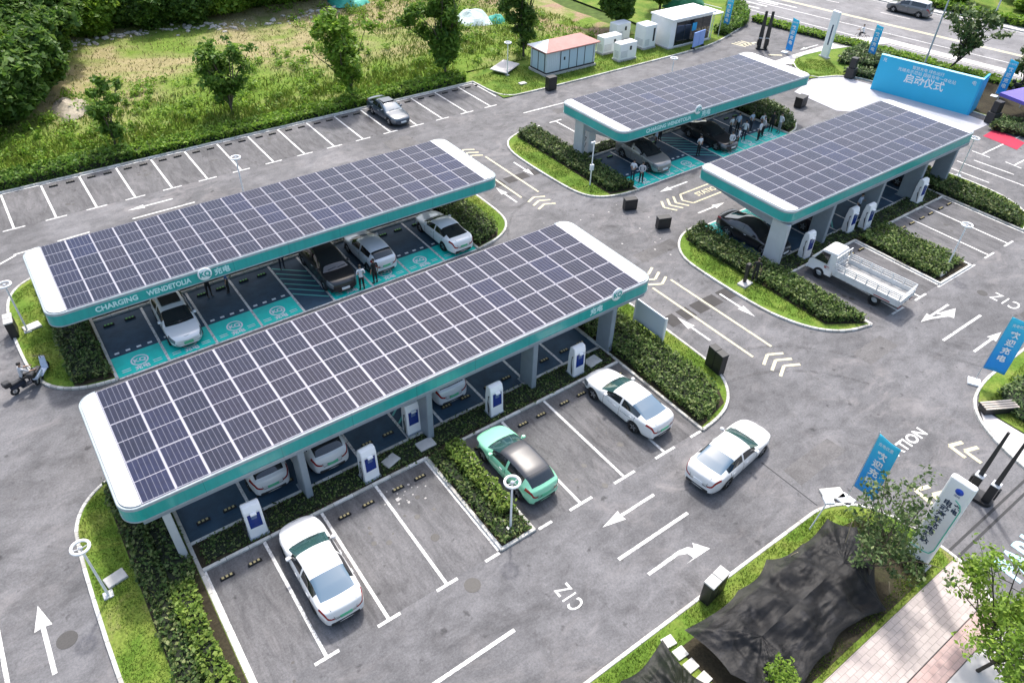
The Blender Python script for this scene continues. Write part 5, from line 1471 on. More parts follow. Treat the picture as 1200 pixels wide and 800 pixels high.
m.add(e0 + e1 + [(-X2 + 1.1, 0, 3.0), (X2 - 1.1, 0, 3.0)], [(3, 2, 1, 0), (0, 1, 5, 4), (1, 2, 6, 5), (2, 3, 7, 6), (3, 0, 4, 7), (4, 5, 9, 8), (5, 6, 9), (6, 7, 8, 9)], 0)
m.add([e1[3], e1[0], (-X2 + 1.1, 0, 3.0)], [(0, 1, 2)], 1)
m.build('roof', [M('pink_roof', (.55, .27, .235), .7, noise=(1.2, .15)), W['offwhite']], hut)
dm = M('hut_door', (.47, .60, .70), .45)
for x0, x1 in ((-1.35, -.35), (-.27, .65), (.73, 1.6), (1.68, 2.75)):
    dd = MB().box(x0, -Y2 - .05, .40, x1, -Y2 - .013, 2.12).build('door', [dm], hut)
    f = MB()
    for a_, b_, c_, d__ in ((x0 - .05, x0, .38, 2.16), (x1, x1 + .05, .38, 2.16), (x0 - .05, x1 + .05, 2.12, 2.17)): f.box(a_, -Y2 - .06, c_, b_, -Y2 - .012, d__)
    f.build('frame', [W['darkgap']], dd)
MB().box(-1.0, -Y2 - .056, 1.25, -.8, -Y2 - .0505, 1.55).build('warning_plate', [W['black']], hut)
for y0, y1 in ((-.95, -.05), (.05, .95)):
    dd = MB().box(-X2 - .05, y0, .40, -X2 - .013, y1, 2.05).build('door', [dm], hut)
    f = MB()
    for a_, b_, c_, d__ in ((y0 - .05, y0, .38, 2.1), (y1, y1 + .05, .38, 2.1), (y0 - .05, y1 + .05, 2.05, 2.1)): f.box(-X2 - .06, a_, c_, -X2 - .012, b_, d__)
    f.build('frame', [W['darkgap']], dd)
def cabinet(x, y, w, d, h, lab, plate=True):
    root = empty('power_cabinet', (x, y, .08), 0, lab, 'cabinet', 'white power cabinets beside the transformer hut')
    MB().box(-w / 2 - .06, -d / 2 - .06, -.05, w / 2 + .06, d / 2 + .06, .16).build('plinth', [W['concrete']], root)
    MB().cbox(-w / 2, -d / 2, .163, w / 2, d / 2, h, .04).build('housing', [W['white']], root)
    m = MB()
    for k in range(6): m.box(-w / 2 + .15, -d / 2 - .012, .4 + k * .11, -.1, -d / 2 + .001, .45 + k * .11)
    for k in range(6): m.box(-w / 2 - .012, -d / 2 + .2, .4 + k * .11, -w / 2 + .001, d / 2 - .2, .45 + k * .11)
    m.build('louvre', [W['palegrey']], root)
    if plate: MB().box(.15, -d / 2 - .016, h * .58, .42, -d / 2 - .002, h * .8).build('display', [W['black']], root)
    else: MB().box(w / 2 - .5, -d / 2 - .016, h * .3, w / 2 - .25, -d / 2 - .002, h * .85).build('display', [W['black']], root)
cabinet(54.5, 56.9, 2.5, 1.1, 1.75, 'low white power cabinet closest to the transformer hut')
cabinet(54.45, 54.4, 2.3, 1.0, 1.75, 'low white power cabinet standing forward near the kerb')
cabinet(58.3, 59.4, 2.0, 1.2, 1.8, 'small white power cabinet set at the back')
cabinet(58.9, 56.1, 1.7, 1.5, 2.4, 'tall white power cabinet with a dark slot beside the container office', False)
of = empty('container_office', (63.6, 55.6, .08), 0, 'white container office with dark glass front and flat white roof', 'building')
MB().box(-3.2, -1.6, -.05, 3.2, 1.6, .12).build('plinth', [W['concrete']], of)
MB().box(-3.1, -1.5, .123, 3.1, 1.5, 2.85).build('wall', [W['white']], of)
MB().cbox(-3.2, -1.75, 2.86, 3.3, 1.65, 3.05, .04).build('roof', [W['white']], of)
MB().cbox(3.36, -1.5, 2.5, 4.9, 1.2, 2.62, .03).build('porch_roof', [W['white']], of)
for x in (3.5, 4.8): MB().tube((x, -1.4, 0), (x, -1.4, 2.5), .04).build('porch_post', [W['palegrey']], of)
for k in range(4):
    q = MB().box(-2.3 + k * 1.32, -1.53, .25, -1.02 + k * 1.32, -1.503, 2.6).build('window', [W['glass']], of)
    MB().box(-2.34 + k * 1.32, -1.545, .2, -2.29 + k * 1.32, -1.5, 2.62).build('mullion', [W['darkgap']], q)
MB().box(.1, -1.56, 1.4, .75, -1.535, 2.2).build('poster', [W['sky_blue_side']], of)
bb = empty('display_board', (63.7, 52.9, .02), .15, 'pale blue double display board standing before the container office', 'board')
for s in (0, 1): MB().cbox(-1.0 + s * 1.02, -.06, .25, -.02 + s * 1.02, .06, 1.75, .02).build('panel', [M('pale_blue_board', (.25, .38, .72), .5)], bb)
for s in (-.9, .9): MB().cbox(s - .05, -.25, 0, s + .05, .25, .25, .01).build('foot', [W['black']], bb)
# tarpaulins, heaps and rubble on the field
def heap(x, y, rx, ry, h, mat_, lab, name, seed):
    g = np.random.default_rng(seed); n, k = 20, 9
    vs = []
    for j in range(k):
        for i in range(n):
            a = 2 * math.pi * i / n; t = j / (k - 1)
            q = mnoise.noise(Vector((math.cos(a) * 1.6 + seed, math.sin(a) * 1.6, t * 1.5)))
            r = (1 - t) * (1 + .35 * q)
            vs.append((rx * r * math.cos(a), ry * r * math.sin(a), h * (1 - (1 - t) ** 2.2) * (1 + .5 * mnoise.noise(Vector((math.cos(a) * r * 2.3, math.sin(a) * r * 2.3, seed)))) - .05))
    fs = [(j * n + i, j * n + (i + 1) % n, (j + 1) * n + (i + 1) % n, (j + 1) * n + i) for j in range(k - 1) for i in range(n)]
    o = MB().add(vs, fs, 0, False).build(name, [mat_], None, (x, y, field_h(x, y)))
    return tag(o, lab, 'heap')
tg = M('green_sheet', (.05, .40, .30), .6, noise=(1.2, .3))
heap(39.2, 86.0, 2.3, 2.6, 1.1, tg, 'green tarpaulin heap at the far edge of the dry field', 'tarpaulin_heap', 4)
heap(48.3, 72.8, 2.0, 2.6, 1.2, M('pale_sheet', (.50, .60, .58), .6, noise=(1.2, .2)), 'pale blue white tarpaulin heap in the middle of the field', 'tarpaulin_heap', 5)
heap(50.2, 71.2, 1.6, 1.2, .9, tg, 'green end of the tarpaulin next to the pale heap', 'tarpaulin_heap', 6)
heap(73.5, 64.4, 2.6, 2.0, 1.7, M('deep_green_sheet', (.015, .16, .07), .6, noise=(1, .25)), 'deep green covered heap behind the container office', 'covered_heap', 7)
heap(69.8, 75.0, 5.0, 3.0, .8, M('red_rubble', (.30, .17, .13), .9, noise=(2.5, .4)), 'reddish brick rubble heap behind the dark tree', 'rubble_heap', 8)
heap(5.6, 69.4, 1.6, 2.4, .7, M('tan_rubble', (.38, .33, .25), .9, noise=(2.5, .3)), 'tan earth heap at the edge of the thicket', 'earth_heap', 9)
def rubble():
    g = np.random.default_rng(5); mb = MB()
    for k in range(200):
        u = g.random()
        x, y = (8 + 32 * u + g.normal(0, .6), 85.2 + 1.6 * math.sin(u * 7) + g.normal(0, .8)) if k < 280 else (g.uniform(46, 63), g.uniform(66, 84))
        s = abs(g.normal(.10, .10)) + .05
        T = Matrix.Translation((x, y, field_h(x, y) + .03)) @ Matrix.Rotation(g.uniform(0, 6.3), 4, 'Z') @ Matrix.Rotation(g.normal(0, .3), 4, 'X')
        mb.cbox(-s, -s * .7, -s * .3, s, s * .7, s * .5, s * .22, 0, T)
    return tag(mb.build('rubble', [M('rubble_stone', (.50, .46, .42), .9, noise=(1, .3))]), 'scattered pale rubble on the field', 'rubble', None, 'stuff')
rubble()
tag(MB().cbox(-1.5, -.9, 0, 1.5, .9, .12, .03).build('concrete_slab', [W['palepave']], None, (42.3, 58.4, .3), (0.06, 0, .5)), 'pale broken slab lying behind the lamp by the hut', 'slab')

# ---- shade nets, poles and stepping slabs in the near verge
def net_material():
    m, t, b = nt('black_shade_net')
    c = coord(t)
    f = tex_noise(t, c, 1.3, 6, .65, .8)
    t.links.new(ramp(t, f, [(.3, (.004, .004, .005)), (.55, (.009, .009, .010)), (.8, (.032, .032, .036))]), b.inputs['Base Color'])
    b.inputs['Roughness'].default_value = .55; b.inputs['Specular IOR Level'].default_value = .28
    wr_ = tex_noise(t, coord(t, (1.0, 2.4, 1)), 2.6, 7, .62, 1.6)
    bump(t, b, wr_, .4, .06)
    tr_ = t.nodes.new('ShaderNodeBsdfTransparent'); mx = t.nodes.new('ShaderNodeMixShader')
    o = [n for n in t.nodes if n.type == 'OUTPUT_MATERIAL'][0]
    mx.inputs[0].default_value = .05
    t.links.new(b.outputs[0], mx.inputs[1]); t.links.new(tr_.outputs[0], mx.inputs[2]); t.links.new(mx.outputs[0], o.inputs[0])
    return m
W['net'] = net_material()
def shade_net(anchors, ridge, lab, seed, n=180, k=44, folds=.10):
    """anchors: corner points (x, y, z) pulled taut, with the hem sagging in between; ridge: two tops"""
    P = []
    m_ = len(anchors); per = n // m_
    for i in range(m_):
        a, b = Vector(anchors[i]), Vector(anchors[(i + 1) % m_])
        cx = Vector((sum(p[0] for p in anchors) / m_, sum(p[1] for p in anchors) / m_, 0))
        for q in range(per):
            t_ = q / per
            p = a.lerp(b, t_)
            s = 4 * t_ * (1 - t_)
            inw = Vector((cx.x - p.x, cx.y - p.y, 0)).normalized()
            p = p + inw * .10 * s * (b - a).length * .9
            p.z -= .14 * s * (b - a).length * .3
            P.append(p)
    N = len(P)
    r0, r1 = Vector(ridge[0]), Vector(ridge[1])
    vs = []
    for j in range(k + 1):
        t_ = j / k
        for i, p in enumerate(P):
            d_ = (r1 - r0); u = max(0, min(1, (p - r0).dot(d_) / d_.length_squared))
            c = r0 + d_ * u
            q = p.lerp(c, t_)
            z = p.z + (c.z - p.z) * (t_ ** .75)
            w_ = t_ * (1 - t_) * 4
            ang_ = i * .34
            z += .075 * min(1, t_ * 5) * (1 - t_) ** .4 * (mnoise.noise(Vector((ang_, t_ * 1.3, seed))) * 1.5 + mnoise.noise(Vector((ang_ * 2.7, t_ * 2.0, seed + 5))) * .7)
            z += folds * w_ * (.30 * mnoise.noise(Vector((q.x * 3.4 + q.y * 1.5, q.y * 2.2 - q.x, seed + 9))) + .10 * mnoise.noise(Vector((q.x * 9 + seed, q.y * 8, 2))) + mnoise.noise(Vector((q.x * .9 + seed, q.y * .9, 0))) * 2.2 + .35 * mnoise.noise(Vector((q.x * 2.8, q.y * 1.2 + seed, 3))) + .35 * mnoise.noise(Vector((q.x * 6, q.y * 6, seed)))) + .10 * mnoise.noise(Vector((q.x * 1.3, q.y * 1.3, seed + 4))) * min(1, t_ * 2)
            vs.append((q.x, q.y, z))
    fs = [(j * N + i, j * N + (i + 1) % N, (j + 1) * N + (i + 1) % N, (j + 1) * N + i) for j in range(k) for i in range(N)]
    o = MB().add(vs, fs, 0, True).build('shade_net', [W['net']])
    return tag(o, lab, 'shade net', 'black shade nets over the near planting bed')
shade_net([(13.45, 6.95, .95), (16.4, 6.95, .75), (18.5, 7.25, .6), (20.2, 6.85, .7), (22.2, 7.05, .6), (22.9, 6.1, .55), (21.9, 4.6, .5), (20.7, 3.25, .3), (19.3, 3.55, .6), (17.3, 3.45, .65), (15.6, 3.3, .7), (14.1, 3.2, .8), (13.55, 4.9, 1.0)], [(15.6, 5.2, .95), (20.6, 5.3, 1.0)], 'large black shade net draped over the planting bed around the small tree', 3, folds=.16)
shade_net([(12.55, 7.15, .95), (10.4, 6.95, .8), (8.2, 6.7, .7), (8.0, 3.2, .6), (12.9, 3.0, .7), (12.75, 5.0, .9)], [(9.6, 5.2, 1.2), (11.6, 5.2, 1.25)], 'smaller black shade net at the lower edge left of the stepping slabs', 9, folds=.14)
for x, y, h_, lx, ly, lab in ((21.7, 5.8, 1.7, .1, .25, 'thin wooden stake poking out of the black net near its top'), (22.6, 4.5, 1.6, .3, .3, 'long thin bamboo stake beside the tree stem in the net'), (21.6, 3.6, 1.1, -.5, .15, 'short bamboo stake lying near the pavement corner of the net'), (19.5, 7.0, 1.0, -.1, -.4, 'bamboo stake at the verge side of the large net')):
    o = MB().tube((0, 0, 0), (lx, ly, h_), .022, .018, 7).build('stake', [M('bamboo', (.42, .34, .22), .7)], None, (x, y, .1)); tag(o, lab, 'stake', 'stakes around the shade nets')
for k, (y, w_) in enumerate(((7.2, 'one nearest the kerb'), (6.65, 'second from the kerb'), (6.1, 'third from the kerb'), (5.5, 'farthest from the kerb'), (4.9, 'at the lower picture edge'))):
    o = MB().cbox(-.24, -.2, 0, .24, .2, .07, .015).build('stepping_slab', [W['kerb']], None, (13.1 + .03 * (k % 2), y, .09), (0, 0, .06 * (k - 2))); tag(o, f'pale stepping slab between the two nets, {w_}', 'slab', 'stepping slabs between the nets')
sp = empty('flood_light', (21.55, 7.3, .1), -.6, 'white flood light on a thin leaning pole at the verge corner', 'flood light')
MB().tube((0, 0, 0), (.3, .1, 1.75), .03, .025, 8).build('pole', [W['offwhite']], sp)
MB().cbox(.1, -.1, 1.72, .5, .3, 1.86, .03).build('lamp_head', [W['offwhite']], sp)
tag(MB().cbox(-.5, -.3, 0, .5, .3, .12, .02).build('paving_offcut', [W['kerb']], None, (24.0, 7.9, .0), (0, 0, -.5)), 'white slab on the road beside the entrance kerb corner', 'slab')
bn = empty('stone_bench', (35.3, 6.35, .09), -.5, 'black slatted bench with pale slats on the corner island', 'bench')
MB().cbox(-.85, -.28, 0, .85, .28, .38, .02).build('base', [W['black']], bn)
m = MB()
for k in range(4): m.cbox(-.9, -.3 + k * .155, .383, .9, -.19 + k * .155, .43, .008)
m.build('slats', [M('bench_slats', (.48, .42, .36), .7)], bn)
# ================================================================ vehicles
def lerp_knots(k, x):
    if x <= k[0][0]: return k[0][1]
    for (a, va), (b, vb) in zip(k, k[1:]):
        if x <= b:
            u = (x - a) / (b - a); return va + (vb - va) * u
    return k[-1][1]
STY = {
 'sedan': dict(L=4.72, W=1.83, belt=[(0, .52), (.05, .66), (.3, .76), (.8, .85), (1.42, .93), (2.6, .95), (3.7, 1.01), (4.2, 1.07), (4.58, 1.07), (4.67, .95), (4.72, .62)], roof=[(1.28, .92), (1.70, 1.15), (2.14, 1.37), (2.5, 1.44), (2.85, 1.45), (3.2, 1.41), (3.7, 1.26), (4.28, 1.08)], ws=(1.34, 2.08), rw=(3.24, 4.16), sw=(1.72, 3.78), pil=(2.62, 2.72), wh=(.88, 3.66), r=.33),
 'hatch': dict(L=4.25, W=1.80, belt=[(0, .55), (.05, .68), (.25, .80), (.7, .90), (1.1, .97), (2.4, .99), (3.6, 1.05), (4.05, 1.08), (4.2, 1.0), (4.25, .65)], roof=[(1.05, .97), (1.45, 1.22), (1.9, 1.48), (2.3, 1.56), (2.9, 1.565), (3.4, 1.52), (3.75, 1.42), (4.12, 1.08)], ws=(1.08, 1.92), rw=(3.62, 4.08), sw=(1.45, 3.62), pil=(2.45, 2.55), wh=(.80, 3.42), r=.33),
 'suv': dict(L=4.75, W=1.90, belt=[(0, .60), (.05, .76), (.25, .90), (.8, 1.0), (1.3, 1.06), (2.6, 1.08), (3.9, 1.12), (4.5, 1.14), (4.68, 1.05), (4.75, .70)], roof=[(1.24, 1.06), (1.65, 1.32), (2.05, 1.55), (2.5, 1.66), (3.2, 1.67), (3.9, 1.61), (4.25, 1.46), (4.6, 1.14)], ws=(1.28, 2.1), rw=(4.1, 4.56), sw=(1.62, 4.1), pil=(2.7, 2.8), wh=(.92, 3.76), r=.37),
 'mpv': dict(L=5.1, W=1.95, belt=[(0, .60), (.05, .78), (.25, .92), (.7, 1.02), (1.15, 1.08), (2.6, 1.1), (4.4, 1.12), (4.95, 1.13), (5.05, 1.0), (5.1, .7)], roof=[(1.05, 1.08), (1.5, 1.42), (1.95, 1.70), (2.4, 1.80), (3.6, 1.82), (4.5, 1.78), (4.75, 1.60), (4.98, 1.13)], ws=(1.1, 1.98), rw=(4.6, 4.94), sw=(1.5, 4.55), pil=(2.6, 2.7), wh=(.95, 4.05), r=.36),
 'coupe': dict(L=4.95, W=1.93, belt=[(0, .48), (.05, .62), (.3, .74), (.9, .84), (1.5, .92), (2.7, .94), (3.9, 1.0), (4.5, 1.08), (4.82, 1.08), (4.9, .95), (4.95, .62)], roof=[(1.44, .92), (1.85, 1.14), (2.3, 1.36), (2.65, 1.42), (3.0, 1.42), (3.4, 1.37), (3.9, 1.22), (4.45, 1.08)], ws=(1.48, 2.28), rw=(3.2, 4.4), sw=(1.82, 3.9), pil=(2.72, 2.82), wh=(.92, 3.86), r=.36),
}
CAR_CACHE = {}
def car_shapes(style):
    if style in CAR_CACHE: return CAR_CACHE[style]
    S = STY[style]; L, Wd, r = S['L'], S['W'], S['r']
    Ra = r + .055
    belt, roof = S['belt'], S['roof']
    xs = {0, L}
    for k in belt: xs.add(k[0])
    for k in roof: xs.add(k[0])
    keep = set(S['ws'] + S['rw'] + S['sw'] + S['pil'])
    for c in S['wh']:
        for f in (-1.04, -.97, -.8, -.45, 0, .45, .8, .97, 1.04): keep.add(c + f * Ra)
    xs |= keep
    xs = sorted(xs)
    out = []
    for x in xs:
        if out and x - out[-1] < .035 and x != L:
            if x in keep and out[-1] not in keep: out[-1] = x
            continue
        out.append(x)
    out[-1] = L
    xs = out
    wk = [(0, .60), (.06, .75), (.25, .90), (.65, .98), (1.2, 1.0), (L - 1.1, 1.0), (L - .4, .965), (L - .08, .86), (L, .74)]
    g0, g1 = roof[0][0], roof[-1][0]
    def bow(x, y):
        """noses, screens and tails are bowed in plan"""
        f = .17 * min(1, max(0, (2.5 - x) / .9)) - .13 * min(1, max(0, (x - (L - 1.9)) / .9))
        return f * (1 - min(1, abs(y) / (Wd / 2)) ** 2)
    rings = []
    for x in xs:
        yw = Wd / 2 * lerp_knots(wk, x)
        zb = lerp_knots(belt, x)
        ends = min(x, L - x)
        zs = .20 + max(0, .12 - ends) * .7
        ar = 0
        for c in S['wh']:
            if abs(x - c) < Ra: ar = r + math.sqrt(Ra * Ra - (x - c) ** 2)
        P = [(0, zs)]
        P.append((yw * .90, max(zs, ar)))
        P.append((yw * .985, max(zs + .16, ar + .012)))
        P.append((yw * 1.0, max(zb * .66, ar + .03)))
        P.append((yw * .985, max(zb - .085, ar + .06) if zb - .085 > ar else zb - .02))
        P.append((yw * .93, zb))
        if g0 < x < g1:
            zr = max(lerp_knots(roof, x), zb + .01); t = min(1, (zr - zb) / .5)
            nar = 1 - .10 * min(1, max(0, (x - S['rw'][0] + .15) / .3))
            P += [(yw * (.86 - .13 * t) * nar, zr - .05 * t), (yw * (.62 - .08 * t), zr - .005 * t), (0, zr + .018 * t + .012)]
        else:
            P += [(yw * .82, zb + .022), (yw * .5, zb + .042), (0, zb + .052)]
        rings.append(P)
    nr = 16
    verts, faces, mi = [], [], []
    for x, P in zip(xs, rings):
        full = [(y, z) for y, z in P] + [(-y, z) for y, z in P[7:0:-1]]
        verts += [(L / 2 - x + bow(x, y), y, z) for y, z in full]
    def segmat(k, i):
        j = k if k < 8 else 15 - k
        x = (xs[i] + xs[i + 1]) / 2
        zb, zr = lerp_knots(belt, x), lerp_knots(roof, x) if g0 < x < g1 else 0
        if j <= 0: return 4
        if j == 5:
            if S['sw'][0] < x < S['sw'][1] and not (S['pil'][0] < x < S['pil'][1]): return 3
            return 0
        if j >= 6:
            if S['ws'][0] < x < S['ws'][1]: return 1
            if S['rw'][0] < x < S['rw'][1]: return 2
            if g0 < x < g1 and S['ws'][1] < x < S['rw'][0]: return 8
            return 0
        if j == 3:
            if .03 < x < .46: return 5
            if x > L - .05: return 0
        if j == 4 and .03 < x < .46: return 5
        if j == 4 and x > L - .34: return 6
        if j == 1: return 4 if (x < .0) else 0
        if j == 2 and x < .12: return 7
        return 0
    for i in range(len(xs) - 1):
        for k in range(nr):
            a, b = i * nr + k, i * nr + (k + 1) % nr
            faces.append((a, a + nr, b + nr, b)); mi.append(segmat(k, i))
    n0 = (len(xs) - 1) * nr
    # closing faces of nose and tail: strips between the two sides
    for base, fl in ((0, False), (n0, True)):
        for j in range(8):
            a, b = base + j, base + j + 1
            c, d = base + (16 - j) % 16, base + (15 - j) % 16
            q = [a, b, d, c] if j else [a, b, d]
            q = list(dict.fromkeys(q if j < 7 else [a, b, c]))
            if len(q) < 3: continue
            faces.append(tuple(q if fl else q[::-1])); mi.append(7 if (not fl and j in (2,)) else (4 if j < 1 else 0))
    me = bpy.data.meshes.new('car'); me.from_pydata(verts, [], faces)
    for k in range(9): me.materials.append(None)
    for k in range(9): me.materials[k] = W['trim']
    me.polygons.foreach_set('material_index', mi)
    bm = bmesh.new(); bm.from_mesh(me); bmesh.ops.recalc_face_normals(bm, faces=bm.faces); bm.to_mesh(me); bm.free()
    o = bpy.data.objects.new('tmp', me); COL.objects.link(o)
    s = o.modifiers.new('s', 'SUBSURF'); s.levels = 2; s.render_levels = 2
    dg = bpy.context.evaluated_depsgraph_get()
    ev = bpy.data.meshes.new_from_object(o.evaluated_get(dg))
    bpy.data.objects.remove(o)
    co = np.zeros(len(ev.vertices) * 3); ev.vertices.foreach_get('co', co); co = co.reshape(-1, 3)
    groups = {}
    for p in ev.polygons:
        m_ = p.material_index
        cy = sum(co[v][1] for v in p.vertices) / len(p.vertices)
        key = m_ if m_ not in (3, 5, 6) else (m_, cy > 0)
        groups.setdefault(key, []).append((tuple(p.vertices), m_))
    shapes = {}
    bodyf = groups.get(0, []) + groups.get(4, []) + groups.get(7, [])
    def sub(fl, name, idx):
        used_ = sorted({v for f, _ in fl for v in f}); mp = {v: i for i, v in enumerate(used_)}
        m2 = bpy.data.meshes.new(name); m2.from_pydata([tuple(co[v]) for v in used_], [], [tuple(mp[v] for v in f) for f, _ in fl])
        for _k in range(2 if name == 'body' else 1): m2.materials.append(W['trim'])
        m2.polygons.foreach_set('material_index', [idx(m_) for _, m_ in fl]); m2.polygons.foreach_set('use_smooth', [True] * len(fl)); m2.update()
        return m2
    shapes['body'] = sub(bodyf, 'body', lambda m_: {0: 0, 4: 1, 7: 1}[m_])
    for key, nm in ((1, 'windscreen'), (2, 'rear_window'), (8, 'roof'), ((3, True), 'side_window'), ((3, False), 'side_window'), ((5, True), 'headlight'), ((5, False), 'headlight'), ((6, True), 'tail_light'), ((6, False), 'tail_light')):
        if key in groups: shapes[(nm, key)] = sub(groups[key], nm, lambda m_: 0)
    # under-tray hides the inside, wheels
    shapes['tray'] = MB().box(-L / 2 + .2, -Wd / 2 + .18, .19, L / 2 - .2, Wd / 2 - .18, .5).mesh('under_tray', [W['rubber']])
    T = Matrix.Rotation(R(90), 4, 'X')
    shapes['tyre'] = MB().lathe([(r * .62, .10), (r * .93, .11), (r, .07), (r, -.07), (r * .93, -.11), (r * .62, -.10)], 28, T).mesh('tyre', [W['rubber']])
    rm = MB().lathe([(0, .075), (.06, .085), (r * .16, .07), (r * .17, .055)], 20, T)
    for k in range(5):
        a = 2 * math.pi * k / 5
        rm.box(-.035, .055, r * .12, .035, .085, r * .58, 0, Matrix.Rotation(a, 4, 'Y'))
    rm.lathe([(r * .56, .09), (r * .64, .09), (r * .64, .02)], 28, T); rm.lathe([(0, .02), (r * .6, .02)], 24, T, 1)
    shapes['rim'] = rm.mesh('rim', [W['rim'], W['darkgap']])
    zb = lerp_knots(belt, 1.7)
    mm = MB().cbox(-.09, 0, -.06, .07, .17, .07, .03).box(-.03, -.06, -.05, .03, .02, -.01)
    shapes['mirror'] = mm.mesh('mirror', [W['trim']])
    seams = []
    for x in (S['sw'][0] - .12, (S['pil'][0] + S['pil'][1]) / 2, S['sw'][1] - .12):
        yw = Wd / 2 * lerp_knots(wk, x); z = lerp_knots(belt, x)
        for sg in (-1, 1):
            seams.append(MB().path([(L / 2 - x, sg * yw * .975, .30), (L / 2 - x, sg * (yw * .999), z * .62), (L / 2 - x, sg * (yw * .982), z - .085), (L / 2 - x, sg * yw * .935, z - .005)], .0085, 5).mesh('door_seam', [W['trim']]))
    for x in (S['pil'][0] - .22, S['sw'][1] - .35):
        yw = Wd / 2 * lerp_knots(wk, x); z = lerp_knots(belt, x)
        for sg in (-1, 1):
            c = sg * yw * .99
            shapes.setdefault('handles', []).append((L / 2 - x, c, z - .14))
    # shut lines of bonnet and boot
    def over(x, f): return (L / 2 - x + bow(x, f * Wd / 2), f * Wd / 2 * lerp_knots(wk, x), lerp_knots(belt, x) + (.052 if f == 0 else .03 if abs(f) < .7 else .012))
    bx = max(S['ws'][0] - .12, .5)
    shapes['bonnet'] = MB().path([over(.2, -.74), over(bx * .5, -.78), over(bx, -.80)], .008, 5).path([over(.2, -.74), over(.17, 0), over(.2, .74), over(bx * .5, .78), over(bx, .80)], .008, 5).mesh('bonnet_seam', [W['trim']])
    tx = L - .1
    shapes['boot'] = MB().path([(-L / 2 - .07, -.42, .60), (-L / 2 - .07, -.45, .80), over(L - .13, -.62), over(min(S['rw'][1] + .03, L - .2), -.70)], .008, 5).path([over(min(S['rw'][1] + .03, L - .2), .70), over(L - .13, .62), (-L / 2 - .07, .45, .80), (-L / 2 - .07, .42, .60), (-L / 2 - .09, 0, .60), (-L / 2 - .07, -.42, .60)], .008, 5).mesh('boot_seam', [W['trim']])
    shapes['seam'] = seams
    shapes['handle'] = MB().cbox(-.10, -.018, -.014, .10, .018, .014, .006).mesh('door_handle', [W['palegrey']])
    CAR_CACHE[style] = shapes
    return shapes
PAINTS = {}
def paint(name, col, metal=.0, rough=.28):
    if name not in PAINTS: PAINTS[name] = M('paint_' + name, col, rough, metal, coat=.8)
    return PAINTS[name]
WHITE = paint('white', (.72, .72, .72)); MINT = paint('mint', (.27, .66, .44)); BLACKP = paint('black', (.012, .012, .014)); SILVER = paint('silver', (.70, .72, .76), .1); GREY = paint('grey', (.30, .295, .285), .4); DBLUE = paint('blue_grey', (.05, .07, .10), .3); WINE = paint('dark', (.03, .02, .022))
def car(name, style, x, y, rz, col, label, group='cars parked at the charging station', roof=None, plate=None, glass='glass', rear='glass', sunroof=False, z=.008):
    S = STY[style]; sh = car_shapes(style)
    root = empty(name, (x, y, z), R(rz), label, 'car', group)
    def dup(me, mats):
        m2 = me.copy()
        while len(m2.materials) < len(mats): m2.materials.append(None)
        for i_, m_ in enumerate(mats): m2.materials[i_] = m_
        return m2
    body = link('body', dup(sh['body'], [col, W['trim']]), root)
    link('under_tray', sh['tray'], root)
    for key, me in sh.items():
        if not isinstance(key, tuple): continue
        nm = key[0]
        mt = {'windscreen': W[glass], 'rear_window': W[rear], 'side_window': W['glass'], 'roof': roof or col, 'headlight': W['headlamp'], 'tail_light': W['taillamp']}[nm]
        link(nm, dup(me, [mt]), root)
    L = S['L']
    if sunroof:
        zr = max(v for _, v in S['roof'])
        MB().cbox(L / 2 - 3.0, -.50, zr - .035, L / 2 - 2.12, .50, zr + .036, .008).build('sunroof', [W['glass']], root)
    for c in S['wh']:
        for s in (-1, 1):
            wl = link('wheel', sh['tyre'], root, (L / 2 - c, s * (S['W'] / 2 - .125), S['r']), (0, 0, math.pi if s < 0 else 0))
            link('rim', sh['rim'], wl)
    for s in (-1, 1):
        xm = S['sw'][0] + .02
        mr = link('mirror', dup(sh['mirror'], [col if col is not GREY else W['trim']]), root, (L / 2 - xm, s * (S['W'] / 2 * .93 + .0), lerp_knots(S['belt'], xm) + .09))
        if s < 0: mr.scale.y = -1
    for q in sh['seam']: link('door_seam', q, root)
    link('bonnet_seam', sh['bonnet'], root); link('boot_seam', sh['boot'], root)
    MB().cbox(-L / 2 - .07, -S['W'] * .30, .24, -L / 2 + .12, S['W'] * .33, .42, .03).build('rear_skirt', [W['trim']], root)
    MB().cbox(L / 2 - .16, -S['W'] * .24, .22, L / 2 + .10, S['W'] * .24, .36, .03).build('front_intake', [W['trim']], root)
    for h in sh['handles']: link('door_handle', sh['handle'], root, h)
    pm = W['plate'] if plate else W['offwhite']
    MB().cbox(L / 2 + .06, -.24, .40, L / 2 + .165, .24, .54, .005).build('number_plate', [pm], root)
    MB().cbox(-L / 2 - .128, -.24, .62, -L / 2 - .03, .24, .76, .005).build('number_plate', [pm], root)
    # wipers and a slim rear spoiler edge
    w_ = MB(); xw = L / 2 - S['ws'][0] + .06; zw = lerp_knots(S['roof'], S['ws'][0] + .06) + .05
    w_.tube((xw, .1, zw), (xw - .05, .62, zw + .03), .012, None, 5).tube((xw, -.5, zw), (xw - .05, .02, zw + .03), .012, None, 5)
    w_.build('wiper', [W['trim']], root)
    return root
c1 = car('white_sedan', 'sedan', 3.98, 17.1, 89, WHITE, 'white sedan nose in to the first charging posts in the nearest open row', plate=True, glass='tealglass', rear='blueglass')
c2 = car('mint_hatchback', 'hatch', 13.3, 17.0, 90.5, MINT, 'mint green hatchback with a black roof beside the bright hedge', roof=M('black_roof', (.05, .052, .06), .38, coat=.25), glass='tealglass', plate=True)
c3 = car('white_sedan', 'sedan', 20.1, 17.05, 92, WHITE, 'white sedan with small lettering on its doors by the wide hedge', glass='tealglass', rear='blueglass', plate=True)
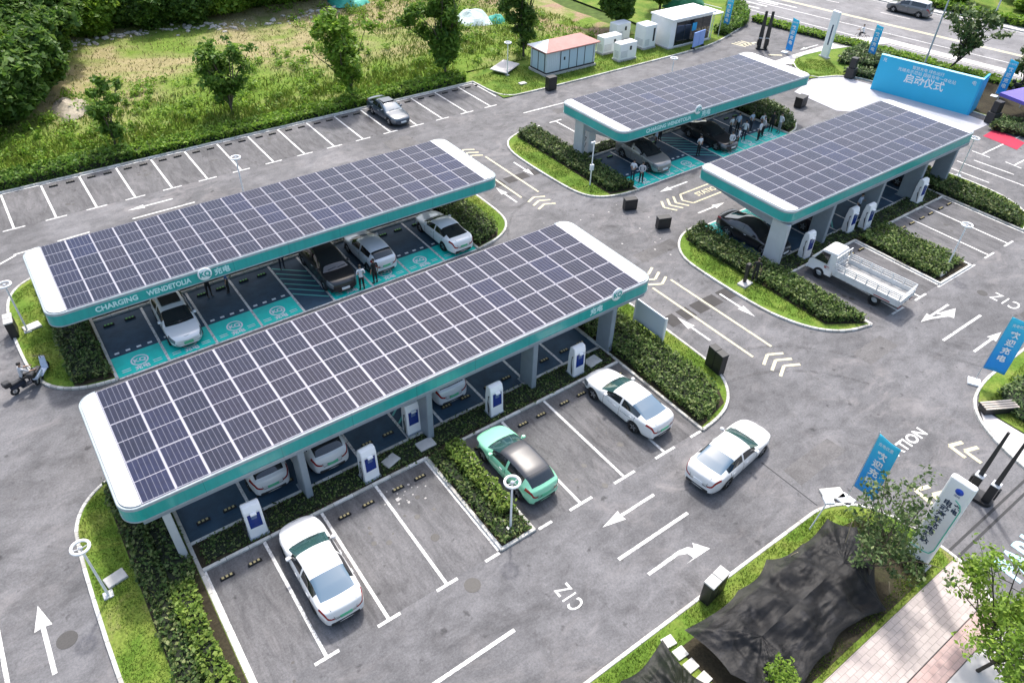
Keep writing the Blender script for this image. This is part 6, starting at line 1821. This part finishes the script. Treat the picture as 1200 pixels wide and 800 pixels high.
letters('door_lettering', '出行', .22, W['darkletter'], c3, (.28, .905, .66), (-1, 0, 0), (0, 0, 1), 1, .01)
letters('door_lettering', '新能源', .22, W['darkletter'], c3, (-.72, .908, .66), (-1, 0, 0), (0, 0, 1), 1, .01)
c4 = car('white_sedan', 'sedan', 21.6, 11.85, 7, WHITE, 'white sedan driving along the lane past the hedge tip', 'cars on the move', glass='tealglass', rear='blueglass')
car('silver_suv', 'hatch', 4.15, 35.75, -91, paint('light_silver', (.74, .75, .77), .1), 'silver white car with a dark sunroof facing out of a teal bay', sunroof=True, plate=True)
car('black_van', 'mpv', 13.1, 36.0, -91, BLACKP, 'black people carrier with a long dark glass roof beside the hatched teal strip', roof=W['glass'])
car('silver_hatchback', 'hatch', 15.95, 36.0, 91, SILVER, 'silver hatchback with its tail towards two standing people', roof=SILVER, plate=True)
car('white_sedan', 'sedan', 21.0, 35.5, 91, paint('cool_white', (.80, .82, .85)), 'white sedan at the right end of the second canopy tail out', plate=True)
car('white_car', 'hatch', 4.05, 24.0, 90, WHITE, 'white hatchback under the nearest canopy with its dark rear glass towards the first charging post', plate=True, roof=W['glass'])
car('white_suv', 'suv', 6.65, 23.95, 90, WHITE, 'white car under the nearest canopy behind the loose charging cables', plate=True)
car('white_car', 'suv', 13.3, 24.5, 90, paint('pearl', (.66, .68, .72), .1), 'pale silver car under the nearest canopy ahead of the mint green hatchback', plate=True)
car('black_sedan', 'sedan', 27.35, 54.5, -88, DBLUE, 'black sedan alone in the row along the field hedge', glass='blueglass', sunroof=True)
car('grey_suv', 'suv', 39.75, 36.4, -91, GREY, 'bronze grey car with a black glass roof under the far canopy', roof=W['glass'])
car('black_coupe', 'coupe', 47.05, 36.2, -90, BLACKP, 'low black car beside the crowd under the far canopy', roof=W['glass'], rear='glass')
car('black_coupe', 'coupe', 37.75, 23.9, -88, BLACKP, 'black car at the mint floor under the left end of the right canopy', roof=W['glass'])
car('dark_car', 'suv', 42.5, 24.2, 90, WINE, 'dark car deep in the shade under the right canopy behind its second post')
car('dark_car', 'suv', 54.0, 24.3, 90, DBLUE, 'blue grey car in the shade at the far end of the right canopy')
car('dark_car', 'sedan', 74.2, 70.2, 15, BLACKP, 'black car at the top edge beside the deep green heap', 'cars on the move')
vp_ = rp(102.9, -30.4)
va = car('grey_van', 'mpv', vp_[0], vp_[1], 98, paint('van_grey', (.16, .16, .165), .3), 'grey van with a white roof driving on the public road', 'cars on the move', roof=WHITE, z=.015)
va['category'] = 'van'

# ---- flatbed truck
tk = empty('flatbed_truck', (38.75, 16.75, .01), R(95), 'white flatbed truck with slatted drop sides parked facing the charging post', 'truck')
L = 5.9; xf = 2.95
# cab: loft of side profile
prof = [(xf - .02, .42), (xf, .62), (xf - .04, .98), (xf - .12, 1.18), (xf - .62, 1.88), (xf - .80, 1.97), (xf - 1.52, 1.98), (xf - 1.60, 1.90), (xf - 1.62, .42)]
ws_ = [.80, .82, .84, .82, .72, .69, .69, .70, .82]
m = MB(); n = len(prof)
vs = [(x, w, z) for (x, z), w in zip(prof, ws_)] + [(x, w * .6, z + (.03 if z > 1.8 else 0)) for (x, z), w in zip(prof, ws_)] + [(x, -w * .6, z + (.03 if z > 1.8 else 0)) for (x, z), w in zip(prof, ws_)] + [(x, -w, z) for (x, z), w in zip(prof, ws_)]
fs = []
for i in range(3):
    for k in range(n): fs.append((i * n + k, i * n + (k + 1) % n, (i + 1) * n + (k + 1) % n, (i + 1) * n + k))
fs += [tuple(range(n - 1, -1, -1)), tuple(range(3 * n, 4 * n))]
m.add(vs, fs); cab = m.build('cab', [WHITE], tk, bevel=.04)
def quad(o, name, pts, mat_): return MB().add(pts, [(0, 1, 2, 3)]).build(name, [mat_], o)
e = .012
quad(tk, 'windscreen', [(xf - .17 + e, -.74, 1.26 + e), (xf - .17 + e, .74, 1.26 + e), (xf - .58 + e, .64, 1.82 + e), (xf - .58 + e, -.64, 1.82 + e)], W['tealglass'])
for s in (-1, 1):
    pts = [(xf - .32, s * .815, 1.18), (xf - 1.2, s * .832, 1.18), (xf - 1.2, s * .735, 1.82), (xf - .68, s * .735, 1.82)]
    quad(tk, 'side_window', pts if s < 0 else pts[::-1], W['glass'])
    MB().cbox(xf - .06, s * .62 - .16, .66, xf + .012, s * .62 + .16, .84, .02).build('headlight', [W['headlamp']], tk)
    mr = MB().tube((xf - .25, s * .80, 1.2), (xf - .15, s * 1.0, 1.3), .015).cbox(xf - .2, s * 1.0 - .08, 1.2, xf - .13, s * 1.0 + .08, 1.52, .02)
    mr.build('mirror', [W['black']], tk)
MB().cbox(xf - .02, -.8, .36, xf + .06, .8, .60, .02).build('bumper', [W['offwhite']], tk)
MB().box(-2.9, -.42, .45, xf - .2, -.30, .62).box(-2.9, .30, .45, xf - .2, .42, .62).build('chassis', [W['black']], tk)
bx0, bx1, bw = -2.95, 1.22, .93
fl = MB()
for k in range(9): fl.box(bx0 + .02, -bw + .02 + k * .205, .78, bx1, -bw + .215 + k * .205, .83)
fl.box(bx0, -bw + .05, .70, bx1, bw - .05, .777)
fl.build('load_bed', [M('worn_bed', (.46, .45, .43), .7, noise=(2.2, .3))], tk)
wb = M('bed_side_paint', (.62, .63, .63), .5, noise=(2.5, .15))
for s in (-1, 1):
    m = MB()
    m.box(bx0, s * bw - .02, .72, bx1, s * bw + .02, 1.12)
    for k in range(12): m.box(bx0 + .15 + k * .345, s * (bw + .03) - .012, .74, bx0 + .20 + k * .345, s * (bw + .03) + .012, 1.10)
    sd_ = m.build('drop_side', [wb], tk)
    m = MB()
    for k in range(7): m.box(bx0 + .05 + k * .68, s * bw - .025, 1.123, bx0 + .10 + k * .68, s * bw + .025, 1.5)
    for zz in (1.24, 1.36, 1.47): m.box(bx0, s * bw - .015 + .04 * s * -1, zz, bx1, s * bw + .015 - .04 * s, zz + .05)
    m.build('slat_rail', [wb], sd_)
    MB().box(bx0 + .5, s * (bw + .046) - .002, .78, bx0 + 1.5, s * (bw + .046) + .002, .84).build('red_reflector', [W['taillamp']], sd_)
m = MB().box(bx0 - .03, -bw, .72, bx0, bw, 1.12)
for k in range(6): m.box(bx0 - .05, -bw + .05 + k * .36, .74, bx0 - .031, -bw + .1 + k * .36, 1.1)
for zz in (1.24, 1.36, 1.47): m.box(bx0 - .03, -bw, zz, bx0, bw, zz + .05)
m.build('tailgate', [wb], tk)
m = MB()
for k in range(6): m.box(bx1 + .01, -bw + k * .366, .83, bx1 + .05, -bw + .05 + k * .366, 1.9)
for zz in (.85, 1.3, 1.85): m.box(bx1 + .003, -bw, zz, bx1 + .06, bw, zz + .06)
m.build('headboard', [wb], tk)
T = Matrix.Rotation(R(90), 4, 'X'); r = .36
ty = MB().lathe([(r * .6, .10), (r * .93, .11), (r, .07), (r, -.07), (r * .93, -.11), (r * .6, -.10)], 26, T).mesh('tyre', [W['rubber']])
ri = MB().lathe([(0, .05), (r * .3, .06), (r * .5, .02), (r * .62, .085)], 22, T).mesh('rim', [W['palegrey']])
for xw in (xf - .85, -1.55):
    for s in (-1, 1):
        w_ = link('wheel', ty, tk, (xw, s * .74, r), (0, 0, math.pi if s < 0 else 0)); link('rim', ri, w_)
for s in (-1, 1):
    MB().box(-2.99, s * .7 - .15, .58, -2.94, s * .7 + .15, .68).build('tail_light', [W['taillamp']], tk)
letters('door_lettering', '长安', .2, W['taillamp'], tk, (xf - 1.25, .842, .95), (-1, 0, 0), (0, 0, 1), 1, .01)
# ================================================================ people
SKIN = M('skin', (.42, .26, .18), .6); HAIR = M('hair', (.012, .010, .010), .7); SHOE = M('shoe', (.02, .02, .02), .5)
CLOTH = {k: M('cloth_' + k, c, .85, noise=(9, .12)) for k, c in dict(white=(.72, .74, .78), paleblue=(.52, .60, .74), black=(.018, .018, .020), navy=(.02, .024, .04), grey=(.25, .25, .27), maroon=(.16, .02, .03), khaki=(.40, .36, .30), lightgrey=(.50, .50, .52), blue=(.06, .14, .34)).items()}
PCACHE = {}
def person_mesh(pose):
    """one continuous skin grown over a posed skeleton, facing +X; faces sorted into skin / top / trousers / shoes"""
    if pose in PCACHE: return PCACHE[pose]
    V, E, Rd, lab = [], [], [], []
    def v(p, r, parent=None, l=None):
        V.append(p); Rd.append(r if isinstance(r, tuple) else (r, r))
        if parent is not None: E.append((parent, len(V) - 1)); lab.append(l)
        return len(V) - 1
    sit = pose == 'ride'
    pz = .80 if sit else .93
    lean = .12 if sit else (.05 if pose == 'lean' else 0)
    pel = v((0, 0, pz), (.13, .10))
    wa = v((.01 + lean * .3, 0, pz + .20), (.125, .095), pel, 'top')
    ch = v((.01 + lean * .8, 0, pz + .42), (.155, .105), wa, 'top')
    nk = v((.0 + lean, 0, pz + .56), (.052, .052), ch, 'top')
    hb = v((.02 + lean, 0, pz + .64), (.078, .072), nk, 'skin')
    hm = v((.035 + lean, 0, pz + .71), (.094, .080), hb, 'skin')
    ht = v((.02 + lean, 0, pz + .79), (.070, .062), hm, 'skin')
    ns = v((.125 + lean, 0, pz + .695), (.012, .012), hm, 'skin')
    for s in (-1, 1):
        sh = v((lean, s * .18, pz + .48), .058, ch, 'top')
        if pose == 'ride': el, wr = (.20 + lean, s * .27, pz + .27), (.42 + lean, s * .25, pz + .20)
        elif pose == 'front': el, wr = (-.02, s * .25, pz + .22), (.17, s * .06, pz + .16)
        elif pose == 'phone' and s > 0: el, wr = (.05, .26, pz + .24), (.25, .10, pz + .36)
        elif pose == 'point' and s < 0: el, wr = (.20, -.26, pz + .36), (.44, -.24, pz + .40)
        elif pose == 'back': el, wr = (-.07, s * .25, pz + .22), (-.15, s * .06, pz + .08)
        elif pose == 'walk': el, wr = (-.03 + s * .06, s * .24, pz + .21), (.03 + s * .14, s * .25, pz - .03)
        else: el, wr = (-.02, s * .24, pz + .20), (.03, s * .25, pz - .05)
        e_ = v(el, .043, sh, 'top'); w_ = v(wr, .027, e_, 'skin' if pose != 'back' else 'top')
        d = (Vector(wr) - Vector(el)).normalized()
        side = d.cross(Vector((0, s, 0))).normalized() if abs(d.y) < .95 else Vector((1, 0, 0))
        pm = v(tuple(Vector(wr) + d * .055), (.036, .020), w_, 'skin')
        for q, ln in ((-.030, .062), (-.010, .074), (.010, .070), (.030, .054)):
            f1 = v(tuple(Vector(wr) + d * .105 + side * q), .010, pm, 'skin')
            v(tuple(Vector(wr) + d * (.105 + ln) + side * q * 1.15 + Vector((0, -s * .012, 0))), .008, f1, 'skin')
        v(tuple(Vector(wr) + d * .075 + side * .055), .010, pm, 'skin')
        hp = v((0, s * .085, pz - .06), (.095, .09), pel, 'leg')
        if sit: kn, an = (.36, s * .15, pz - .10), (.30, s * .16, .30)
        elif pose == 'walk': kn, an = (.04 + s * .12, s * .09, .50), (s * .24 - .02, s * .09, .10)
        elif pose == 'stride': kn, an = (.05 - s * .08, s * .1, .50), (-s * .15, s * .1, .10)
        else: kn, an = (.02, s * .10, .50), (-.01, s * .115, .10)
        k_ = v(kn, .066, hp, 'leg'); a_ = v(an, .042, k_, 'leg')
        hl = v((an[0] + .02, an[1], an[2] - .055), .042, a_, 'shoe')
        v((an[0] + .17, an[1] + s * .02, an[2] - .062), (.036, .03), hl, 'shoe')
    me = bpy.data.meshes.new('p'); me.from_pydata(V, E, [])
    o = bpy.data.objects.new('p', me); COL.objects.link(o)
    sk_ = o.modifiers.new('skin', 'SKIN'); sk_.use_smooth_shade = True; sk_.branch_smoothing = .4
    for i, sv in enumerate(me.skin_vertices[0].data): sv.radius = Rd[i]; sv.use_root = (i == 0)
    ss = o.modifiers.new('s', 'SUBSURF'); ss.levels = 1; ss.render_levels = 1
    dg = bpy.context.evaluated_depsgraph_get()
    ev = bpy.data.meshes.new_from_object(o.evaluated_get(dg)); bpy.data.objects.remove(o)
    A = np.array([V[a] for a, b in E]); B = np.array([V[b] for a, b in E])
    ev.materials.clear()
    for _k in range(4): ev.materials.append(SKIN)
    mi = []
    for p in ev.polygons:
        c = np.array(p.center)
        t = np.clip(((c - A) * (B - A)).sum(1) / np.maximum(((B - A) ** 2).sum(1), 1e-9), 0, 1)
        dd = np.linalg.norm(c - (A + (B - A) * t[:, None]), axis=1)
        l = lab[int(np.argmin(dd))]
        if l == 'top' and c[2] < pz + .03 and abs(c[1]) < .2: l = 'leg'
        mi.append({'skin': 0, 'top': 1, 'leg': 2, 'shoe': 3}[l])
    ev.polygons.foreach_set('material_index', mi); ev.polygons.foreach_set('use_smooth', [True] * len(mi))
    hair = MB()
    n, k = 14, 6
    vs = []
    for j in range(k + 1):
        t = j / k * 1.75
        for i in range(n):
            a = 2 * math.pi * i / n
            drop = max(0, -math.cos(a)) * .25
            th = t * (.85 + drop)
            vs.append((.022 + lean + .105 * math.sin(th) * math.cos(a), .093 * math.sin(th) * math.sin(a), pz + .735 + .088 * math.cos(th)))
    hair.add(vs, [(j * n + i, j * n + (i + 1) % n, (j + 1) * n + (i + 1) % n, (j + 1) * n + i) for j in range(k) for i in range(n)], 0, True)
    PCACHE[pose] = (ev, hair.mesh('hair', [HAIR]))
    return PCACHE[pose]
def person(x, y, rz, pose, top, leg, lab, group, z=.013, s=1.0):
    ev, hr = person_mesh(pose)
    me = ev.copy()
    for i_, m_ in enumerate((SKIN, CLOTH[top], CLOTH[leg], SHOE)): me.materials[i_] = m_
    o = link('person', me, None, (x, y, z), (0, 0, R(rz)))
    o.scale = (s, s, s)
    tag(o, lab, 'person', group)
    link('hair', hr, o)
    return o
PG = 'people at the far canopy'
person(36.85, 34.45, 200, 'front', 'white', 'navy', 'man in white shirt at the near left corner of the far canopy', PG)
person(37.15, 33.85, 40, 'back', 'lightgrey', 'black', 'man in pale grey shirt at the near left corner of the far canopy', PG)
person(44.25, 34.75, -100, 'front', 'white', 'black', 'man in white shirt standing alone on the hatched strip of the far canopy', PG)
person(42.3, 37.6, -60, 'stand', 'paleblue', 'navy', 'person in pale blue standing behind the bronze grey car', PG)
person(43.6, 38.4, -90, 'stand', 'maroon', 'black', 'person in dark red at the head of the hatched strip under the far canopy', PG)
crowd = [(46.9, 33.8, 70, 'back', 'white', 'khaki', 'person in white top and pale trousers at the front left of the crowd'), (48.0, 34.0, 120, 'stand', 'white', 'black', 'person in white shirt and black trousers, second along the front of the crowd'),
         (49.3, 35.9, -90, 'front', 'white', 'navy', 'person in white shirt at the back left of the crowd beside the black car'), (50.3, 36.0, -110, 'stand', 'paleblue', 'black', 'person in pale blue shirt in the back middle of the crowd'), (51.5, 35.6, -100, 'front', 'paleblue', 'navy', 'person in pale blue shirt at the back right of the crowd'),
         (50.6, 33.95, 100, 'stand', 'white', 'black', 'person in white shirt in the front middle of the crowd, back to the lane'), (51.5, 34.3, 150, 'back', 'lightgrey', 'black', 'person in pale grey shirt in the middle of the crowd'), (52.1, 34.9, -120, 'front', 'white', 'navy', 'person in white shirt between the back row and the right edge of the crowd'),
         (53.0, 34.6, -160, 'stand', 'black', 'black', 'person all in black at the right edge of the crowd'), (53.3, 34.0, 170, 'back', 'white', 'grey', 'person in white shirt and grey trousers at the far right of the crowd'), (49.6, 34.7, 30, 'phone', 'white', 'navy', 'person in white shirt holding something up in the heart of the crowd')]
for a in crowd: person(*a, PG)
BG = 'people at the second canopy'
person(14.0, 33.2, 80, 'front', 'white', 'black', 'person in white top behind the black people carrier', BG)
person(14.95, 33.35, 100, 'stand', 'black', 'black', 'person in black behind the silver hatchback', BG)
person(6.45, 37.5, -80, 'back', 'black', 'black', 'person in dark clothes in the empty teal bay right of the silver white car', BG)
person(7.5, 37.3, 160, 'point', 'blue', 'black', 'person in blue top under the lettering of the second canopy', BG)
person(11.0, 37.9, -90, 'stand', 'maroon', 'navy', 'person in dark red at the head of the hatched strip under the second canopy', BG)
person(33.95, 20.6, 30, 'stand', 'black', 'black', 'person in black beside the card reader post on the truck island lawn', 'people on the lanes', z=.1)
person(46.4, 21.9, -90, 'phone', 'paleblue', 'navy', 'person in pale blue behind the chargers under the right canopy', 'people on the lanes', z=.1)

def scooter(x, y, rz, lab, col, rider=None, cycle=False, z=.012):
    root = empty('bicycle' if cycle else 'scooter', (x, y, z), R(rz), lab, 'bicycle' if cycle else 'scooter', 'two wheelers')
    rr = .32 if cycle else .22; wb_ = 1.05 if cycle else 1.2
    T = Matrix.Rotation(R(90), 4, 'X'); th = .02 if cycle else .055
    for xw in (-wb_ / 2, wb_ / 2):
        n, k = 22, 6
        m = MB()
        vs = [((rr - th + th * math.cos(2 * math.pi * j / k)) * math.cos(2 * math.pi * i / n), th * math.sin(2 * math.pi * j / k), (rr - th + th * math.cos(2 * math.pi * j / k)) * math.sin(2 * math.pi * i / n)) for i in range(n) for j in range(k)]
        m.add(vs, [(i * k + j, i * k + (j + 1) % k, ((i + 1) % n) * k + (j + 1) % k, ((i + 1) % n) * k + j) for i in range(n) for j in range(k)], 0, True)
        w_ = m.build('wheel', [W['rubber']], root, (xw, 0, rr))
        q = MB().tube((0, -.03, 0), (0, .03, 0), .04)
        for i in range(8): q.tube((0, 0, 0), ((rr - th) * math.cos(i * .785), 0, (rr - th) * math.sin(i * .785)), .006 if cycle else .018, None, 5)
        q.build('spokes', [W['rim']], w_)
    if cycle:
        f = MB().path([(-wb_ / 2, 0, rr), (-.15, 0, .72), (.36, 0, .76), (-.05, 0, .28), (-.15, 0, .72)], .018).path([(-.05, 0, .28), (-wb_ / 2, 0, rr)], .016).path([(wb_ / 2, 0, rr), (.34, 0, .92)], .018)
        f.build('frame', [col], root)
        MB().cbox(-.3, -.08, .76, -.02, .08, .82, .02).build('saddle', [W['black']], root)
    else:
        f = MB().cbox(-.28, -.15, .22, .34, .15, .30, .03).cbox(-.72, -.14, .36, .0, .14, .62, .06)
        f.add([(.36, -.17, .24), (.36, .17, .24), (.52, .14, .85), (.52, -.14, .85), (.42, -.17, .24), (.42, .17, .24), (.58, .12, .85), (.58, -.12, .85)], [(0, 1, 2, 3), (7, 6, 5, 4), (0, 4, 5, 1), (1, 5, 6, 2), (2, 6, 7, 3), (3, 7, 4, 0)])
        f.build('body', [col], root)
        MB().cbox(-.66, -.13, .625, .02, .13, .72, .035).build('saddle', [W['black']], root)
        MB().cbox(-.95, -.17, .66, -.62, .17, .95, .04).build('top_box', [W['trim']], root)
        MB().cbox(.57, -.1, .74, .64, .1, .88, .02).build('headlight', [W['headlamp']], root)
    MB().path([(.46 if not cycle else .36, 0, .85), (.40, 0, 1.02)], .02).path([(.36, -.3, 1.02), (.42, 0, 1.03), (.36, .3, 1.02)], .016).build('handlebar', [W['black']], root)
    return root
scooter(-3.35, 34.95, 20, 'dark electric scooter stopped at the left kerb with a rider', CLOTH['navy'])
person(-3.42, 34.92, 20, 'ride', 'lightgrey', 'black', 'rider in pale top seated on the scooter at the left kerb', 'riders', z=.0)
scooter(-2.6, 35.35, 60, 'pale blue electric scooter standing on the grass corner without a rider', CLOTH['paleblue'], z=.09)
scooter(81.6, 44.9, 100, 'bicycle ridden along the edge of the public road', W['black'], cycle=True, z=.06)
person(81.6, 44.9, 100, 'ride', 'white', 'black', 'cyclist in white shirt at the edge of the public road', 'riders', z=.1)
scooter(81.1, 27.2, -75, 'dark scooter parked by the street tree at the right edge', W['black'], z=.09)
person(81.15, 27.3, -75, 'ride', 'black', 'black', 'rider in black sitting on the scooter by the street tree', 'riders', z=.09)
# ================================================================ camera, sky and sun
cam_d = bpy.data.cameras.new('camera'); cam = bpy.data.objects.new('camera', cam_d); COL.objects.link(cam)
yaw, pitch, roll = R(52.81993219), R(39.77881588), R(1.8836995)
fwd = Vector((math.cos(yaw) * math.cos(pitch), math.sin(yaw) * math.cos(pitch), -math.sin(pitch)))
r0 = Vector((math.sin(yaw), -math.cos(yaw), 0)); u0 = r0.cross(fwd)
rt = r0 * math.cos(roll) + u0 * math.sin(roll); up = u0 * math.cos(roll) - r0 * math.sin(roll)
cam.matrix_world = Matrix(((rt.x, up.x, -fwd.x, 0), (rt.y, up.y, -fwd.y, 0), (rt.z, up.z, -fwd.z, 25.5), (0, 0, 0, 1)))
cam_d.sensor_width = 36; cam_d.lens = 25.704; cam_d.clip_end = 3000; cam_d.clip_start = .2
scene.camera = cam
SUN = Vector((-.36, -.49, -1)).normalized()
sd = bpy.data.lights.new('sun', 'SUN'); sd.energy = 2.0; sd.angle = R(3.5); sd.color = (1, .975, .94)
so = bpy.data.objects.new('sun', sd); COL.objects.link(so)
so.rotation_euler = SUN.to_track_quat('-Z', 'Y').to_euler(); so.location = (0, 0, 60)
w = bpy.data.worlds.new('World'); scene.world = w; w.use_nodes = True
t = w.node_tree; t.nodes.clear()
sk = t.nodes.new('ShaderNodeTexSky'); sk.sky_type = 'NISHITA'; sk.sun_disc = False
sk.sun_elevation = math.asin(-SUN.z); sk.sun_rotation = math.atan2(-SUN.x, -SUN.y)
sk.air_density = 1.35; sk.dust_density = 4.5; sk.ozone_density = 1.0
bg = t.nodes.new('ShaderNodeBackground'); bg.inputs[1].default_value = .15
wo = t.nodes.new('ShaderNodeOutputWorld'); t.links.new(sk.outputs[0], bg.inputs[0]); t.links.new(bg.outputs[0], wo.inputs[0])
vs_ = scene.view_settings; vs_.view_transform = 'Standard'; vs_.look = 'None'; vs_.exposure = .98; vs_.gamma = 1; vs_.use_curve_mapping = False
scene.render.engine = 'CYCLES'
scene.cycles.max_bounces = 6; scene.cycles.diffuse_bounces = 3; scene.cycles.glossy_bounces = 3; scene.cycles.transparent_max_bounces = 8
scene.cycles.use_denoising = True
